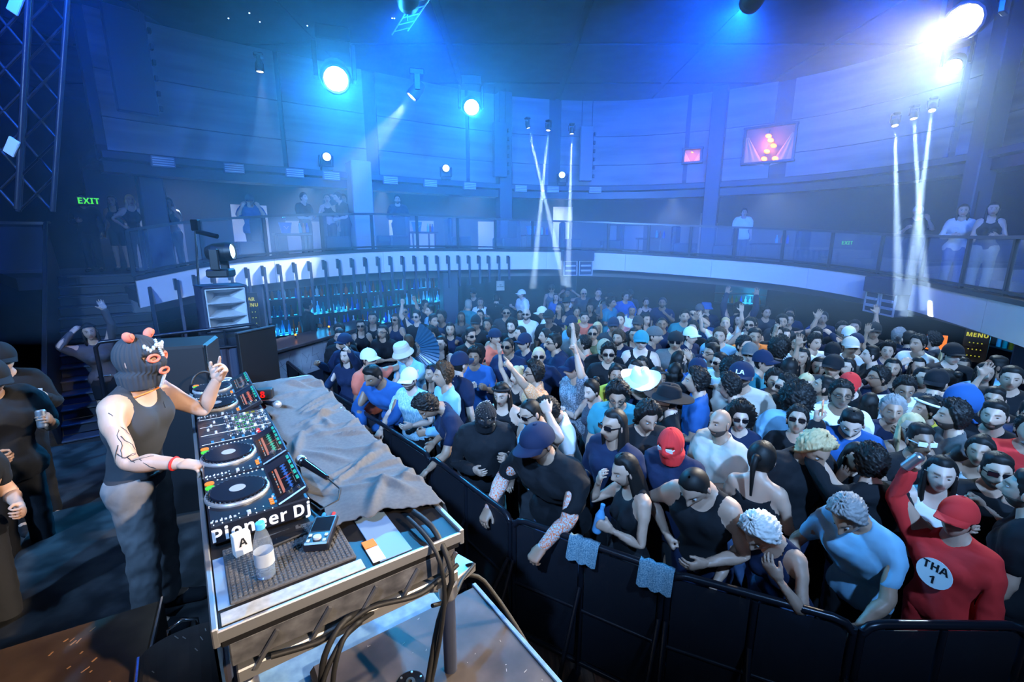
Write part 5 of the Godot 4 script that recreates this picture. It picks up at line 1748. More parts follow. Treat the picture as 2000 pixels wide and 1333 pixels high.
	"0.57 -4.20 -1.49 0.97 0.98|m2|dance dance 0.20 0.60|tee/white|trousers/charcoal|curly/dark hair|||||person in white T-shirt dancing",
	"0.75 -5.23 -1.21 1.00 1.02|m1|fist_up down 0.00 0.00|loose/plaid grey|trousers/charcoal|buzz/dark hair|cap/navy||||person in plaid grey loose shirt and navy cap with a fist raised",
	"0.91 -4.81 -0.95 0.94 0.94|f0|dance dance 0.00 0.30|tank/sparkle black|trousers/black|bun/dark hair|||||person in sparkle black tank top dancing",
	"1.03 -4.26 -0.28 1.03 1.01|m2|clasp down 0.00 0.40|tee/teal|trousers/navy|curly/dark hair||clear|||person in teal T-shirt and glasses with hands together",
	"1.34 -4.64 -0.19 1.03 0.98|m1|clap down 0.00 0.30|tee/navy|trousers/charcoal|buzz/dark hair|cowboy/white||||person in navy T-shirt and white cowboy hat clapping",
	"1.64 -5.02 0.14 0.97 1.10|f3|reach down 0.00 0.00|vest/navy|trousers/black|long/dark hair|headband/charcoal||||person in navy sleeveless top and charcoal headband reaching forward",
	"1.54 -4.24 -1.93 0.98 1.01|m0|down hold 0.00 0.00|tee/black|trousers/charcoal|buzz/dark hair|brim/black||b||person in black T-shirt and black wide-brimmed hat with a hand at the chest",
	"1.72 -5.88 -0.67 0.92 0.95|f3|down hold 0.00 0.00|tank/charcoal|trousers/navy|long/dark hair|||||person in charcoal tank top with a hand at the chest",
	"1.99 -5.44 2.09 0.93 1.03|f2|dance down 0.00 0.00|long/blue|trousers/navy|wavy/dark hair|||||person in blue long-sleeved top dancing",
	"1.15 -3.78 0.14 1.01 0.98|m2|clasp down 0.00 0.35|tee/black|trousers/navy|curly/dark hair|||||person in black T-shirt with hands together, behind the red knitted balaclava",
	"0.83 -3.46 -0.98 1.02 1.05|m2|down clasp 0.00 0.00|long/navy|trousers/black|long/dark hair||dark|||person in navy long-sleeved top and sunglasses with hands together",
	"1.20 -5.15 -0.03 0.97 0.95|f2|hold down 0.00 0.00|tee/yellow|trousers/black|bun/dark hair|||||person in yellow T-shirt with a hand at the chest",
	"2.09 -5.00 -3.45 1.02 1.00|m2|down down 0.00 0.00|tee/black|trousers/black|buzz/dark hair|cap/navy||||person in black T-shirt and navy cap standing, beside the cream T-shirt",
	"1.93 -4.55 -1.93 1.03 1.06|m1|hold_low hold 0.00 0.00|tee/blue|trousers/black|messy/dark hair|||||person in blue T-shirt with a hand at the chest, in front of the charcoal headband",
	"2.48 -4.79 -0.57 1.03 1.25|m2|clasp clasp 0.00 0.00|tee/cream|trousers/denim|buzz/dark hair|cap/navy|dark|b||person in cream T-shirt and navy cap and sunglasses with hands together",
	"1.78 -3.67 -1.16 0.98 1.00|m2|clasp clasp 0.00 0.00|loose/cream|trousers/navy|/dark hair|||b||person in cream loose shirt with hands together",
	"2.10 -3.99 -0.40 0.93 0.96|f0|down hold 0.00 0.00|long/navy|trousers/black|afro/dark hair||dark|||person in navy long-sleeved top and sunglasses with a hand at the chest",
	"2.95 -4.98 -0.37 0.96 0.99|m2|down clasp 0.00 0.00|tee/blue|trousers/black|messy/dark hair|||||person in blue T-shirt with hands together, behind the cream T-shirt",
	"2.34 -4.38 -2.27 1.02 0.98|m1|hold_low hold 0.20 0.00|tee/grey|trousers/navy|messy/dark hair|||||person in grey T-shirt with a hand at the chest, beside the light blue loose shirt",
	"2.86 -4.55 -1.61 1.00 1.10|m1|clasp clasp 0.00 0.00|tee/black|trousers/black|short/dark hair||dark|b||person in black T-shirt and sunglasses with hands together, beside the cream T-shirt",
	"2.69 -4.13 -3.75 1.00 1.06|m3|clasp clasp 0.00 0.00|loose/light blue|trousers/navy|afro/dark hair|||||person in light blue loose shirt with hands together",
	"3.37 -5.11 -0.07 0.93 0.95|f1|cross down 0.00 0.30|hoodie/charcoal|trousers/denim|long/blond hair||clear|||person in charcoal hooded jacket and glasses with an arm across the chest",
	"2.47 -3.75 -0.60 0.97 0.94|m1|face hold 0.00 -0.20|tee/black|trousers/black|short/dark hair||dark|||person in black T-shirt and sunglasses with a hand at the face",
	"2.60 -5.25 0.93 0.98 1.03|m3|clasp clasp 0.00 0.00|tee/navy|trousers/denim|afro/dark hair|||||person in navy T-shirt with hands together, behind the cream T-shirt",
	"3.46 -5.55 2.22 0.95 1.06|f2|down hold 0.00 0.00|tank/black|trousers/denim|long/dark hair||||cup|person in black tank top holding a cup, beside the grey cap",
	"3.80 -5.26 -0.85 1.01 1.07|m2|face down 0.00 0.00|tee/charcoal|trousers/denim|buzz/dark hair|cap/black||||person in charcoal T-shirt and black cap with a hand at the face",
	"3.92 -5.68 -0.61 0.94 1.05|f2|down up 0.00 0.00|tee/black|trousers/navy|long/dark hair|||||person in black T-shirt with an arm raised",
	"4.37 -5.77 -1.31 0.92 0.97|f1|down hold 0.00 0.00|tank/black|trousers/denim|long/dark hair||||cup|person in black tank top holding a cup, in front of the cream cap",
	"3.72 -4.84 -0.84 0.97 1.05|m0|down dance 0.00 0.30|tee/black|trousers/charcoal|buzz/dark hair|cap/red||||person in black T-shirt and red cap dancing",
	"4.15 -4.98 -1.72 0.98 1.05|m3|hold down 0.00 0.00|tee/navy|trousers/black|short/dark hair||clear|||person in navy T-shirt and glasses with a hand at the chest",
	"3.28 -4.67 -2.12 0.97 0.99|m2|hold_low down 0.00 -0.30|tee/white|trousers/denim|fade/dark hair|||||person in white T-shirt standing, beside the light blue crop top",
	"2.95 -3.77 -0.61 0.99 1.04|m0|clasp clasp 0.00 0.50|tee/blue|trousers/denim|fade/dark hair|||b||person in blue T-shirt with hands together, beside the light blue loose shirt",
	"3.60 -4.41 1.98 0.91 0.95|f2|hold_low hold 0.00 0.00|crop/light blue|trousers/denim|long/dark hair|||||person in light blue crop top with a hand at the chest",
	"3.13 -4.18 -0.45 1.03 1.04|m3|cross down 0.00 0.00|tee/white|trousers/charcoal|short/dark hair||clear|||person in white T-shirt and glasses with an arm across the chest",
	"4.03 -4.54 -0.51 1.01 1.02|m3|down down 0.00 0.30|tee/white|trousers/navy|short/dark hair|||||person in white T-shirt standing, behind the white headband",
	"3.50 -4.01 -0.54 0.97 1.01|m2|down clasp 0.00 0.00|tee/navy|trousers/navy|messy/grey hair|||||person in navy T-shirt with hands together, in front of the light blue crop top",
	"3.36 -3.64 -0.45 0.96 0.99|f1|hold_low down 0.00 0.00|crop/charcoal|trousers/black|long/blond hair||dark|||person in charcoal crop top and sunglasses standing",
	"3.92 -4.11 -1.68 0.95 0.94|f2|clap down 0.00 0.00|tee/yellow|trousers/black|pony/dark hair|headband/white||||person in yellow T-shirt and white headband clapping",
	"4.72 -5.09 -0.32 0.96 1.04|f1|out_up down 0.00 0.00|vest/black|trousers/navy|long/dark hair|||||person in black sleeveless top with an arm flung up",
	"4.35 -4.23 1.18 0.99 1.04|m1|down down 0.00 0.00|hoodie/blue|trousers/navy|buzz/dark hair|hood/blue||||person in blue hooded jacket and blue raised hood standing",
	"4.48 -4.67 2.17 1.00 1.00|m1|hold down 0.00 0.00|tee/charcoal|trousers/black|buzz/dark hair|cap_back/black||||person in charcoal T-shirt and black backwards cap with a hand at the chest",
	"3.79 -3.71 -1.97 1.00 0.96|m1|clap down 0.00 0.00|long/grey|trousers/black|curly/dark hair|||b||person in grey long-sleeved top clapping",
	"4.22 -3.80 -0.94 0.99 1.06|m1|dance down 0.00 0.00|tee/black|trousers/black|fade/dark hair|||b||person in black T-shirt dancing, beside the white headband",
	"4.66 -3.91 -0.55 0.97 1.01|m2|down dance 0.00 0.00|tee/navy|trousers/navy|fade/dark hair|||||person in navy T-shirt dancing, beside the blue raised hood",
	"4.79 -4.35 -0.92 0.96 1.02|m2|hold down 0.00 0.00|tee/black|trousers/black|fade/dark hair||clear|||person in black T-shirt and glasses with a hand at the chest",
	"5.10 -4.03 -0.55 0.97 1.05|m2|hold down 0.00 0.00|long/black|trousers/black|messy/dark hair|||||person in black long-sleeved top with a hand at the chest",
	"4.52 -3.47 -0.46 0.99 1.00|m1|clasp clasp 0.00 0.00|tee/charcoal|trousers/black|fade/dark hair||dark|||person in charcoal T-shirt and sunglasses with hands together",
	"4.07 -3.38 -0.76 1.02 1.03|m1|hold hold 0.00 0.00|tee/red|trousers/black|short/dark hair||||bottle|person in red T-shirt holding a bottle",
	"4.24 -2.98 -1.26 0.91 1.04|f2|down clasp 0.00 0.00|vest/grey|trousers/charcoal|long/dark hair|||||person in grey sleeveless top with hands together",
	"3.81 -2.94 -2.17 1.02 0.95|m1|dance down 0.00 0.00|tee/black|trousers/black|buzz/dark hair|cap/charcoal||||person in black T-shirt and charcoal cap dancing",
	"3.11 -3.29 -0.20 0.99 0.98|m3|down dance 0.00 0.00|tee/black|trousers/denim|fade/dark hair||white|||person in black T-shirt and white sunglasses dancing",
	"3.63 -3.31 -0.88 0.93 1.01|f2|dance dance 0.00 0.00|crop/white|trousers/navy|bun/dark hair|||||person in white crop top dancing",
	"2.22 -3.32 0.12 1.01 1.04|m2|down down 0.10 0.50|loose/black|trousers/navy|curly/blond hair|||||person in black loose shirt standing",
	"2.67 -3.34 -0.26 0.91 1.00|f1|face face 0.00 0.30|long/black|trousers/black|long/dark hair|||||person in black long-sleeved top with a hand at the face",
	"2.50 -2.94 -3.23 0.97 1.02|m1|film down 0.00 0.00|hoodie/black|trousers/denim|messy/dark hair||||phone|person in black hooded jacket filming with a phone",
	"3.36 -2.94 -0.59 0.95 1.04|m1|dance hold 0.00 0.00|tee/black|trousers/charcoal|fade/dark hair||dark|b||person in black T-shirt and sunglasses dancing",
	"1.79 -3.06 2.36 0.96 1.03|f1|clasp clasp 0.00 0.00|crop/black|trousers/denim|pony/dark hair|||||person in black crop top with hands together",
	"2.93 -2.89 -0.61 0.95 1.00|f0|down hold 0.00 0.00|tank/white|trousers/black|long/dark hair||||cup|person in white tank top holding a cup",
	"3.57 -2.55 -3.42 0.86 0.97|m0|down down 0.00 0.00|tee/black|trousers/navy|buzz/dark hair|cap/navy||||person in black T-shirt and navy cap standing, in front of the white crop top",
	"3.15 -2.52 -2.53 0.99 1.04|m1|down dance 0.00 0.00|tee/black|trousers/black|fade/dark hair|||b||person in black T-shirt dancing, behind the red cap",
	"2.22 -2.55 -1.12 0.99 0.94|m2|rail rail_wide 0.30 0.50|tee/light blue|trousers/black|messy/grey hair|||||person in light blue T-shirt leaning on the barrier",
	"2.71 -2.50 -1.18 0.90 1.01|m1|down fist_up 0.00 0.00|long/red|trousers/red|buzz/dark hair|cap/red|||can|person in red long-sleeved top and red cap holding a can",
	"1.75 -2.58 -1.11 0.91 1.06|f1|face rail 0.35 0.40|vest/navy|trousers/denim|curly/silver hair|||||person in navy sleeveless top leaning on the barrier",
	"1.32 -2.81 -0.79 1.03 1.03|m1|clasp hip 0.20 0.60|tank/black|trousers/navy|buzz/dark hair|||||person in black tank top with hands together, in front of the red knitted balaclava",
	"0.86 -3.01 -1.29 0.94 1.00|f1|hold face 0.00 0.30|tank/black|trousers/charcoal|long/dark hair||||bottle|person in black tank top holding a bottle",
	"1.25 -3.29 -0.82 0.99 0.95|m1|down down 0.00 0.30|loose/navy|trousers/charcoal|/dark hair|balaclava/red|white|||person in navy loose shirt and red knitted balaclava and white sunglasses standing",
	"0.39 -3.42 -0.77 1.02 1.20|m2|rail rail_wide 0.30 0.00|loose/black|trousers/denim|buzz/dark hair|cap/navy|clear||sleeves|person in black loose shirt and navy cap and glasses in printed sleeves gripping the barrier",
	"4.01 -2.57 -2.17 1.01 0.97|m3|hold down 0.00 0.00|loose/light blue|trousers/navy|short/dark hair|||||person in light blue loose shirt with a hand at the chest, behind the red cap",
]
# ---------------------------------------------------------------- the crowd on the dance floor
func build_crowd() -> void:
	mat("phone_black", lin(0.01, 0.01, 0.012), 0.15)
	mat("phone_coral", lin(0.75, 0.3, 0.16), 0.35)
	var cup := mat("cup_blue", lin(0.25, 0.5, 0.75), 0.3)
	cup.backlight_enabled = true
	cup.backlight = Color(0.3, 0.5, 0.7)
	mat("bottle_blue", lin(0.1, 0.3, 0.55), 0.15)
	var cans := {"phone": M.phone_black, "cup": M.cup_blue, "can": M.steel, "bottle": M.bottle_blue}
	var prints := {"floral orange": [lin(0.8, 0.2, 0.03), lin(0.75, 0.5, 0.35), 0.06, 5.0], "plaid grey": [lin(0.05, 0.07, 0.1), lin(0.3, 0.32, 0.36), 0.04, 4.0], "striped light blue": [lin(0.12, 0.3, 0.42), lin(0.5, 0.66, 0.75), 0.05, 3.0], "sparkle black": [lin(0.005, 0.005, 0.01), lin(0.12, 0.14, 0.2), 0.12, 6.0], "printed sleeve": [lin(0.8, 0.14, 0.03), lin(0.45, 0.62, 0.68), 0.05, 5.0]}
	for k: String in prints:
		var pr: Array = prints[k]
		mottled("cloth_" + k, pr[0], pr[1], pr[2], pr[3], 0.8, k.hash() % 997, 0.0, Vector3(3, 0.4, 3) if k.begins_with("striped") else Vector3.ONE, 4.0)
	for row: String in CROWD:
		var c := row.split("|")
		var n := c[0].split_floats(" ")
		var arms := c[2].split(" ")
		var pose := {"l": arms[0], "r": arms[1]}
		if float(arms[2]) != 0.0:
			pose["lean"] = float(arms[2])
		if float(arms[3]) != 0.0:
			pose["pitch"] = float(arms[3])
		var o := {"f": c[1][0] == "f", "skin": int(c[1].substr(1)), "pose": pose, "top": c[3].get_slice("/", 0), "tone": c[3].get_slice("/", 1), "legs": c[4].get_slice("/", 0), "ltone": c[4].get_slice("/", 1), "hair": c[5].get_slice("/", 0), "htone": c[5].get_slice("/", 1), "eyes": c[7], "beard": c[8] == "b"}
		if c[6]:
			o["hat"] = c[6].get_slice("/", 0)
			o["hattone"] = c[6].get_slice("/", 1)
		var who := person(c[10], "people on the dance floor", Vector3(n[0], 0.0, n[1]), n[2], o, n[3], n[4])
		var lab: String = c[10]
		if o.tone == "red" and o.top == "long":
			var ch: Transform3D = pose_bones(pose, false).t[1]
			var g := G.new()
			g.lathe([Vector2(0.1, 0), Vector2(0.1, 0.004), Vector2(0, 0.004)], 24, Transform3D(Basis(Vector3.RIGHT, PI / 2 - 0.1), Vector3(0, 1.27, 0.158)))
			var ds := ob("chest_print", g, M.white_plastic, who, ch)
			ob("lettering", lettering("THA\n1", 0.075, 0.002), M.black, ds, Transform3D(Basis(Vector3.RIGHT, -0.1), Vector3(0, 1.27, 0.1635)))
		if o.get("hat", "") == "cap" and o.tone == "cream":
			ob("lettering", lettering("LA", 0.055, 0.004), M.print_white, who, pose_bones(pose, false).head * Transform3D(Basis(Vector3.RIGHT, -0.45), Vector3(0, 0.078, 0.105)))
		var short := lab.get_slice(" with ", 0).get_slice(" filming", 0).get_slice(" holding", 0)
		match c[9]:
			"phone":
				give(who, 0 if arms[0] in ["film", "phone"] else 1, "phone", M.phone_coral if lab.contains("hooded") else M.phone_black, "smartphone held up by " + short)
			"cup", "can", "bottle":
				give(who, 0 if arms[0] in ["hold", "fist_up"] else 1, c[9], cans[c[9]], {"cup": "blue plastic cup", "can": "silver drink can", "bottle": "blue-capped water bottle"}[c[9]] + " held by " + short)
			"fan":
				hand_fan(who)
			"sleeves":
				ob("printed_sleeves", cloth_of("sleeves", pose, pose_bones(pose, false), false, crowd_cell), M["cloth_printed sleeve"], who)
			"studs":
				var g := G.new()
				for k in 260:
					var y := 1.0 - 1.55 * (k + 0.5) / 260.0
					var a := k * 2.39996
					var d := Vector3(sqrt(1.0 - y * y) * cos(a), y, sqrt(1.0 - y * y) * sin(a))
					if d.z < 0.55 or y > 0.45:
						g.ball(head_point(d, false, false) + d * 0.019, Vector3.ONE * 0.0035, 5, 3)
				ob("metal_studs", g, M.chrome, who, pose_bones(pose, false).head).set_meta("kind", "stuff")

func hand_fan(who: Node3D) -> void:
	var h: Transform3D = who.get_meta("hands")[0]
	var p := h.origin + h.basis.y.normalized() * 0.1 + Vector3(0, 0.02, 0.03)
	var t := thing("hand_fan", "large open black folding fan held out by the white cap wearer", "fan", Transform3D(Basis(Vector3.UP, -0.25) * Basis(Vector3.RIGHT, 0.1), p))
	mat("fan_cloth", lin(0.02, 0.07, 0.13), 0.3)
	var k := 22
	for i in k:
		var a0 := lerpf(-2.1, 1.2, float(i) / k)
		var a1 := lerpf(-2.1, 1.2, float(i + 1) / k)
		var am := (a0 + a1) / 2
		var g := G.new()
		var f := func(a: float, r: float, z: float) -> Vector3: return Vector3(cos(a) * r, sin(a) * r, z)
		g.quad(f.call(a0, 0.13, 0), f.call(a0, 0.42, 0), f.call(am, 0.42, 0.022), f.call(am, 0.13, 0.008))
		g.quad(f.call(am, 0.13, 0.008), f.call(am, 0.42, 0.022), f.call(a1, 0.42, 0), f.call(a1, 0.13, 0))
		g.quad(f.call(am, 0.13, 0.004), f.call(am, 0.42, 0.018), f.call(a0, 0.42, -0.004), f.call(a0, 0.13, -0.004))
		g.quad(f.call(a1, 0.13, -0.004), f.call(a1, 0.42, -0.004), f.call(am, 0.42, 0.018), f.call(am, 0.13, 0.004))
		ob("pleat", g, M.fan_cloth, t)
		g = G.new()
		g.bar(f.call(a0, 0.0, -0.006), f.call(a0, 0.4, -0.006), 0.008, 0.004, Vector3.BACK)
		ob("rib", g, M.black, t)

# ---------------------------------------------------------------- the barrier between stage and crowd
const RAIL := [Vector2(-3.89, -7.7), Vector2(-2.95, -6.52), Vector2(-1.89, -5.36), Vector2(-0.79, -4.11), Vector2(0.0, -3.1), Vector2(0.97, -2.52), Vector2(1.88, -2.11), Vector2(2.8, -2.1), Vector2(3.9, -2.2)]
func build_barrier() -> void:
	var m := mat("mesh_black", Color(0.1, 0.11, 0.15, 0.84), 0.6)
	m.transparency = BaseMaterial3D.TRANSPARENCY_ALPHA
	mat("barrier_black", lin(0.012, 0.014, 0.022), 0.28, 0.3)
	mat("rail_worn", lin(0.12, 0.11, 0.1), 0.35, 0.5)
	var labels := ["black mesh crowd barrier by the bar counter corner", "black mesh crowd barrier where the person in blue sweater rests both arms", "black mesh crowd barrier behind the cloth-covered table edge", "black mesh crowd barrier in front of the studded black hood", "black mesh crowd barrier where tattoo-sleeved hands grip the rail", "black mesh crowd barrier draped with a patterned bandana", "black mesh crowd barrier gripped by the silver-haired person", "barrier with thick worn rail and bare upright bars"]
	for i in RAIL.size() - 1:
		var a := Vector3(RAIL[i].x, 0, RAIL[i].y)
		var b := Vector3(RAIL[i + 1].x, 0, RAIL[i + 1].y)
		var d := (b - a).normalized()
		var len := (b - a).length()
		var yaw := atan2(-d.z, d.x)
		var t := thing("crowd_barrier", labels[i], "barrier", at(a.x, 0, a.z, yaw), "barriers round the stage")
		var last := i == RAIL.size() - 2
		var g := G.new()
		var h := 1.1
		g.tube(PackedVector3Array([Vector3(0.02, h - 0.06, 0), Vector3(0.06, h - 0.015, 0), Vector3(0.12, h, 0), Vector3(len - 0.12, h, 0), Vector3(len - 0.06, h - 0.015, 0), Vector3(len - 0.02, h - 0.06, 0)]), 0.032 if last else 0.024, 10)
		ob("top_rail", g, M.rail_worn if last else M.barrier_black, t)
		g = G.new()
		g.rod(Vector3(0.02, 0.1, 0), Vector3(len - 0.02, 0.1, 0), 0.02, 8)
		ob("bottom_rail", g, M.barrier_black, t)
		g = G.new()
		g.rod(Vector3(0.02, 0.55, 0), Vector3(len - 0.02, 0.55, 0), 0.014, 8)
		ob("middle_rail", g, M.barrier_black, t)
		for q in 3:
			g = G.new()
			var x := 0.02 + (len - 0.04) * q / 2.0
			g.rod(Vector3(x, 0.02, 0), Vector3(x, h - 0.03, 0), 0.02, 8)
			ob("post", g, M.barrier_black, t)
			if q < 2 and not last:
				g = G.new()
				g.bx(Vector3(x + (len - 0.04) / 4.0, 0.6, 0), Vector3((len - 0.04) / 2.0 - 0.05, 0.92, 0.006))
				ob("mesh_panel", g, M.mesh_black, t)
			g = G.new()
			g.bar(Vector3(x, 0.03, 0.02), Vector3(x, 0.03, 0.5), 0.06, 0.02)
			g.rod(Vector3(x, 0.05, 0.48), Vector3(x, 0.75, 0.02), 0.016, 8)
			ob("brace", g, M.barrier_black, t)
		if last:
			for q in 9:
				g = G.new()
				var x := 0.1 + (len - 0.2) * q / 8.0
				g.rod(Vector3(x, 0.1, 0), Vector3(x, h - 0.03, 0), 0.011, 8)
				ob("upright_bar", g, M.barrier_black, t)
# ---------------------------------------------------------------- stage and decks
var B := Transform3D(Basis(Vector3.UP, 0.619), Vector3(-0.934, 1.93, -1.288))   # table top, corner by the DJ; x towards the crowd, -z along the table

func bt(x: float, y: float, z: float, yaw := 0.0) -> Transform3D:
	return B * at(x, y, z, yaw)

func lettering(txt: String, size: float, depth := 0.003) -> TextMesh:
	var t := TextMesh.new()
	var f := SystemFont.new()
	f.font_names = PackedStringArray(["Droid Sans"])
	f.font_weight = 700
	t.font = f
	t.text = txt
	t.font_size = 32
	t.pixel_size = size / 32.0
	t.depth = depth
	t.curve_step = 2.0
	return t

func wave_screen(called: String, k: int) -> StandardMaterial3D:
	var im := Image.create(128, 96, false, Image.FORMAT_RGB8)
	im.fill(Color(0.07, 0.08, 0.1))
	var r := RandomNumberGenerator.new()
	r.seed = 40 + k
	var tones := [Color(0.25, 0.5, 0.95), Color(0.3, 0.85, 0.75), Color(0.95, 0.5, 0.4), Color(0.55, 0.55, 0.6)]
	for x in range(4, 124):
		var a := int(absf(sin(x * 0.21 + k)) * 14.0 * r.randf_range(0.3, 1.0)) + 1
		im.fill_rect(Rect2i(x, 34 - a, 1, a * 2), tones[k])
	im.fill_rect(Rect2i(4, 60, 120, 10), Color(0.85, 0.55, 0.5) if k != 3 else Color(0.4, 0.4, 0.42))
	for q in 9:
		im.fill_rect(Rect2i(5 + q * 13, 76, 10, 5), Color(0.7, 0.72, 0.75) if q % 3 else Color(0.9, 0.45, 0.2))
		im.fill_rect(Rect2i(5 + (q * 37) % 100, 4 + (q % 3) * 4, 14, 2), Color(0.6, 0.62, 0.65))
	im.fill_rect(Rect2i(63, 12, 2, 46), Color(0.95, 0.3, 0.25))
	var m := mat(called, Color(0.03, 0.03, 0.03), 0.2)
	m.emission_enabled = true
	m.emission = Color.WHITE
	m.emission_operator = BaseMaterial3D.EMISSION_OP_MULTIPLY
	m.emission_texture = ImageTexture.create_from_image(im)
	m.emission_energy_multiplier = 0.8
	return m

func flat_quad(w: float, h: float) -> G:
	var g := G.new()
	g.quad(Vector3(-w / 2, 0, h / 2), Vector3(w / 2, 0, h / 2), Vector3(w / 2, 0, -h / 2), Vector3(-w / 2, 0, -h / 2))
	g.uv = PackedVector2Array([Vector2(0, 1), Vector2(1, 1), Vector2(1, 0), Vector2(0, 0)])
	return g

func knob(r: float, h: float) -> ArrayMesh:
	var g := G.new()
	g.lathe([Vector2(r, 0), Vector2(r * 0.85, h), Vector2(0, h)], 10)
	g.bx(Vector3(0, h + 0.0006, -r * 0.45), Vector3(0.0016, 0.0012, r * 0.7))
	return g.mesh()

# deck: DJ side at -x; width along z
func deck(k: int, z: float) -> void:
	var W := 0.43
	var D := 0.37
	var t := thing("media_player", ["black deck player beside the water bottle, blue waveform on screen", "black deck player touching the mixer on the bottle side, teal waveform", "black deck player touching the mixer on the headphone side, pink screen", "black deck player beside the headphones, grey screen"][k], "deck player", bt(0.165, 0.0, z), "deck players on the table")
	var g := G.new()
	g.bx(Vector3(0, 0.058, 0), Vector3(D, 0.085, W - 0.006), 0.006)
	var body := ob("body", g, M.deck_black, t)
	g = G.new()
	for sx: float in [-1.0, 1.0]:
		for sz: float in [-1.0, 1.0]:
			g.lathe([Vector2(0, 0), Vector2(0.02, 0), Vector2(0.018, 0.017), Vector2(0, 0.017)], 10, at(sx * 0.14, 0, sz * 0.17))
	ob("feet", g, M.rubber, t)
	# tilted display hood at the crowd side
	var hood := Transform3D(Basis(Vector3.BACK, 0.42), Vector3(0.125, 0.118, 0))
	g = G.new()
	g.box(hood, Vector3(0.13, 0.03, W - 0.02), 0.005)
	var hd := ob("display_hood", g, M.deck_black, t)
	ob("screen", flat_quad(0.27, 0.105), [M.wave_a, M.wave_b, M.wave_c, M.wave_d][k], hd, hood * Transform3D(Basis(Vector3.UP, -PI / 2), Vector3(-0.002, 0.0165, 0.02)))
	g = G.new()
	for q in 5:
		g.box(hood * at(0.05, 0.017, -0.15 + q * 0.06), Vector3(0.012, 0.004, 0.034), 0.001)
	ob("touch_buttons", g, M.led_teal, hd)
	g = G.new()
	g.lathe([Vector2(0.017, 0), Vector2(0.015, 0.018), Vector2(0, 0.018)], 12, hood * at(0.0, 0.015, 0.17))
	g.lathe([Vector2(0.009, 0), Vector2(0.008, 0.012), Vector2(0, 0.012)], 10, hood * at(0.035, 0.015, 0.18))
	ob("browse_knob", g, M.chrome, hd)
	# jog wheel
	var c := Vector3(-0.065, 0.1, -0.02)
	g = G.new()
	g.lathe([Vector2(0.128, 0), Vector2(0.128, 0.008), Vector2(0.124, 0.014), Vector2(0.118, 0.016)], 40, at(c.x, c.y, c.z))
	var jog := ob("jog_ring", g, M.jog_silver, t)
	g = G.new()
	for q in 36:
		var a := TAU * q / 36
		g.ball(c + Vector3(cos(a) * 0.115, 0.016, sin(a) * 0.115), Vector3(0.006, 0.004, 0.006), 6, 4)
	ob("grip_dimples", g, M.deck_black, jog)
	g = G.new()
	g.lathe([Vector2(0.108, 0.012), Vector2(0.108, 0.02), Vector2(0.104, 0.023), Vector2(0.032, 0.023)], 40, at(c.x, c.y, c.z))
	ob("platter", g, M.platter, jog)
	g = G.new()
	g.lathe([Vector2(0.033, 0.0225), Vector2(0.031, 0.0242), Vector2(0, 0.0242)], 24, at(c.x, c.y, c.z))
	ob("platter_display", g, M.jog_display, jog)
	# transport buttons, lit rings
	for q in 2:
		g = G.new()
		var p := Vector3(-0.165 + 0.0, 0.1, -0.13 - q * 0.045)
		g.lathe([Vector2(0.014, 0), Vector2(0.014, 0.006), Vector2(0.019, 0.006), Vector2(0.019, 0)], 16, at(p.x, p.y, p.z))
		g.lathe([Vector2(0.014, 0.005), Vector2(0.0, 0.0052)], 16, at(p.x, p.y, p.z))
		ob("play_button" if q else "cue_button", g, M.led_green if q == 0 else M.led_amber, t)
	g = G.new()
	for q in 8:
		g.bx(Vector3(0.055 + (q % 2) * 0.012, 0.102, -0.19 + q * 0.05), Vector3(0.009, 0.005, 0.016), 0.001)
	for q in 6:
		g.bx(Vector3(-0.175 + q * 0.016, 0.102, 0.185), Vector3(0.009, 0.004, 0.012), 0.001)
	ob("pad_buttons", g, M.btn_grey, t)
	g = G.new()
	for q in 3:
		g.bx(Vector3(0.045, 0.1025, 0.17 - q * 0.02), Vector3(0.016, 0.005, 0.012), 0.001)
	ob("loop_buttons", g, M.led_amber, t)
	g = G.new()
	g.bx(Vector3(-0.05, 0.1006, 0.195), Vector3(0.16, 0.002, 0.006))
	var sl := ob("tempo_slot", g, M.black, t)
	g = G.new()
	g.bx(Vector3(-0.045, 0.107, 0.195), Vector3(0.014, 0.012, 0.022), 0.002)
	ob("tempo_fader", g, M.btn_grey, sl)
	g = G.new()
	for q in 10:
		g.bx(Vector3(-0.178, 0.1012, -0.05 + q * 0.012), Vector3(0.003, 0.0008, 0.006))
		g.bx(Vector3(0.03 - q * 0.018, 0.1012, -0.2 + (q % 3) * 0.004), Vector3(0.006, 0.0008, 0.01))
	for q in 16:
		g.bx(Vector3(0.08, 0.1012, -0.2 + q * 0.026), Vector3(0.007, 0.0008, 0.014))
		g.bx(Vector3(0.04 - (q % 8) * 0.03, 0.1012, 0.172 + (q / 8) * 0.036), Vector3(0.004, 0.0008, 0.009))
	ob("printed_legend", g, M.print_white, t).set_meta("kind", "stuff")
	g = G.new()
	for q in 6:
		g.lathe([Vector2(0.007, 0.1), Vector2(0.0065, 0.106), Vector2(0, 0.106)], 10, at(0.06 + (q % 2) * 0.022, 0, 0.1 + (q / 2) * 0.032))
	ob("round_buttons", g, M.led_blue, t).set_meta("kind", "stuff")
	if k == 0:
		var tm := lettering("Pioneer Dj", 0.075)
		ob("lettering", tm, M.print_white, body, at(0.0, 0.055, W / 2 - 0.001))

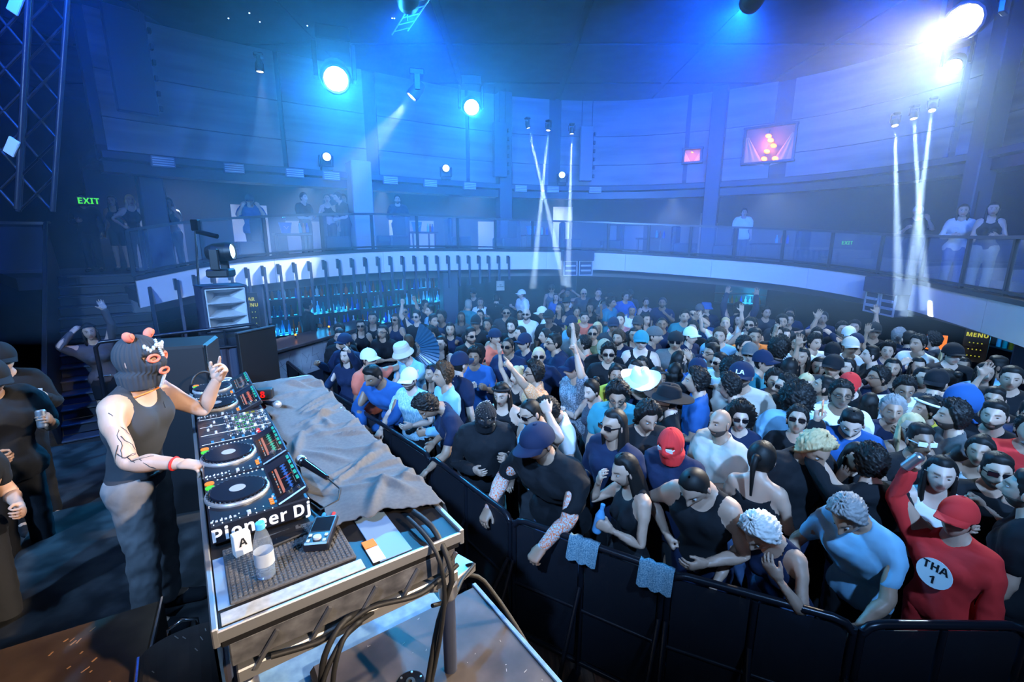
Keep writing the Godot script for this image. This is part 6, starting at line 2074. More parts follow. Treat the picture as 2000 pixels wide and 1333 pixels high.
func mixer(z: float) -> void:
	var W := 0.46
	var D := 0.39
	var t := thing("dj_mixer", "black mixing console covered in knobs and faders between the deck players", "mixer", bt(0.17, 0.0, z))
	var g := G.new()
	g.bx(Vector3(0, 0.055, 0), Vector3(D, 0.09, W - 0.006), 0.006)
	ob("body", g, M.deck_black, t)
	var kn := knob(0.0085, 0.014)
	for ch in 6:
		for r in 7:
			if r == 0 and ch in [1, 2]:
				continue
			var o := ob("knob", kn, M.knob_grey if (ch + r) % 3 else M.btn_grey, t, at(0.165 - r * 0.034, 0.1, -0.185 + ch * 0.062))
			o.rotation.y = ch * 0.7 + r
	g = G.new()
	for ch in 6:
		for r in 7:
			for q in 7:
				var an := 0.6 + q * 0.85
				g.bx(Vector3(0.165 - r * 0.034 - cos(an) * 0.0135, 0.1006, -0.185 + ch * 0.062 + sin(an) * 0.0135), Vector3(0.0026, 0.0012, 0.0026))
			g.bx(Vector3(0.165 - r * 0.034, 0.1006, -0.155 + ch * 0.062), Vector3(0.005, 0.0012, 0.012))
	ob("printed_ticks", g, M.print_white, t).set_meta("kind", "stuff")
	g = G.new()
	for ch in 6:
		g.bx(Vector3(-0.125, 0.1006, -0.185 + ch * 0.062), Vector3(0.075, 0.0015, 0.005))
	ob("fader_slots", g, M.black, t)
	for ch in 4:
		g = G.new()
		g.bx(Vector3(-0.105 - (ch % 3) * 0.018, 0.107, -0.123 + ch * 0.062), Vector3(0.012, 0.013, 0.022), 0.002)
		ob("fader", g, M.btn_grey, t)
	g = G.new()
	for ch in 5:
		for q in 8:
			g.bx(Vector3(0.1 - q * 0.014, 0.1015, -0.155 + ch * 0.062), Vector3(0.008, 0.002, 0.005))
	ob("level_lights", g, M.led_green, t)
	g = G.new()
	for q in 14:
		g.bx(Vector3(0.17 - (q % 7) * 0.05, 0.102, 0.205 - (q / 7) * 0.018), Vector3(0.014, 0.004, 0.01), 0.001)
	ob("effect_buttons", g, M.led_blue, t)
	g = G.new()
	g.bx(Vector3(0.1, 0.1015, -0.204), Vector3(0.07, 0.002, 0.03))
	ob("display", g, M.led_yellow, t)
	g = G.new()
	for q in 4:
		g.bx(Vector3(0.0, 0.1008, -0.216 + q * 0.144), Vector3(D - 0.03, 0.0012, 0.002))
	ob("printed_lines", g, M.print_white, t)

func microphone(label: String, head: Vector3, tail: Vector3) -> void:
	var t := thing("microphone", label, "microphone", B, "microphones on the cloth")
	var d := (head - tail).normalized()
	var bs := swing(Vector3.UP, d)
	var g := G.new()
	var l := (head - tail).length()
	g.lathe([Vector2(0, 0), Vector2(0.011, 0), Vector2(0.0125, 0.01), Vector2(0.019, l - 0.05), Vector2(0.021, l - 0.03), Vector2(0, l - 0.03)], 14, Transform3D(bs, tail))
	ob("handle", g, M.black_gloss, t)
	g = G.new()
	g.lathe([Vector2(0.021, l - 0.035), Vector2(0.027, l - 0.028), Vector2(0.027, l - 0.02), Vector2(0.021, l - 0.015)], 14, Transform3D(bs, tail))
	ob("collar", g, M.chrome, t)
	g = G.new()
	g.ball(head, Vector3(0.027, 0.03, 0.027), 14, 10, bs)
	ob("grille", g, M.mic_grille, t)

func build_booth() -> void:
	mat("deck_black", lin(0.008, 0.01, 0.018), 0.32)
	mat("platter", lin(0.007, 0.009, 0.016), 0.22)
	mat("jog_silver", lin(0.42, 0.43, 0.45), 0.28, 0.6)
	mat("jog_display", lin(0.3, 0.31, 0.33), 0.2)
	mat("btn_grey", lin(0.4, 0.41, 0.44), 0.35)
	mat("knob_grey", lin(0.05, 0.05, 0.06), 0.4)
	mat("print_white", lin(0.75, 0.75, 0.76), 0.6)
	mat("mic_grille", lin(0.55, 0.56, 0.58), 0.4, 0.7)
	glow("led_green", Color(0.35, 1.0, 0.3), 0.9)
	glow("led_amber", Color(1.0, 0.6, 0.12), 1.1)
	glow("led_teal", Color(0.15, 0.85, 0.8), 0.8)
	glow("led_blue", Color(0.2, 0.65, 1.0), 0.8)
	glow("led_yellow", Color(0.75, 0.8, 0.2), 0.5)
	glow("led_red", Color(1.0, 0.08, 0.08), 1.4)
	wave_screen("wave_a", 0)
	wave_screen("wave_b", 1)
	wave_screen("wave_c", 2)
	wave_screen("wave_d", 3)
	mottled("foam", lin(0.05, 0.05, 0.055), lin(0.12, 0.12, 0.13), 0.05, 6.0, 0.9, 21)
	mottled("tape_grey", lin(0.3, 0.31, 0.33), lin(0.5, 0.51, 0.52), 0.03, 3.0, 0.5, 22)
	mottled("frame_skirt_dark", lin(0.03, 0.03, 0.035), lin(0.16, 0.16, 0.17), 0.03, 2.0, 0.6, 27)
	mat("tape_blue", lin(0.16, 0.27, 0.45), 0.5)
	mottled("cabinet_brown", lin(0.04, 0.034, 0.034), lin(0.09, 0.075, 0.072), 0.012, 0.9, 0.5, 23, 0.0, Vector3.ONE, 1.5)
	mottled("cabinet_worn", lin(0.05, 0.03, 0.02), lin(0.13, 0.08, 0.05), 0.01, 0.8, 0.42, 24, 0.0, Vector3.ONE, 2.0)
	mottled("board_blue", lin(0.1, 0.22, 0.45), lin(0.2, 0.38, 0.62), 0.03, 1.5, 0.6, 25)
	mottled("cloth_grey", lin(0.07, 0.07, 0.075), lin(0.105, 0.102, 0.104), 0.05, 3.0, 0.8, 26)
	# raised floor
	var g := G.new()
	g.prism(PackedVector2Array([Vector2(-6.2, -4.0), Vector2(-6.2, 5.2), Vector2(-3.6, 6.2), Vector2(-2.6, 5.5), Vector2(-1.4, 4.2), Vector2(-0.55, 3.0), Vector2(0.2, 1.9), Vector2(0.9, 0.6), Vector2(0.9, -4.0)]), 0.6, Transform3D(Basis(Vector3.RIGHT, -PI / 2), Vector3(0, 0.3, 0)))
	struct("floor_stage", g, M.stage_black, "low black stage floor beside the stair")
	g = G.new()
	g.box(B * at(-0.1, -1.2, -1.3), Vector3(2.3, 0.25, 4.6), 0.02)
	struct("floor_riser", g, M.stage_black, "black riser under the decks and the performer")
	# the table
	var t := thing("dj_table", "long flight-case table on tubular legs carrying the decks", "table", B)
	g = G.new()
	g.bx(Vector3(0.4, -0.035, -1.33), Vector3(0.86, 0.07, 2.78), 0.004)
	ob("table_top", g, M.black, t)
	g = G.new()
	g.bx(Vector3(0.22, 0.004, -0.2), Vector3(0.42, 0.012, 0.34), 0.003)
	ob("foam_pad", g, M.foam, t)
	g = G.new()
	for i in 26:
		for j in 20:
			g.bx(Vector3(0.025 + i * 0.0158, 0.0115, -0.355 + j * 0.0162), Vector3(0.011, 0.005, 0.011), 0.0024)
	ob("foam_grid", g, M.foam, t).set_meta("kind", "stuff")
	for e in [[Vector3(0.4, -0.02, 0.062), Vector3(0.88, 0.045, 0.015)], [Vector3(-0.04, -0.02, -1.33), Vector3(0.02, 0.07, 2.8)], [Vector3(0.84, -0.02, -1.33), Vector3(0.02, 0.07, 2.8)], [Vector3(0.4, -0.02, -2.73), Vector3(0.88, 0.07, 0.02)]]:
		g = G.new()
		g.bx(e[0], e[1], 0.004)
		ob("edge_profile", g, M.aluminium, t)
	g = G.new()
	g.bx(Vector3(0.21, 0.003, 0.02), Vector3(0.46, 0.005, 0.06), 0.001)
	ob("tape_strip", g, M.tape_grey, t)
	g = G.new()
	g.bx(Vector3(0.56, 0.003, -0.12), Vector3(0.13, 0.004, 0.34), 0.001)
	ob("tape_strip", g, M.tape_blue, t)
	g = G.new()
	g.bx(Vector3(0.495, 0.006, 0.0), Vector3(0.05, 0.004, 0.09), 0.001)
	ob("tape_strip", g, M.white_plastic, t)
	g = G.new()
	g.bx(Vector3(0.495, 0.0065, -0.075), Vector3(0.05, 0.004, 0.05), 0.001)
	ob("tape_strip", g, cloth("orange"), t)
	g = G.new()
	g.bx(Vector3(0.0, 0.003, -0.18), Vector3(0.05, 0.004, 0.3), 0.001)
	ob("tape_strip", g, M.tape_blue, t)
	# the lower frame with its braces, at the open end
	for q in 2:
		g = G.new()
		g.bar(Vector3(0.0, -0.2, 0.04 - q * 2.7), Vector3(0.82, -0.2, 0.04 - q * 2.7), 0.05, 0.05, Vector3.UP, 0.005)
		ob("frame_bar", g, M.aluminium, t)
		g = G.new()
		g.bx(Vector3(0.4, -0.11, 0.045 - q * 2.7), Vector3(0.82, 0.09, 0.03), 0.004)
		ob("frame_skirt", g, M.frame_skirt_dark if q == 0 else M.black, t)
	for q in 5:
		g = G.new()
		g.bar(Vector3(0.05 + q * 0.17, -0.19, 0.07), Vector3(0.13 + q * 0.17, -0.08, 0.07), 0.012, 0.012)
		ob("brace", g, M.steel, t)
	for p in [Vector3(0.02, 0, 0.0), Vector3(0.8, 0, 0.0), Vector3(0.02, 0, -2.65), Vector3(0.8, 0, -2.65)]:
		g = G.new()
		g.rod(p + Vector3(0, -1.07, 0), p + Vector3(0, -0.05, 0), 0.03, 12)
		var lg := ob("leg", g, M.column_navy, t)
		g = G.new()
		g.lathe([Vector2(0.036, -0.34), Vector2(0.042, -0.33), Vector2(0.042, -0.27), Vector2(0.036, -0.26)], 12, at(p.x, 0, p.z))
		ob("clamp", g, M.steel, lg)
	# cloth hung down the DJ side
	g = G.new()
	var rows := []
	for i in 6:
		var row := PackedVector3Array()
		for j in 60:
			var z := 0.03 - 2.72 * j / 59.0
			row.append(Vector3(-0.05 - 0.012 * sin(j * 1.3) * i / 5.0, -0.06 - i * 0.2, z))
		rows.append(row)
	g.grid(rows)
	rows.reverse()
	var back := []
	for r: PackedVector3Array in rows:
		var r2 := PackedVector3Array()
		for p in r:
			r2.append(p + Vector3(0.008, 0, 0))
		back.append(r2)
	g.grid(back)
	ob("skirt_cloth", g, M.black, t)
	for k in 4:
		deck(k, [-0.62, -1.06, -1.98, -2.42][k])
	mixer(-1.52)
	# the dark cloth crumpled over the crowd half of the table
	var f := FastNoiseLite.new()
	f.seed = 31
	f.frequency = 1.0
	f.fractal_octaves = 3
	var folds := []
	for i in 44:
		var an := rng.randf_range(-0.9, 0.9) + (1.57 if i % 3 == 0 else 0.0)
		folds.append([Vector2(rng.randf_range(0.38, 0.8), rng.randf_range(-2.6, -0.2)), Vector2(cos(an), -sin(an)), rng.randf_range(0.12, 0.4), rng.randf_range(0.009, 0.026), rng.randf_range(0.01, 0.028)])
	var top := []
	var under := []
	for i in 57:
		var row := PackedVector3Array()
		var ru := PackedVector3Array()
		for j in 181:
			var kx := i / 56.0
			var kz := j / 180.0
			var x := lerpf(0.385, 0.93, kx) + 0.035 * f.get_noise_2d(kz * 7.0, 3.0) * (1.0 - kx) + 0.03 * f.get_noise_2d(kz * 8.0, 9.0) * kx
			var z := lerpf(-0.12, -2.7, kz) - 0.06 * (1 - kz) * (1.0 - kx) * 2.0 + 0.04 * f.get_noise_2d(kx * 5.0, 7.0)
			var y := 0.016 + 0.006 * f.get_noise_2d(x * 4.0, z * 2.0)
			for fd: Array in folds:
				var q := Vector2(x, z) - (fd[0] as Vector2)
				var tt: float = clampf(q.dot(fd[1]) / fd[2], 0.0, 1.0)
				var off: float = (q - (fd[1] as Vector2) * (tt * fd[2])).length()
				y += fd[4] * gauss(off, fd[3]) * (0.4 + 0.6 * sin(PI * tt))
			y += 0.06 * gauss(x - 0.55, 0.12) * gauss(z + 2.42, 0.15) + 0.05 * gauss(z + 0.3, 0.16) * gauss(x - 0.65, 0.2)
			y = maxf(y, 0.009)
			if x > 0.86:
				y -= (x - 0.86) * 2.6
				x = 0.868 + (x - 0.86) * 0.22
			row.append(Vector3(x, y, z))
			ru.append(Vector3(x, y - 0.004, z))
		top.append(row)
		under.append(ru)
	g = G.new()
	g.grid(top)
	g.grid(under, false, true)
	var cl := ob("table_cloth", g, M.cloth_grey, self, B)
	tag(cl, "crumpled dark grey cloth thrown over the crowd side of the table", "cloth")
	microphone("black microphone with silver grille lying by the red counter", Vector3(0.45, 0.075, -1.86), Vector3(0.36, 0.06, -2.05))
	microphone("black microphone lying toward the audio recorder, cable at its end", Vector3(0.4, 0.085, -0.84), Vector3(0.47, 0.07, -0.6))
	var cg := G.new()
	cg.tube(PackedVector3Array([Vector3(0.47, 0.07, -0.6), Vector3(0.5, 0.05, -0.5), Vector3(0.47, 0.04, -0.42), Vector3(0.39, 0.03, -0.4), Vector3(0.37, 0.02, -0.5)]), 0.004, 6)
	tag(ob("microphone_cable", cg, M.rubber, self, B), "short black cable plugged into the microphone by the recorder", "cable")
	# red counter
	t = thing("led_counter", "small black box with a red lit figure by the far microphone", "counter", bt(0.42, 0.03, -2.2, -0.35))
	g = G.new()
	g.bx(Vector3(0, 0.04, 0), Vector3(0.11, 0.075, 0.07), 0.006)
	ob("body", g, M.black, t)
	ob("figure", lettering("8", 0.07, 0.002), M.led_red, t, at(-0.01, 0.04, 0.0355))
	# headphones by the far deck
	t = thing("headphones", "black headphones lying by the deck with the grey screen", "headphones", bt(0.05, 0.07, -2.66, 0.4))
	g = G.new()
	var arc := PackedVector3Array()
	for i in 13:
		var a := PI * i / 12.0
		arc.append(Vector3(cos(a) * 0.085, sin(a) * 0.1 + 0.02, 0))
	g.tube(arc, 0.009, 8)
	ob("headband", g, M.black, t)
	for s: float in [-1.0, 1.0]:
		g = G.new()
		g.ball(Vector3(0.08 * s, 0.0, 0), Vector3(0.022, 0.045, 0.04), 12, 8)
		ob("ear_cup", g, M.black_gloss, t)
	t = thing("clear_cup", "clear plastic cup by the headphones at the table end", "cup", bt(0.2, 0.0, -2.68))
	g = G.new()
	g.lathe([Vector2(0, 0), Vector2(0.03, 0), Vector2(0.042, 0.1), Vector2(0.044, 0.1), Vector2(0.032, -0.002)], 20)
	ob("cup_wall", g, M.clear, t)
	g = G.new()
	g.lathe([Vector2(0.042, 0.096), Vector2(0.046, 0.098), Vector2(0.046, 0.102), Vector2(0.042, 0.102)], 20)
	ob("rim", g, M.white_plastic, t)
	# beads
	t = thing("bead_bracelet", "red and white bead bracelet lying between mixer and deck", "bracelet", bt(0.3, 0.115, -1.3))
	for q in 16:
		var a := lerpf(-0.6, 3.8, q / 15.0)
		g = G.new()
		g.ball(Vector3(cos(a) * 0.04, 0.006, sin(a) * 0.035), Vector3.ONE * 0.0075, 8, 6)
		ob("bead", g, cloth("red") if q % 4 else M.white_plastic, t)
	# water bottle
	t = thing("water_bottle", "clear water bottle with blue cap standing on the foam pad", "bottle", bt(0.13, 0.016, -0.1))
	g = G.new()
	g.lathe([Vector2(0, 0), Vector2(0.026, 0.0), Vector2(0.032, 0.012), Vector2(0.032, 0.12), Vector2(0.03, 0.135), Vector2(0.02, 0.175), Vector2(0.0135, 0.19), Vector2(0.0135, 0.2)], 24)
	ob("bottle_wall", g, M.clear, t)
	g = G.new()
	g.lathe([Vector2(0, 0.004), Vector2(0.03, 0.006), Vector2(0.03, 0.06), Vector2(0, 0.06)], 24)
	ob("water", g, M.water, t)
	g = G.new()
	g.lathe([Vector2(0.0328, 0.055), Vector2(0.0328, 0.105)], 24)
	ob("label_band", g, M.bottle_label, t)
	g = G.new()
	g.lathe([Vector2(0.0155, 0.193), Vector2(0.0155, 0.213), Vector2(0.014, 0.216), Vector2(0, 0.216)], 20)
	ob("cap", g, M.cap_blue, t)
	# box, phone, recorder
	t = thing("small_box", "small white cardboard box leaning between deck and bottle", "box", bt(0.075, 0.012, -0.3, 0.25))
	g = G.new()
	g.bx(Vector3(0, 0.045, 0), Vector3(0.06, 0.09, 0.035), 0.002)
	ob("carton", g, M.white_plastic, t)
	ob("lettering", lettering("A", 0.045, 0.0015), M.black, t, at(0, 0.055, 0.0182))
	t = thing("smartphone", "black smartphone lying on the foam pad beside the deck", "phone", bt(0.22, 0.016, -0.3, 0.15))
	g = G.new()
	g.bx(Vector3(0, 0.006, 0), Vector3(0.16, 0.011, 0.078), 0.004)
	ob("body", g, M.rubber, t)
	g = G.new()
	g.bx(Vector3(0, 0.012, 0), Vector3(0.15, 0.0012, 0.07), 0.0005)
	ob("screen", g, M.phone_glass, t)
	t = thing("audio_recorder", "handheld audio recorder with a dark screen and red plugs", "recorder", bt(0.35, 0.012, -0.22, 1.1))
	g = G.new()
	g.bx(Vector3(0, 0.022, 0), Vector3(0.19, 0.04, 0.095), 0.006)
	ob("body", g, M.deck_black, t)
	g = G.new()
	g.bx(Vector3(0.03, 0.0428, 0), Vector3(0.1, 0.002, 0.075), 0.0008)
	ob("screen", g, M.phone_glass, t)
	g = G.new()
	g.lathe([Vector2(0.016, 0.042), Vector2(0.015, 0.05), Vector2(0, 0.05)], 14, at(-0.062, 0, 0))
	ob("dial", g, M.btn_grey, t)
	for q in 4:
		g = G.new()
		g.bx(Vector3(-0.045 - (q % 2) * 0.035, 0.044, 0.03 * (1 if q < 2 else -1)), Vector3(0.016, 0.004, 0.012), 0.001)
		ob("button", g, M.btn_grey, t)
	for q in 2:
		g = G.new()
		g.rod(Vector3(0.09, 0.025, -0.02 + q * 0.04), Vector3(0.13, 0.025, -0.02 + q * 0.04), 0.009, 10)
		ob("plug", g, cloth("red") if q else M.led_blue, t)
	build_foreground()

func cabinet(label: String, t: Transform3D, s: Vector3, m: Material) -> Node3D:
	var n := thing("speaker_cabinet", label, "speaker", t, "speaker cabinets before the table")
	var g := G.new()
	g.bx(Vector3(0, -s.y / 2, 0), s, 0.02)
	ob("body", g, m, n)
	return n

func build_foreground() -> void:
	# big sub box beside the table end
	var c := cabinet("large brown speaker cabinet with a round socket plate, cables lying over it", bt(0.72, -0.73, 0.1), Vector3(0.9, 0.45, 1.0), M.cabinet_brown)
	var g := G.new()
	g.lathe([Vector2(0.062, 0), Vector2(0.062, 0.004), Vector2(0.056, 0.007), Vector2(0.03, 0.004), Vector2(0.02, 0.003), Vector2(0, 0.003)], 28, at(-0.1, 0, -0.14))
	var pl := ob("socket_plate", g, M.black_gloss, c)
	for q in 6:
		var a := TAU * q / 6.0
		g = G.new()
		g.lathe([Vector2(0.006, 0.005), Vector2(0.005, 0.009), Vector2(0, 0.009)], 8, at(-0.1 + cos(a) * 0.05, 0, -0.14 + sin(a) * 0.05))
		ob("screw", g, M.steel, pl)
	g = G.new()
	g.lathe([Vector2(0.022, 0.004), Vector2(0.02, 0.014), Vector2(0.008, 0.014), Vector2(0.006, 0.006), Vector2(0, 0.006)], 16, at(-0.1, 0, -0.14))
	ob("socket", g, M.rubber, pl)
	g = G.new()
	g.bx(Vector3(0.44, 0.0, 0), Vector3(0.025, 0.02, 1.0), 0.004)
	ob("edge_strip", g, M.board_blue, c)
	g = G.new()
	g.bx(Vector3(0.3, 0.002, 0.22), Vector3(0.05, 0.003, 0.07), 0.001)
	ob("tape_strip", g, M.led_off, c)
	for q in 26:
		g = G.new()
		var x := rng.randf_range(-0.42, 0.42)
		var z := rng.randf_range(-0.48, 0.48)
		g.bx(Vector3(x, 0.0005, z), Vector3(rng.randf_range(0.003, 0.02), 0.0012, 0.0025), 0.0, rng.randf() * 3.0)
		ob("scratch", g, M.scratch, c)
	g = G.new()
	g.box(bt(0.5, -0.8, -0.52), Vector3(0.95, 0.03, 0.5), 0.004)
	tag(ob("scuffed_board", g, M.board_blue), "scuffed blue board lying under the table end", "board")
	# two cabinets in front of the performer
	c = cabinet("dark brown worn speaker cabinet with scraped top before the performer", bt(-0.52, -0.48, -0.35, 0.0), Vector3(0.78, 0.5, 0.95), M.cabinet_worn)
	c.transform = Transform3D(Basis(Vector3.UP, 0.52), Vector3(-1.78, 1.45, -1.3))
	for q in 18:
		g = G.new()
		g.bx(Vector3(rng.randf_range(0.0, 0.3), 0.0006, rng.randf_range(-0.4, 0.1)), Vector3(rng.randf_range(0.006, 0.03), 0.0012, rng.randf_range(0.003, 0.008)), 0.0, rng.randf() * 0.6 + 0.6)
		ob("scratch", g, M.scrape_orange, c)
	g = G.new()
	g.bx(Vector3(0.385, 0.002, 0), Vector3(0.014, 0.012, 0.95), 0.003)
	ob("edge_strip", g, M.chrome, c)
	c = thing("monitor_wedge", "rounded grey-brown speaker cabinet with silver edge beside the table leg", "speaker", Transform3D(Basis(Vector3.UP, 0.62), Vector3(-1.16, 1.46, -1.32)))
	g = G.new()
	var pf := PackedVector2Array()
	for i in 14:
		var a := lerpf(0.0, PI, i / 13.0)
		pf.append(Vector2(cos(a) * 0.15, sin(a) * 0.06))
	pf.append(Vector2(-0.15, -0.4))
	pf.append(Vector2(0.15, -0.4))
	g.prism(pf, 0.8)
	ob("body", g, M.cabinet_brown, c)
	g = G.new()
	g.bar(Vector3(-0.155, 0.01, -0.4), Vector3(-0.155, 0.01, 0.4), 0.016, 0.016, Vector3.UP, 0.004)
	ob("edge_strip", g, M.chrome, c)
	g = G.new()
	g.tube(PackedVector3Array([Vector3(-0.05, 0.0, -0.41), Vector3(-0.05, 0.07, -0.42), Vector3(0.0, 0.09, -0.42), Vector3(0.05, 0.07, -0.42), Vector3(0.05, 0.0, -0.41)]), 0.008, 8)
	ob("handle", g, M.chrome, c)
	for q in 22:
		g = G.new()
		var x := rng.randf_range(-0.1, 0.1)
		g.bx(Vector3(x, 0.0605 * sqrt(maxf(0.0, 1.0 - pow(x / 0.15, 2.0))), rng.randf_range(-0.38, 0.38)), Vector3(0.003, 0.0012, rng.randf_range(0.006, 0.03)), 0.0, rng.randf() * 0.6)
		ob("scratch", g, M.scratch, c)
	# metal box on a clamp, at the crowd corner of the table
	var t := thing("junction_box", "grey metal junction box clamped to the table leg", "box", bt(1.0, -0.5, -0.3, 0.3))
	g = G.new()
	g.bx(Vector3(0, 0, 0), Vector3(0.17, 0.05, 0.13), 0.006)
	ob("body", g, M.aluminium, t)
	g = G.new()
	g.rod(Vector3(-0.06, -0.03, 0.06), Vector3(-0.2, 0.03, 0.02), 0.014, 8)
	ob("clamp_arm", g, M.steel, t)
	# cables
	var runs := [
		["thick black cable looping off the table end over the brown cabinet", [Vector3(0.72, 0.03, -0.15), Vector3(0.74, 0.02, 0.02), Vector3(0.76, -0.12, 0.12), Vector3(0.7, -0.35, 0.1), Vector3(0.6, -0.6, 0.16), Vector3(0.5, -0.71, 0.22), Vector3(0.35, -0.715, 0.3), Vector3(0.2, -0.715, 0.5)], 0.012],
		["black cable hanging beside the thick loop at the table end", [Vector3(0.68, 0.03, -0.12), Vector3(0.7, 0.0, 0.09), Vector3(0.72, -0.2, 0.13), Vector3(0.66, -0.5, 0.14), Vector3(0.55, -0.7, 0.2), Vector3(0.4, -0.714, 0.33), Vector3(0.28, -0.715, 0.55)], 0.009],
		["bundle cable dropping at the performer side of the table end", [Vector3(0.42, -0.17, 0.05), Vector3(0.33, -0.14, 0.1), Vector3(0.26, -0.2, 0.13), Vector3(0.22, -0.4, 0.16), Vector3(0.24, -0.62, 0.26), Vector3(0.3, -0.715, 0.5)], 0.011],
		["second bundle cable dropping at the performer side of the table", [Vector3(0.45, -0.19, 0.06), Vector3(0.34, -0.17, 0.12), Vector3(0.285, -0.24, 0.15), Vector3(0.25, -0.45, 0.19), Vector3(0.27, -0.66, 0.3), Vector3(0.34, -0.715, 0.55)], 0.009],
		["third bundle cable dropping at the performer side of the table", [Vector3(0.4, -0.2, 0.07), Vector3(0.32, -0.19, 0.12), Vector3(0.25, -0.26, 0.15), Vector3(0.2, -0.45, 0.2), Vector3(0.21, -0.66, 0.34), Vector3(0.26, -0.715, 0.6)], 0.009],
		["cable lying along the lower table frame", [Vector3(0.1, -0.16, 0.08), Vector3(0.25, -0.18, 0.09), Vector3(0.45, -0.15, 0.08), Vector3(0.62, -0.18, 0.09), Vector3(0.82, -0.15, 0.06)], 0.01],
		["cable running from the junction box down past the blue board", [Vector3(0.95, -0.5, -0.3), Vector3(1.1, -0.55, -0.25), Vector3(1.2, -0.75, -0.05), Vector3(1.22, -0.95, 0.25), Vector3(1.2, -1.2, 0.6)], 0.012],
		["cable bridging from the table frame to the junction box", [Vector3(0.7, -0.3, 0.05), Vector3(0.82, -0.36, 0.0), Vector3(0.94, -0.4, -0.12), Vector3(1.06, -0.44, -0.22), Vector3(1.05, -0.48, -0.28)], 0.009],
	]
	for r in runs:
		var cv := Curve3D.new()
		var ps: Array = r[1]
		for i in ps.size():
			var d: Vector3 = (ps[mini(i + 1, ps.size() - 1)] - ps[maxi(i - 1, 0)]) / 6.0
			cv.add_point(ps[i], -d, d)
		g = G.new()
		var pts := PackedVector3Array()
		for i in 31:
			pts.append(cv.sample_baked(cv.get_baked_length() * i / 30.0, true))
		g.tube(pts, r[2], 8)
		tag(ob("cable", g, M.rubber, self, B), r[0], "cable", "cables at the table end")
# ---------------------------------------------------------------- performer, stage helpers, stair
func ring_tube(c: Vector3, r: Vector2, m: Basis, w: float) -> G:
	var g := G.new()
	var pts := PackedVector3Array()
	for q in 20:
		var a := TAU * q / 20
		pts.append(c + m * Vector3(cos(a) * r.x, sin(a) * r.y, 0))
	g.tube(pts, w, 8, -1, false, true)
	return g

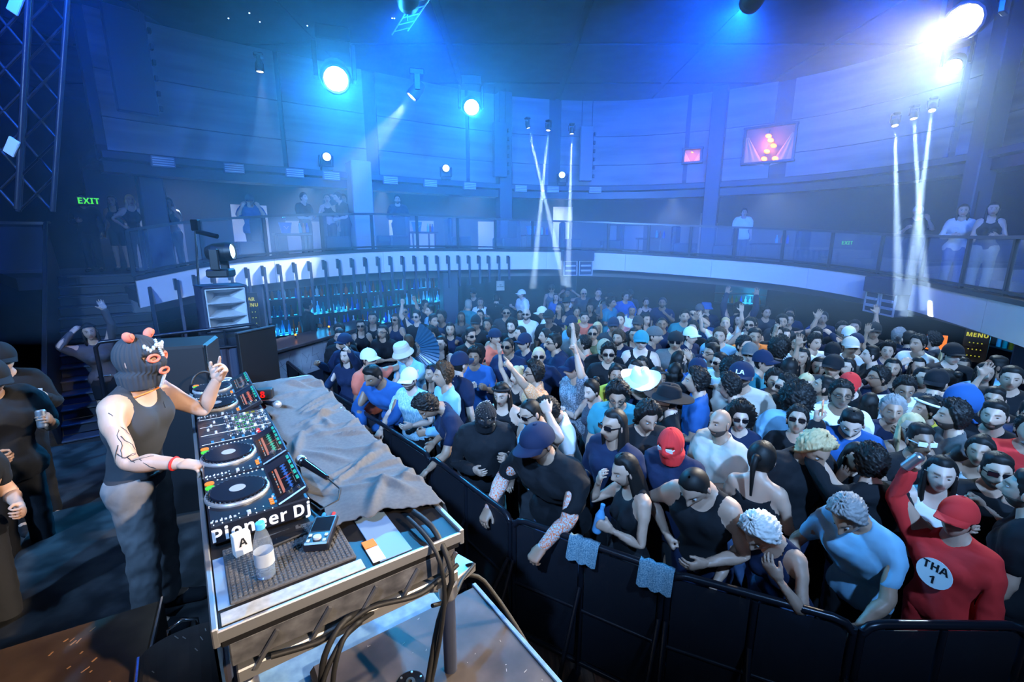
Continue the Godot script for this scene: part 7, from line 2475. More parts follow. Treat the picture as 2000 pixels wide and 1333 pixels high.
func build_performer() -> void:
	var mask := cloth("charcoal")
	var pose := {"l": "raise", "r": "deck", "lean": 0.16, "twist": -0.1, "yaw": -0.12, "pitch": -0.16}
	mottled("jeans_grey", lin(0.12, 0.12, 0.125), lin(0.22, 0.22, 0.23), 0.012, 1.6, 0.85, 41, 0.0, Vector3.ONE, 1.4)
	wear["hat_balaclava_ribbed"] = balaclava(1).mesh()
	var at_p := bt(-0.33, -1.075, -1.62).origin
	var who := person("person in black tank top, dark knitted mask with red details, playing the decks", "", at_p, 1.78, {"pose": pose, "skin": 1, "top": "tank", "tone": "charcoal", "legmat": M.jeans_grey, "hair": "", "cell": 0.0105}, 1.0, 1.04)
	var bones: Dictionary = pose_bones(pose, false)
	var hd: Transform3D = bones.head
	var red := cloth("coral")
	var mk := ob("knitted_mask", wear["hat_balaclava_ribbed"], mask, who, hd)
	for s: float in [-1.0, 1.0]:
		var g := G.new()
		g.ball(Vector3(0.062 * s, 0.122, 0.012), Vector3(0.022, 0.03, 0.022), 14, 10, Basis(Vector3.BACK, -0.5 * s))
		g.ball(Vector3(0.062 * s, 0.128, 0.034), Vector3(0.012, 0.016, 0.005), 10, 6, Basis(Vector3.BACK, -0.5 * s))
		ob("ear", g, red, mk)
		ob("eye_ring", ring_tube(Vector3(0.035 * s, 0.012, 0.098), Vector2(0.024, 0.017), Basis(Vector3.UP, 0.4 * s), 0.007), red, mk)
		g = G.new()
		for q in 5:
			g.ball(Vector3((0.012 + 0.011 * q) * s, 0.05 + 0.012 * absf(2.0 - q), 0.1 - 0.0055 * q), Vector3(0.009, 0.013, 0.006), 8, 6)
		ob("stitch_patch", g, M.btn_grey, mk)
	ob("mouth_ring", ring_tube(Vector3(0, -0.058, 0.113), Vector2(0.026, 0.014), Basis(), 0.007), red, mk)
	var g := G.new()
	for q in 9:
		g.ball(Vector3(0, -0.08 - q * 0.008, 0.112 - q * 0.0035), Vector3(0.011, 0.006, 0.006), 8, 4)
		g.ball(Vector3(0, 0.02 + q * 0.01, 0.118 - q * 0.0035), Vector3(0.008, 0.006, 0.006), 8, 4)
	ob("stitch_seam", g, M.btn_grey, mk)
	ob("necklace", ring_tube(bones.t[1] * Vector3(0, 1.468, 0.03), Vector2(0.082, 0.075), Basis(Vector3.RIGHT, 1.25), 0.0045), cloth("orange"), who)
	g = G.new()
	g.rod(bones.t[1] * Vector3(0.005, 1.42, 0.115), bones.t[1] * Vector3(0.005, 1.385, 0.125), 0.004, 6)
	ob("pendant", g, M.chrome, who)
	# bracelet on the wrist over the decks
	var w: Transform3D = bones.hand[1][0]
	ob("bracelet", ring_tube(w.origin - w.basis.y * 0.03, Vector2(0.034, 0.03), w.basis * Basis(Vector3.RIGHT, PI / 2), 0.006), cloth("red"), who)
	g = G.new()
	var rp := PackedVector3Array()
	for q in 24:
		var a := TAU * q / 24
		rp.append(Vector3(cos(a) * 0.15, 0.985, sin(a) * 0.125))
	g.tube(rp, 0.014, 6, -1, false, true)
	ob("belt", g, M.black, who)
	# branching tattoo on the near arm: fine dark lines on the skin
	var j := joints(false)
	var R := Vector3(-1, 1, 1)
	var r := RandomNumberGenerator.new()
	r.seed = 9
	g = G.new()
	var dir: Vector3 = ((j.el - j.sh) * R).normalized()
	var out_v := Vector3(dir.y, -dir.x, 0)
	if out_v.x > 0:
		out_v = -out_v
	var lay := func(t: float, a: float) -> Vector3:
		var rad := lerpf(0.062, 0.0465, clampf(t / 0.12, 0, 1)) if t < 0.285 else lerpf(0.0475, 0.032, (t - 0.285) / 0.25)
		var p: Vector3 = j.sh * R + dir * t + (out_v * cos(a) + Vector3.BACK * sin(a)) * (rad + 0.0025)
		var k := smoothstep(0.25, 0.32, t)
		return (bones.t[5] * p).lerp(bones.t[6] * p, k)
	for br in 9:
		var t: float = [0.03, 0.08, 0.12, 0.16, 0.2, 0.24, 0.3, 0.33, 0.36][br]
		var a: float = [0.1, 0.3, -0.2, 0.4, 0.0, -0.3, 0.3, -0.2, 0.1][br]
		var pts := PackedVector3Array()
		for q in (16 if br == 0 else 7):
			pts.append(lay.call(t, a))
			t += 0.02 if br == 0 else 0.014
			a += r.randf_range(-0.25, 0.25) if br == 0 else (0.16 if br % 2 else -0.16) + r.randf_range(-0.12, 0.12)
		g.tube(pts, 0.0024, 5, 0.0012)
	ob("tattoo", g, M.tattoo, who)

func build_stage_people() -> void:
	var grp := "people beside the stage stair"
	var a := person("person in black T-shirt with pale necklace and black cap, checking a phone on stage", grp, Vector3(-3.72, 0.6, -3.12), 1.2, {"pose": {"l": "hold", "r": "hold_low", "pitch": 0.3}, "skin": 3, "top": "loose", "tone": "black", "hair": "buzz", "hat": "cap", "hattone": "black", "stone": "charcoal"}, 0.97, 1.05)
	give(a, 0, "can", M.steel, "silver drink can held by the person checking a phone on stage")
	var b := person("person in black sweater and black cap behind the necklace wearer on stage", grp, Vector3(-4.3, 0.6, -3.75), 1.0, {"pose": {"l": "hold", "r": "down", "pitch": 0.2}, "skin": 1, "top": "long", "tone": "black", "hair": "buzz", "hat": "cap", "hattone": "black"}, 0.95, 1.0)
	give(b, 0, "cup", M.bottle_label, "pale cup held by the person in black sweater on stage")
	person("person in black trousers with white side seams standing on the stage edge", grp, Vector3(-3.15, 0.6, -2.35), 1.3, {"pose": {"l": "hold_low", "r": "down"}, "skin": 1, "top": "tee", "tone": "black", "ltone": "charcoal"}, 0.9, 1.0)
	# pale canvas shoes at the foot of the phone checker
	mat("fishnet", lin(0.05, 0.04, 0.045), 0.7)
	var d := person("person in black mesh top and shorts dancing on the lowest stair, glass raised", grp, Vector3(-6.2, 0.16, -6.75), 0.75, {"f": true, "pose": {"l": "up", "r": "head", "side": -0.12}, "skin": 1, "top": "long", "topmat": M.fishnet, "legs": "shorts", "ltone": "black", "hair": "long", "hat": "headband", "hattone": "black"}, 1.0, 0.95)
	give(d, 0, "cup", M.clear, "clear glass held up by the dancer on the stair")
	var g := G.new()
	var pts := PackedVector3Array()
	for q in 20:
		var an := TAU * q / 20
		pts.append(Vector3(cos(an) * 0.145, 0.97 - 0.012 * sin(an * 3.0), sin(an) * 0.13))
	g.tube(pts, 0.011, 6, -1, false, true)
	ob("chain_belt", g, M.chrome, d)

func build_stair() -> void:
	var d := Vector3(-0.621, 0, -0.784)
	var s := Vector3(0.784, 0, -0.621)
	var o := Vector3(-6.25, 0, -6.85)
	var t := thing("staircase", "dark straight stair climbing from the dance floor to the balcony landing", "stair")
	mat("stair_dark", lin(0.03, 0.034, 0.045), 0.5)
	mat("stair_edge", lin(0.06, 0.065, 0.08), 0.4)
	var n := 14
	var rise := 0.175
	var run := 0.24
	var yaw := atan2(-d.x, -d.z)
	for i in n:
		var g := G.new()
		var c := o + d * (run * (i + 0.5)) + Vector3(0, rise * (i + 0.5), 0)
		g.bx(c, Vector3(1.3, rise - 0.03, run), 0.0, yaw)
		ob("riser", g, M.stair_dark, t)
		g = G.new()
		g.bx(c + Vector3(0, rise * 0.5 - 0.012, 0) - d * 0.015, Vector3(1.32, 0.03, run + 0.03), 0.006, yaw)
		ob("tread", g, M.stair_edge, t)
	var top := o + d * (run * n) + Vector3(0, rise * n, 0)
	for sd: float in [-1.0, 1.0]:
		var e := s * 0.69 * sd
		var g := G.new()
		g.bar(o + e + Vector3(0, 0.5, 0) - d * 0.2, top + e + Vector3(0, 0.5, 0), 0.06, 0.95, Vector3.UP, 0.01)
		ob("side_panel", g, M.frame_dark, t)
		g = G.new()
		g.tube(PackedVector3Array([o + e + Vector3(0, 0.92, 0) - d * 0.3, o + e + Vector3(0, 1.02, 0) - d * 0.15, top + e + Vector3(0, 1.02, 0), top + e + Vector3(0, 1.02, 0) + d * 0.4]), 0.03, 10)
		ob("handrail", g, M.barrier_black, t)
	# landing rail with glass
	var r := thing("landing_railing", "short dark railing with glass beside the top of the stair", "railing")
	var g := G.new()
	var p0 := top - s * 0.72
	var p1 := top - s * 2.3 + d * 0.2
	g.bar(p0 + Vector3(0, 1.0, 0), p1 + Vector3(0, 1.0, 0), 0.05, 0.05)
	ob("top_rail", g, M.rail_metal, r)
	for q in 3:
		g = G.new()
		var p := p0.lerp(p1, q / 2.0)
		g.bar(p, p + Vector3(0, 1.0, 0), 0.05, 0.05)
		ob("post", g, M.frame_dark, r)
	g = G.new()
	g.bar(p0 + Vector3(0, 0.5, 0), p1 + Vector3(0, 0.5, 0), 0.008, 0.85)
	ob("glass_panel", g, M.pane, r)

func horn_box(label: String, t: Transform3D, s: Vector3, n: int) -> Node3D:
	var c := thing("horn_speaker", label, "speaker", t)
	var g := G.new()
	g.bx(Vector3(0, s.y / 2, -0.12), s - Vector3(0, 0, 0.24), 0.01)
	for e in [[Vector3(0, 0.012, 0), Vector3(s.x, 0.024, s.z - 0.01)], [Vector3(0, s.y - 0.012, 0), Vector3(s.x, 0.024, s.z - 0.01)], [Vector3(s.x * 0.47, s.y / 2, 0), Vector3(s.x * 0.06, s.y, s.z - 0.01)], [Vector3(-s.x * 0.47, s.y / 2, 0), Vector3(s.x * 0.06, s.y, s.z - 0.01)]]:
		g.bx(e[0], e[1], 0.006)
	ob("body", g, M.column_navy, c)
	for q in n:
		var y0 := s.y * (0.05 + 0.9 * q / n)
		var y1 := s.y * (0.05 + 0.9 * (q + 1.0) / n) - 0.01
		var w := s.x * 0.42
		var z := s.z / 2
		g = G.new()
		var ym := (y0 + y1) / 2
		var iw := w * 0.35
		var ih := (y1 - y0) * 0.12
		g.quad(Vector3(-w, y1, z), Vector3(-iw, ym + ih, z - 0.22), Vector3(iw, ym + ih, z - 0.22), Vector3(w, y1, z))
		g.quad(Vector3(-w, y0, z), Vector3(w, y0, z), Vector3(iw, ym - ih, z - 0.22), Vector3(-iw, ym - ih, z - 0.22))
		g.quad(Vector3(-w, y0, z), Vector3(-iw, ym - ih, z - 0.22), Vector3(-iw, ym + ih, z - 0.22), Vector3(-w, y1, z))
		g.quad(Vector3(w, y0, z), Vector3(w, y1, z), Vector3(iw, ym + ih, z - 0.22), Vector3(iw, ym - ih, z - 0.22))
		g.quad(Vector3(-iw, ym - ih, z - 0.22), Vector3(iw, ym - ih, z - 0.22), Vector3(iw, ym + ih, z - 0.22), Vector3(-iw, ym + ih, z - 0.22))
		g.bx(Vector3(0, y1 + 0.003, z), Vector3(w * 2.06, 0.014, 0.02), 0.002)
		g.bx(Vector3(0, y0 - 0.003, z), Vector3(w * 2.06, 0.014, 0.02), 0.002)
		for sx: float in [-1.0, 1.0]:
			g.bx(Vector3(w * sx * 1.01, ym, z), Vector3(0.014, y1 - y0, 0.02), 0.002)
		ob("horn", g, M.horn_grey, c)
	return c

func build_stage_gear() -> void:
	# speaker stack at the corner of the stage
	var t := thing("bass_speaker", "tall dark bass cabinet under the horn speaker at the stage corner", "speaker", at(-3.92, 0.6, -6.2, 0.65))
	var g := G.new()
	g.bx(Vector3(0, 0.67, 0), Vector3(0.62, 1.34, 0.6), 0.02)
	ob("body", g, M.black, t)
	g = G.new()
	g.bx(Vector3(0, 0.67, 0.302), Vector3(0.54, 1.2, 0.01), 0.003)
	ob("grille", g, M.frame_dark, t)
	horn_box("horn speaker with pale ribbed horns on top of the bass cabinet", at(-3.92, 1.95, -6.2, 0.75), Vector3(0.52, 0.6, 0.55), 3)
	moving_head("moving head standing on the horn speaker beside a tall clamp", Vector3(-3.85, 2.98, -6.15), Vector3(-2.0, 3.1, -6.5), false, M.dot_white, 0.9)
	t = thing("light_stand", "thin clamp stand with camera arm on the horn speaker", "stand", at(-4.1, 2.56, -6.05))
	g = G.new()
	g.rod(Vector3(0, 0, 0), Vector3(0.06, 0.75, 0), 0.014, 8)
	ob("pole", g, M.chrome, t)
	g = G.new()
	g.bx(Vector3(0.07, 0.76, 0), Vector3(0.09, 0.14, 0.08), 0.01)
	g.rod(Vector3(0.08, 0.68, 0), Vector3(0.34, 0.62, 0.02), 0.03, 10)
	ob("camera_arm", g, M.black_gloss, t)
	# monitor behind the performer
	t = thing("monitor_speaker", "flat black monitor speaker with silver edge behind the performer", "speaker", at(-2.86, 0.6, -3.75, 0.35))
	g = G.new()
	g.bx(Vector3(0, 0.85, 0), Vector3(0.62, 1.7, 0.45), 0.02)
	ob("body", g, M.black, t)
	g = G.new()
	g.bx(Vector3(0.31, 0.85, 0.225), Vector3(0.02, 1.7, 0.02), 0.004)
	ob("edge_strip", g, M.chrome, t)
	ob("handle_ring", ring_tube(Vector3(0.26, 1.2, 0.228), Vector2(0.022, 0.022), Basis(), 0.006), M.white_plastic, t)
	g = G.new()
	g.bx(Vector3(0.16, 1.16, 0.227), Vector3(0.045, 0.045, 0.006), 0.002)
	ob("badge", g, M.white_plastic, t)
	# cases and drapes behind the table
	t = thing("drum_case", "round glossy blue road case standing on the stage edge", "case", at(-3.22, 0.6, -5.55))
	g = G.new()
	g.lathe([Vector2(0, 0), Vector2(0.15, 0), Vector2(0.15, 0.42), Vector2(0.157, 0.43), Vector2(0.157, 0.46), Vector2(0.15, 0.47), Vector2(0.15, 0.9), Vector2(0.157, 0.91), Vector2(0.157, 0.95), Vector2(0.15, 0.96), Vector2(0.15, 1.32), Vector2(0.13, 1.36), Vector2(0, 1.36)], 28)
	ob("shell", g, M.case_blue, t)
	g = G.new()
	g.bx(Vector3(0.0, 0.93, 0.155), Vector3(0.1, 0.03, 0.03), 0.006)
	ob("handle", g, M.black, t)
	t = thing("stage_screen", "black side panel with steel edge between the road case and bar", "panel", at(-3.0, 0.6, -5.3, 1.2))
	g = G.new()
	g.bx(Vector3(0, 0.75, 0), Vector3(0.5, 1.5, 0.05), 0.006)
	ob("body", g, M.black, t)
	g = G.new()
	g.bx(Vector3(0, 1.51, 0), Vector3(0.52, 0.02, 0.06), 0.004)
	ob("cap_strip", g, M.rail_metal, t)
	t = thing("equipment_drape", "dark pleated drape hung over stage equipment behind the table", "drape", at(-3.55, 0.6, -4.95, 0.55))
	g = G.new()
	var a := []
	var b := []
	for i in 8:
		var ra := PackedVector3Array()
		var rb := PackedVector3Array()
		for q in 60:
			var x := lerpf(-0.6, 0.5, q / 59.0)
			var z := 0.02 * sin(q * 0.95) + 0.01 * sin(q * 2.3 + i * 0.2)
			ra.append(Vector3(x, 1.32 - i * 0.185, z))
			rb.append(Vector3(x, 1.32 - i * 0.185, z - 0.012))
		a.append(ra)
		b.append(rb)
	g.grid(a)
	g.grid(b, false, true)
	ob("cloth", g, M.sofa, t)
	g = G.new()
	g.rod(Vector3(-0.65, 1.34, 0), Vector3(0.55, 1.34, 0), 0.02, 8)
	ob("rod", g, M.barrier_black, t)
	for q in 2:
		g = G.new()
		g.rod(Vector3(-0.62 + q * 1.14, 0, -0.02), Vector3(-0.62 + q * 1.14, 1.36, -0.02), 0.018, 8)
		ob("post", g, M.barrier_black, t)
	var rl := thing("pipe_rail", "bent black pipe rail in front of the bass cabinet", "railing", at(-4.1, 0.6, -5.7, 0.5))
	g = G.new()
	g.tube(PackedVector3Array([Vector3(-0.9, 0, 0), Vector3(-0.9, 1.3, 0), Vector3(-0.85, 1.36, 0), Vector3(0.75, 1.44, 0), Vector3(0.8, 1.4, 0), Vector3(0.8, 0, 0)]), 0.022, 8)
	ob("pipe", g, M.barrier_black, rl)
	for q in 3:
		g = G.new()
		g.rod(Vector3(-0.5 + q * 0.45, 0.0, 0), Vector3(-0.5 + q * 0.45, 1.39, 0), 0.014, 8)
		ob("upright", g, M.barrier_black, rl)
	# draped bandanas on the barrier
	for q in 2:
		var bs := thing("bandana", ["patterned pale bandana knotted on the barrier rail", "second patterned bandana draped beside the knotted one"][q], "bandana", at(0.5 + q * 0.42, 1.12, -2.79 + q * 0.25, -0.55), "bandanas on the barrier")
		g = G.new()
		var up := []
		var dn := []
		for i in 9:
			var ra := PackedVector3Array()
			var rb := PackedVector3Array()
			for k in 10:
				var y := 0.018 * cos((i - 4) * 0.3) - maxf(0.0, absf(i - 4.0) - 1.0) * 0.045
				var z := (i - 4) * 0.018 + 0.008 * sin(k * 1.7)
				ra.append(Vector3(-0.11 + k * 0.024, y + 0.006 * sin(k * 2.1 + i), z))
				rb.append(ra[k] - Vector3(0, 0.004, 0))
			up.append(ra)
			dn.append(rb)
		g.grid(up, false, true)
		g.grid(dn)
		ob("cloth", g, M.bandana, bs)
# ---------------------------------------------------------------- bar, lounge, signs
func sign_box(called: String, label: String, t: Transform3D, w: float, h: float, m: Material, txt := "", txtm: Material = null, size := 0.1) -> void:
	var s := thing(called, label, "sign", t)
	var g := G.new()
	g.bx(Vector3(0, 0, -0.015), Vector3(w, h, 0.03), 0.004)
	ob("panel", g, m, s)
	if txt:
		ob("lettering", lettering(txt, size, 0.004), txtm, s, at(0, 0, 0.003))

func build_bar() -> void:
	mottled("bar_tile", lin(0.5, 0.5, 0.55), lin(0.62, 0.62, 0.66), 0.02, 1.0, 0.35, 61)
	mat("bar_wood", lin(0.11, 0.08, 0.075), 0.3)
	mat("shelf_dark", lin(0.02, 0.03, 0.05), 0.4)
	glow("shelf_light", Color(0.12, 0.6, 0.85), 3.0)
	glow("menu_yellow", Color(0.85, 0.85, 0.25), 0.8)
	glow("menu_white", Color(0.75, 0.82, 0.9), 1.0)
	glow("menu_orange", Color(1.0, 0.5, 0.2), 1.2)
	glow("lamp_orange", Color(1.0, 0.5, 0.08), 5.0)
	# counter: from the stage corner back under the balcony
	var a := Vector3(-4.75, 0, -8.0)
	var b := Vector3(-3.45, 0, -11.6)
	var d := (b - a).normalized()
	var nrm := Vector3(-d.z, 0, d.x)   # towards the dance floor
	if nrm.x < 0:
		nrm = -nrm
	var len := (b - a).length()
	var yaw := atan2(nrm.x, nrm.z)
	var t := thing("bar_counter", "long bar counter with pale cracked-pattern tiles and brown top", "bar counter", Transform3D(Basis(Vector3.UP, yaw), (a + b) / 2))
	var g := G.new()
	g.bx(Vector3(0, 0.5, -0.35), Vector3(len, 1.0, 0.6), 0.01)
	ob("body", g, M.column_navy, t)
	g = G.new()
	g.bx(Vector3(0, 1.07, -0.3), Vector3(len + 0.05, 0.06, 0.85), 0.01)
	ob("counter_top", g, M.bar_wood, t)
	g = G.new()
	g.bx(Vector3(0, 1.02, -0.02), Vector3(len, 0.05, 0.06), 0.01)
	ob("edge_strip", g, M.cabinet_worn, t)
	for i in 6:
		var w := len / 6
		g = G.new()
		g.bx(Vector3(-len / 2 + w * (i + 0.5), 0.68, -0.04), Vector3(w - 0.008, 0.58, 0.03), 0.004)
		var tile := ob("tile", g, M.bar_tile, t)
		g = G.new()
		for q in 9:
			var x := -len / 2 + w * i + 0.04 + fmod(q * 0.37 + i * 0.21, w - 0.12)
			var y := 0.45 + fmod(q * 0.23 + i * 0.11, 0.42)
			g.box(Transform3D(Basis(Vector3.BACK, q * 1.1 + i), Vector3(x, y, -0.0235)), Vector3(0.2, 0.004, 0.004))
		ob("crack_line", g, M.panel_mid, tile)
	# bar lamps on the counter top: warm spots reflected on it come from these
	for i in 3:
		var l := thing("counter_lamp", ["small warm lamp on the bar counter next to the stage corner", "small warm lamp in the middle of the bar counter", "small warm lamp at the far end of the bar counter"][i], "lamp", Transform3D(Basis(), (a + d * (0.5 + i * 1.0)) + Vector3(0, 1.1, 0) - nrm * 0.35))
		g = G.new()
		g.lathe([Vector2(0, 0), Vector2(0.03, 0), Vector2(0.012, 0.02), Vector2(0.012, 0.07), Vector2(0, 0.07)], 12)
		ob("base", g, M.black, l)
		g = G.new()
		g.ball(Vector3(0, 0.085, 0), Vector3(0.022, 0.022, 0.022), 10, 8)
		ob("bulb", g, M.dot_amber, l)
	# back bar: wall, three shelves of bottles, light strip under each
	var p := Vector3(-6.3, 0, -10.2)
	var q2 := Vector3(-1.9, 0, -14.1)
	var e := (q2 - p).normalized()
	var n2 := Vector3(-e.z, 0, e.x)
	if n2.z < 0:
		n2 = -n2
	var l2 := (q2 - p).length()
	var yw := atan2(n2.x, n2.z)
	var bt2 := Transform3D(Basis(Vector3.UP, yw), (p + q2) / 2)
	var wl := thing("back_bar", "back bar wall with three lit glass shelves full of bottles", "shelf", bt2)
	g = G.new()
	g.bx(Vector3(0, 1.15, -0.1), Vector3(l2, 2.3, 0.1))
	ob("wall_panel", g, M.shelf_dark, wl)
	g = G.new()
	g.bx(Vector3(0, 0.45, 0.18), Vector3(l2, 0.88, 0.45), 0.01)
	ob("cabinet", g, M.column_navy, wl)
	for i in 3:
		g = G.new()
		g.bx(Vector3(0, 0.92 + i * 0.42, 0.12 - i * 0.02), Vector3(l2 - 0.1, 0.025, 0.28 - i * 0.05), 0.004)
		var sh := ob("shelf", g, M.shelf_dark, wl)
		g = G.new()
		g.bx(Vector3(0, 0.94 + i * 0.42, -0.02), Vector3(l2 - 0.4, 0.02, 0.02), 0.004)
		ob("light_strip", g, M.shelf_light, sh)
	for i in 4:
		var ar := AreaLight3D.new()
		ar.area_size = Vector2(1.1, 0.06)
		light(ar, "shelf_strip_light", bt2 * Transform3D(Basis(Vector3.UP, PI) * Basis(Vector3.RIGHT, 0.4), Vector3(-l2 / 2 + 0.8 + i * 1.35, 1.0 + (i % 2) * 0.42, 0.02)), Color(0.2, 0.7, 1.0), 1.2, 0.05)
	for i in 9:
		g = G.new()
		g.bx(Vector3(-l2 / 2 + l2 * i / 8.0, 1.5, 0.1), Vector3(0.04, 1.25, 0.2), 0.004)
		ob("divider", g, M.frame_dark, wl)
	# bottles
	var shapes := []
	for k in 3:
		g = G.new()
		match k:
			0: g.lathe([Vector2(0, 0), Vector2(0.036, 0), Vector2(0.038, 0.17), Vector2(0.014, 0.22), Vector2(0.013, 0.29), Vector2(0.016, 0.29), Vector2(0.016, 0.31), Vector2(0, 0.31)], 10)
			1: g.lathe([Vector2(0, 0), Vector2(0.045, 0), Vector2(0.047, 0.13), Vector2(0.03, 0.17), Vector2(0.014, 0.19), Vector2(0.014, 0.24), Vector2(0.018, 0.24), Vector2(0.018, 0.27), Vector2(0, 0.27)], 10)
			2: g.lathe([Vector2(0, 0), Vector2(0.03, 0), Vector2(0.034, 0.1), Vector2(0.028, 0.2), Vector2(0.013, 0.26), Vector2(0.013, 0.34), Vector2(0, 0.34)], 10)
		shapes.append(g.mesh())
	var tints := [["clear", Color(0.55, 0.85, 1.0)], ["teal", Color(0.1, 0.5, 0.55)], ["amber", Color(0.6, 0.3, 0.08)], ["green", Color(0.08, 0.35, 0.15)], ["blue", Color(0.08, 0.3, 0.7)], ["pale", Color(0.75, 0.85, 0.9)]]
	for tn in tints:
		var m := mat("glass_" + tn[0], tn[1], 0.12)
		m.backlight_enabled = true
		m.backlight = tn[1]
	var kinds := ["straight round bottle", "squat shouldered bottle", "tall slim bottle"]
	for i in 3:
		var cnt := 46
		for k in cnt:
			var x := -l2 / 2 + 0.14 + (l2 - 0.28) * k / (cnt - 1.0) + rng.randf_range(-0.02, 0.02)
			var sk := rng.randi() % 3
			var tk := rng.randi() % 6
			var o := ob("liquor_bottle", shapes[sk], M["glass_" + tints[tk][0]], self, bt2 * at(x, 0.935 + i * 0.42, 0.12 - i * 0.02 + rng.randf_range(-0.04, 0.05)))
			tag(o, "%s %s on the %s shelf of the back bar" % [tints[tk][0], kinds[sk], ["lowest", "middle", "top"][i]], "bottle", "bottles on the back bar")
	person("person in black shirt tending the bar before the lit shelves", "bar staff", Vector3(-4.75, 0, -10.6), 2.4, {"pose": {"l": "hold_low", "r": "down"}, "skin": 2, "top": "long", "tone": "black", "hair": "short"}, 1.0, 1.0)
	# dark poles bracketed to the balcony band over the bar
	var grp := "poles over the bar"
	for i in 26:
		var s := 0.62 + i * 0.311
		var c := rim(s, -0.09, -0.2)
		var lng := lerpf(1.35, 0.65, i / 25.0)
		var pn := thing("bar_pole", "dark square pole bracketed to the pale balcony band above the bar", "pole", Transform3D(Basis(Vector3.UP, rim_yaw(s)), c), grp)
		g = G.new()
		g.bx(Vector3(0, 0.06 - lng / 2, 0), Vector3(0.05, lng, 0.05), 0.005)
		ob("shaft", g, M.column_navy, pn)
		g = G.new()
		g.bx(Vector3(-0.035, -0.02, -0.015), Vector3(0.05, 0.22, 0.09), 0.006)
		ob("bracket", g, M.frame_dark, pn)

func hung_speaker(label: String, s: float) -> void:
	var t := thing("hung_speaker", label, "speaker", Transform3D(Basis(Vector3.UP, rim_yaw(s)), rim(s, -0.2, 0.05)))
	var g := G.new()
	g.bx(Vector3(0, -0.14, 0.0), Vector3(0.92, 0.3, 0.32), 0.01)
	ob("cradle", g, M.column_navy, t)
	for k in 2:
		g = G.new()
		var x := -0.23 + k * 0.46
		g.bx(Vector3(x, -0.5, -0.04), Vector3(0.42, 0.44, 0.26), 0.01)
		var bd := ob("cabinet", g, M.column_navy, t)
		g = G.new()
		for e in [[Vector3(x, -0.295, 0.1), Vector3(0.42, 0.03, 0.03)], [Vector3(x, -0.705, 0.1), Vector3(0.42, 0.03, 0.03)], [Vector3(x - 0.195, -0.5, 0.1), Vector3(0.03, 0.42, 0.03)], [Vector3(x + 0.195, -0.5, 0.1), Vector3(0.03, 0.42, 0.03)], [Vector3(x, -0.43, 0.11), Vector3(0.3, 0.05, 0.04)], [Vector3(x, -0.57, 0.11), Vector3(0.3, 0.05, 0.04)]]:
			g.bx(e[0], e[1], 0.004)
		ob("horn_frame", g, M.horn_grey, bd)

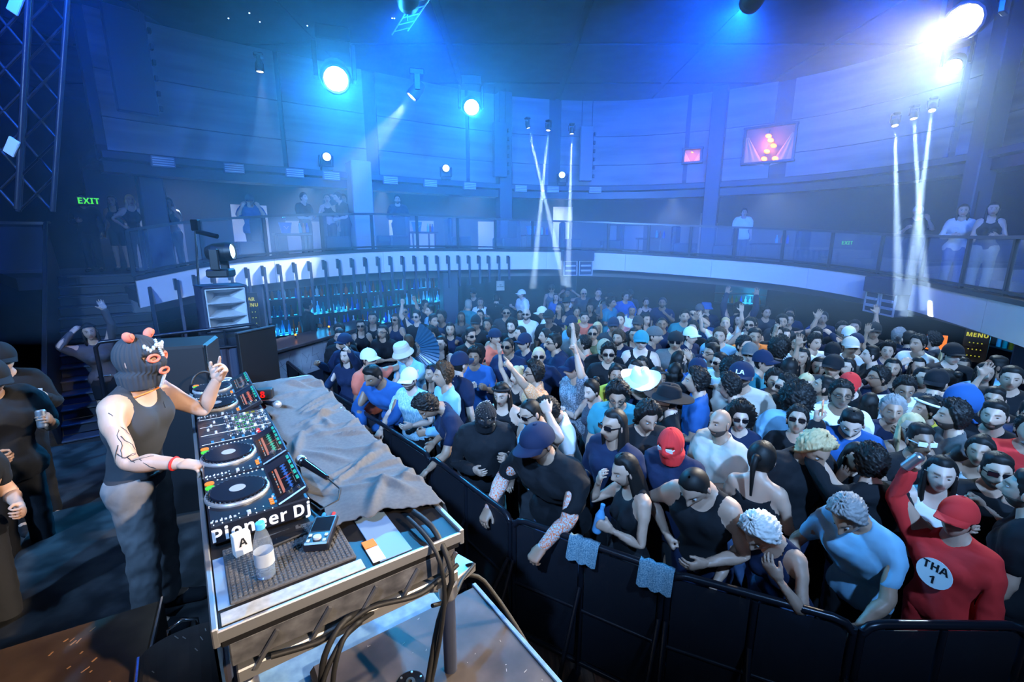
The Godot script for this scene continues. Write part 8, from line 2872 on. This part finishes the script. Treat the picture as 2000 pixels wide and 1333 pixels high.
func build_lounge() -> void:
	mat("bucket_blue", lin(0.03, 0.25, 0.6), 0.3)
	mat("teal_panel", lin(0.02, 0.08, 0.1), 0.5)
	mat("room_brown", lin(0.22, 0.12, 0.1), 0.8)
	mat("drape_pink", lin(0.5, 0.33, 0.3), 0.8)
	hung_speaker("pair of pale horn speakers hung on the balcony band over the crowd", rim_s(2.0, -14.0))
	hung_speaker("pair of pale horn speakers hung at the balcony bend", rim_s(7.75, -9.3))
	# pale wall boards behind the lounge
	for w in [[2.6, 0.9, 1.5, "panel_white"], [4.1, 1.3, 1.0, "panel_mid"], [5.6, 0.7, 1.8, "panel_white"], [7.2, 1.6, 1.1, "panel_white"], [9.2, 1.2, 1.15, "panel_white"], [10.9, 0.75, 1.75, "panel_white"], [12.1, 1.3, 1.1, "panel_mid"], [1.0, 1.2, 1.2, "panel_mid"], [13.8, 0.6, 1.6, "panel_mid"], [31.0, 1.4, 1.2, "panel_mid"]]:
		var s: float = w[0]
		var t := thing("wall_board", ["tall pale board standing on the lounge wall", "low pale board on the lounge wall"][0 if w[2] > 1.3 else 1], "board", Transform3D(Basis(Vector3.UP, rim_yaw(s)), rim(s, 4.2, -0.2)), "boards on the lounge wall")
		var g := G.new()
		g.bx(Vector3(0, w[2] / 2 + 0.05, 0), Vector3(w[1], w[2], 0.05), 0.006)
		ob("board_face", g, M[w[3]], t)
		g = G.new()
		g.bx(Vector3(0, 0.03, 0), Vector3(w[1] + 0.04, 0.06, 0.08), 0.006)
		ob("base_strip", g, M.frame_dark, t)
	# tables with ice buckets, sofas
	for k in 5:
		var s: float = [3.0, 6.3, 9.6, 12.6, 15.5][k]
		var yw := rim_yaw(s)
		var t := thing("lounge_table", "small dark lounge table behind the glass railing", "table", Transform3D(Basis(Vector3.UP, yw), rim(s, 1.1, -0.2)), "lounge tables")
		var g := G.new()
		g.bx(Vector3(0, 0.68, 0), Vector3(0.8, 0.05, 0.6), 0.01)
		ob("table_top", g, M.frame_dark, t)
		for q in 4:
			g = G.new()
			g.bx(Vector3(0.34 * (1 if q & 1 else -1), 0.33, 0.24 * (1 if q & 2 else -1)), Vector3(0.04, 0.66, 0.04), 0.004)
			ob("leg", g, M.rail_metal, t)
		if k in [0, 1, 2]:
			var b := thing("ice_bucket", "blue lit ice bucket with a white bird mark on a lounge table", "bucket", Transform3D(Basis(Vector3.UP, yw), rim(s - 0.12, 1.1, 0.51)), "ice buckets in the lounge")
			g = G.new()
			g.lathe([Vector2(0, 0), Vector2(0.1, 0), Vector2(0.145, 0.24), Vector2(0.15, 0.25), Vector2(0.14, 0.25), Vector2(0.095, 0.02), Vector2(0, 0.02)], 20)
			ob("bucket_wall", g, M.bucket_blue, b)
			g = G.new()
			for q in 2:
				g.tube(PackedVector3Array([Vector3(0, 0.1, 0.124), Vector3(0.03 * (q * 2 - 1), 0.15, 0.13), Vector3(0.055 * (q * 2 - 1), 0.16, 0.125)]), 0.006, 6)
			ob("bird_mark", g, M.white_plastic, b)
			var o := OmniLight3D.new()
			light(o, "bucket_light", Transform3D(Basis(), rim(s - 0.12, 1.1, 0.85)), Color(0.1, 0.55, 1.0), 0.25, 0.05)
		for q in 3:
			var bo := ob("liquor_bottle", held("bottle"), M["glass_" + ["clear", "amber", "blue"][q]], self, Transform3D(Basis(), rim(s + 0.18 + q * 0.09, 1.05 + 0.05 * q, 0.6)))
			tag(bo, ["clear", "amber", "blue"][q] + " bottle standing on a lounge table", "bottle", "bottles in the lounge")
		for sd: float in [-1.0, 1.0]:
			var so := thing("lounge_chair", "high-backed dark lounge chair beside a lounge table", "chair", Transform3D(Basis(Vector3.UP, yw + sd * 1.3), rim(s + sd * 0.95, 0.75, -0.2)), "lounge chairs")
			g = G.new()
			g.bx(Vector3(0, 0.25, 0), Vector3(0.6, 0.38, 0.6), 0.05)
			ob("seat", g, M.sofa, so)
			g = G.new()
			g.bx(Vector3(0, 0.68, -0.28), Vector3(0.62, 0.85, 0.14), 0.05)
			ob("backrest", g, M.sofa, so)
			for sx: float in [-1.0, 1.0]:
				g = G.new()
				g.bx(Vector3(0.29 * sx, 0.42, 0.02), Vector3(0.1, 0.34, 0.55), 0.03)
				ob("armrest", g, M.sofa, so)
	# moving heads and flood boxes on the ledge
	for k in 3:
		var s: float = [4.0, 7.2, 10.4][k]
		var c := rim(s, 1.35, 0)
		moving_head(["moving head on the ledge above the first lounge table", "moving head on the ledge between white flood boxes", "moving head on the ledge beside the pale column"][k], Vector3(c.x, 5.13, c.z), Vector3(0, 4.6, -4), false, M.dot_white, 0.9)
	for k in 10:
		var s := 0.9 + k * 1.15 + (-0.3 if k == 3 else 0.25 if k == 7 else 0.0)
		var c := rim(s, 1.2, 0)
		c.y = 4.7
		var t := thing("flood_box", "pale louvred flood box fixed along the ledge", "flood light", Transform3D(Basis(Vector3.UP, rim_yaw(s)), c), "flood boxes on the ledge")
		var g := G.new()
		g.bx(Vector3(0, -0.02, 0.02), Vector3(0.4, 0.2, 0.1), 0.01)
		ob("housing", g, M.panel_mid, t)
		for q in 4:
			g = G.new()
			g.bx(Vector3(0, -0.09 + q * 0.045, 0.075), Vector3(0.36, 0.02, 0.02), 0.003)
			ob("louvre", g, M.panel_white, t)
	# exit signs
	sign_box("exit_sign", "green EXIT sign hanging over the balcony landing", at(-9.0, 3.95, -10.2, 0.7), 0.36, 0.18, M.black, "EXIT", M.exit_green, 0.17)
	var s2 := rim_s(7.3, -12.0)
	sign_box("exit_sign", "green EXIT sign on the lounge wall in the haze", Transform3D(Basis(Vector3.UP, rim_yaw(s2)), rim(s2, 3.6, 0.55)), 0.3, 0.15, M.black, "EXIT", M.exit_green, 0.14)
	var s3 := rim_s(5.8, -13)
	var ex := rim(s3, 3.4, 0)
	ex.y = 1.95
	sign_box("exit_sign", "green EXIT sign under the balcony above the second bar", Transform3D(Basis(Vector3.UP, rim_yaw(s3)), ex), 0.4, 0.16, M.black, "EXIT", M.exit_green, 0.14)
	# menus and boards under the balcony
	sign_box("white_notice", "white square notice on the wall under the balcony", at(-0.36, 1.75, -14.4, 0.25), 0.26, 0.3, M.panel_white, "NO\nRE-ENTRY", M.black, 0.045)
	sign_box("menu_board", "black menu board with yellow lettering beside the bar column", at(-5.35, 1.72, -9.35, 0.5), 0.3, 0.75, M.black, "BAR\nMENU\n. . . .\n. . . .\n. . . .", M.menu_yellow, 0.1)
	sign_box("menu_board", "black menu board with yellow lettering under the balcony bend", at(8.35, 1.35, -8.1, -0.9), 0.34, 0.75, M.black, "BAR\nMENU\n. . . .\n. . . .\n. . . .", M.menu_yellow, 0.1)
	sign_box("price_card", "orange lit price card on the dark wall under the bend", at(8.2, 1.2, -8.7, -0.8), 0.3, 0.3, M.menu_orange)
	sign_box("price_card", "white lit price card below the orange one", at(8.05, 0.95, -8.35, -0.8), 0.22, 0.36, M.menu_white)
	# second bar, a lit slot far under the balcony
	for k in 2:
		var s := [rim_s(6.0, -13.2), rim_s(7.75, -9.0)][k] as float
		var c := rim(s, 3.5 if k == 0 else 2.2, 0)
		c.y = 1.3
		var t := thing("far_bar", ["far second bar with a lit bottle shelf in shadow", "small third bar with red sign and cyan shelf"][k], "bar", Transform3D(Basis(Vector3.UP, rim_yaw(s)), c))
		var g := G.new()
		g.bx(Vector3(0, 0, -0.1), Vector3(1.6, 0.7, 0.06))
		ob("back_panel", g, M.teal_panel, t)
		for q in 2:
			g = G.new()
			g.bx(Vector3(0, -0.3 + q * 0.33, 0), Vector3(1.6, 0.03, 0.2), 0.004)
			ob("shelf", g, M.shelf_dark, t)
		g = G.new()
		g.bx(Vector3(0.3, -0.26, -0.05), Vector3(0.6, 0.03, 0.03), 0.004)
		ob("light_strip", g, M.shelf_light, t)
		for q in 9:
			g = G.new()
			g.lathe([Vector2(0, 0), Vector2(0.04, 0), Vector2(0.04, 0.15), Vector2(0.015, 0.2), Vector2(0.015, 0.26), Vector2(0, 0.26)], 8, at(-0.5 + q * 0.14, -0.285, 0.03))
			ob("bottle", g, M["glass_" + tints_of(q)], t)
		if k == 1:
			g = G.new()
			g.bx(Vector3(0, 0.45, 0), Vector3(1.4, 0.12, 0.03), 0.004)
			ob("red_sign", g, M.led_red, t)
		var o := OmniLight3D.new()
		light(o, "far_bar_light", t.transform * at(0.3, 0.0, 0.35), Color(0.2, 0.75, 1.0), 0.6, 0.05)
	# windows to the lamp-lit room above
	for k in 2:
		var s := rim_s(6.2 - k * 1.5, -12.6 - k * 0.9)
		var c := rim(s, 1.5, 0)
		c.y = 5.75 - k * 0.12
		var t := Node3D.new()
		t.name = "window_%d" % (k + 1)
		t.transform = Transform3D(Basis(Vector3.UP, rim_yaw(s)), c)
		t.set_meta("kind", "structure")
		t.set_meta("label", ["window to a room with orange pendant lamps and drapes", "small window glowing orange beside the lamp room"][k])
		add_child(t)
		var w := 1.25 - k * 0.75
		var h := 0.95 - k * 0.55
		var g := G.new()
		g.bx(Vector3(0, 0, -0.01), Vector3(w, h, 0.02))
		ob("room_back", g, M.room_brown, t)
		g = G.new()
		for e in [[Vector3(0, h / 2, 0.04), Vector3(w + 0.1, 0.06, 0.14)], [Vector3(0, -h / 2, 0.04), Vector3(w + 0.1, 0.06, 0.14)], [Vector3(-w / 2, 0, 0.04), Vector3(0.06, h, 0.14)], [Vector3(w / 2, 0, 0.04), Vector3(0.06, h, 0.14)]]:
			g.bx(e[0], e[1], 0.004)
		ob("frame", g, M.frame_dark, t)
		for sd: float in [-1.0, 1.0]:
			var rows := []
			var bk := []
			for i in 8:
				var ra := PackedVector3Array()
				var rb := PackedVector3Array()
				for q in 10:
					var kk := i / 7.0
					var x := sd * (w * 0.5 - 0.02 - (q / 9.0) * w * lerpf(0.06, 0.44, kk))
					ra.append(Vector3(x, h * lerpf(0.25, -0.48, kk) - (q / 9.0) * h * 0.12 * kk, 0.03 + 0.012 * sin(q * 1.9)))
					rb.append(ra[q] - Vector3(0, 0, 0.006))
				rows.append(ra)
				bk.append(rb)
			g = G.new()
			g.grid(rows, false, sd > 0)
			g.grid(bk, false, sd < 0)
			ob("drape", g, M.drape_pink, t)
		for q in (6 if k == 0 else 1):
			var lp := Vector3([-0.02, 0.03, 0.1, -0.02, -0.06, 0.16][q] * w, [0.22, 0.1, -0.06, -0.2, -0.4, -0.42][q] * h, 0.075)
			g = G.new()
			g.ball(lp, Vector3(0.085, 0.06, 0.02) if k == 0 else Vector3(0.04, 0.02, 0.02), 14, 8, Basis(Vector3.BACK, -0.4))
			var lm := ob("pendant_lamp", g, M.lamp_orange, t)
			g = G.new()
			g.rod(lp + Vector3(0, 0.04, -0.01), lp + Vector3(0.02, 0.16, -0.02), 0.006, 6)
			ob("lamp_cord", g, M.black, lm)
		var o := OmniLight3D.new()
		light(o, "pendant_light", t.transform * at(0.0, -0.02, 0.22), Color(1.0, 0.6, 0.25), 0.55 - k * 0.25, 0.08)
	# small down lights in the lounge and star points on the ceiling
	for k in 12:
		var s: float = 1.5 + k * 2.3
		var c := rim(s, 2.4 + (k % 3) * 0.5, 0)
		var t := thing("down_light", "tiny recessed spot in the lounge ceiling", "light", Transform3D(Basis(), Vector3(c.x, 4.72, c.z)), "lounge ceiling spots")
		var g := G.new()
		g.lathe([Vector2(0, -0.012), Vector2(0.03, -0.012), Vector2(0.03, 0.0)], 10)
		ob("lamp_face", g, M.dot_white, t)
		g = G.new()
		g.lathe([Vector2(0.03, -0.014), Vector2(0.045, -0.012), Vector2(0.045, 0.03), Vector2(0.03, 0.03)], 10)
		ob("trim_ring", g, M.frame_dark, t)
		if k < 7:
			var wl := rim(s, 4.2, 0)
			spot("down_light_beam", Vector3(c.x, 4.68, c.z), Vector3(wl.x, 3.0, wl.z), Color(0.8, 0.88, 1.0), 5.0, 50, 0.03, 0.8)
	for k in 30:
		var p := Vector3(rng.randf_range(-6.5, 3.0), 7.34, rng.randf_range(-10.5, -5.5))
		var g := G.new()
		g.ball(Vector3.ZERO, Vector3(0.014, 0.01, 0.014), 8, 6)
		tag(ob("star_light", g, M.dot_white, self, at(p.x, p.y, p.z)), "pinpoint star light in the dark ceiling", "light", "star lights in the ceiling")
	# people upstairs
	var ups := [
		[-9.25, -10.35, 0.5, {"top": "long", "tone": "black", "eyes": "dark", "pose": {"l": "down", "r": "clasp"}}, "person in black shirt and sunglasses standing at the top of the stair"],
		[-8.95, -10.75, 0.4, {"f": true, "hair": "long", "top": "tank", "tone": "black", "legs": "shorts", "pose": {"l": "hold", "r": "down"}}, "person in black top and shorts at the stair landing"],
		[-8.4, -10.55, 0.9, {"f": true, "hair": "wavy", "htone": "blond hair", "top": "tank", "tone": "black", "pose": {"l": "face", "r": "hip"}}, "person in black dress with hand at the face on the landing"],
		[-7.7, -10.75, 0.3, {"f": true, "hair": "long", "htone": "brown hair", "top": "crop", "tone": "black", "pose": {"l": "face", "r": "down"}}, "person in black strap top drinking behind the railing by the navy column"],
		[-8.1, -11.3, 0.2, {"f": true, "hair": "long", "top": "tee", "tone": "white", "pose": {"l": "hold", "r": "down"}}, "person in white top talking behind the landing group"],
		[-6.2, -11.35, 0.5, {"hat": "cap", "hattone": "navy", "hair": "buzz", "top": "loose", "tone": "blue", "pose": {"l": "face", "r": "face", "pitch": 0.3}}, "person in blue shirt and cap with both hands at the face upstairs"],
		[-5.15, -11.85, 1.2, {"top": "tee", "tone": "black", "pose": {"l": "clasp", "r": "hold_low"}}, "person in black T-shirt standing at the lounge table with the bird bucket"],
		[-4.75, -12.35, 0.3, {"f": true, "hair": "bun", "top": "crop", "tone": "black", "pose": {"l": "head", "r": "hold"}}, "person in black strap top with a hand on the head in the lounge"],
		[-4.45, -12.7, 0.2, {"top": "tee", "tone": "charcoal", "pose": {"l": "down", "r": "down"}, "skin": 3}, "person in charcoal T-shirt seated-height behind the lounge table"],
		[-4.2, -12.0, -0.8, {"top": "tee", "tone": "black", "pose": {"l": "hold_low", "r": "down", "lean": 0.2}}, "person in black T-shirt leaning beside the pale column upstairs"],
		[-3.1, -13.0, 0.2, {"top": "hoodie", "tone": "navy", "beard": true, "pose": {"l": "clasp", "r": "clasp"}}, "person in navy hooded jacket standing alone upstairs, hands together"],
		[6.9, -14.2, -0.3, {"top": "loose", "tone": "white", "ltone": "grey", "pose": {"l": "down", "r": "down"}}, "person in loose white shirt standing in the haze upstairs"],
		[8.75, -10.3, -0.6, {"hat": "cap", "hattone": "cream", "hair": "buzz", "top": "tee", "tone": "black", "pose": {"l": "face", "r": "hold"}}, "person in pale cap and black T-shirt upstairs past the bend"],
		[8.45, -8.95, -0.7, {"f": true, "hair": "long", "htone": "brown hair", "top": "long", "tone": "cream", "ltone": "denim", "pose": {"l": "rail", "r": "clasp"}}, "person in cream top and blue jeans at the railing upstairs"],
		[8.5, -8.45, -0.7, {"f": true, "hair": "long", "top": "tank", "tone": "black", "ltone": "khaki", "pose": {"l": "clasp", "r": "down"}}, "person in black top and tan trousers at the railing upstairs"],
	]
	for u in ups:
		var s := rim_s(u[0], u[1])
		var y: float = 2.45 if u[0] < -7.75 else rim(s).y - 0.2
		var o: Dictionary = u[3]
		if not o.has("skin"):
			o["skin"] = 1
		person(u[4], "people on the balcony", Vector3(u[0], y, u[1]), u[2], o, 0.93, 1.0)

func tints_of(q: int) -> String:
	return ["clear", "teal", "amber", "green", "blue", "pale"][q % 6]

func _ready() -> void:
	rng.seed = 11
	var cam := Camera3D.new()
	cam.name = "camera"
	cam.fov = 73.044
	cam.near = 0.05
	cam.far = 100.0
	cam.transform = at(0, 3.13, 0, 0, -0.21496)
	add_child(cam)
	var env := Environment.new()
	env.background_mode = Environment.BG_COLOR
	env.background_color = Color.BLACK
	env.tonemap_mode = Environment.TONE_MAPPER_LINEAR
	env.tonemap_exposure = EXPOSURE
	env.sdfgi_enabled = true
	env.ssao_enabled = true
	env.ssil_enabled = true
	env.volumetric_fog_enabled = true
	env.volumetric_fog_density = 0.0
	var we := WorldEnvironment.new()
	we.name = "world_environment"
	we.environment = env
	add_child(we)
	room_materials()
	make_rim()
	build_lamps()
	build_shell()
	build_balcony()
	build_columns()
	build_booth()
	build_barrier()
	build_stair()
	build_stage_gear()
	build_performer()
	build_stage_people()
	build_bar()
	build_lounge()
	build_crowd()
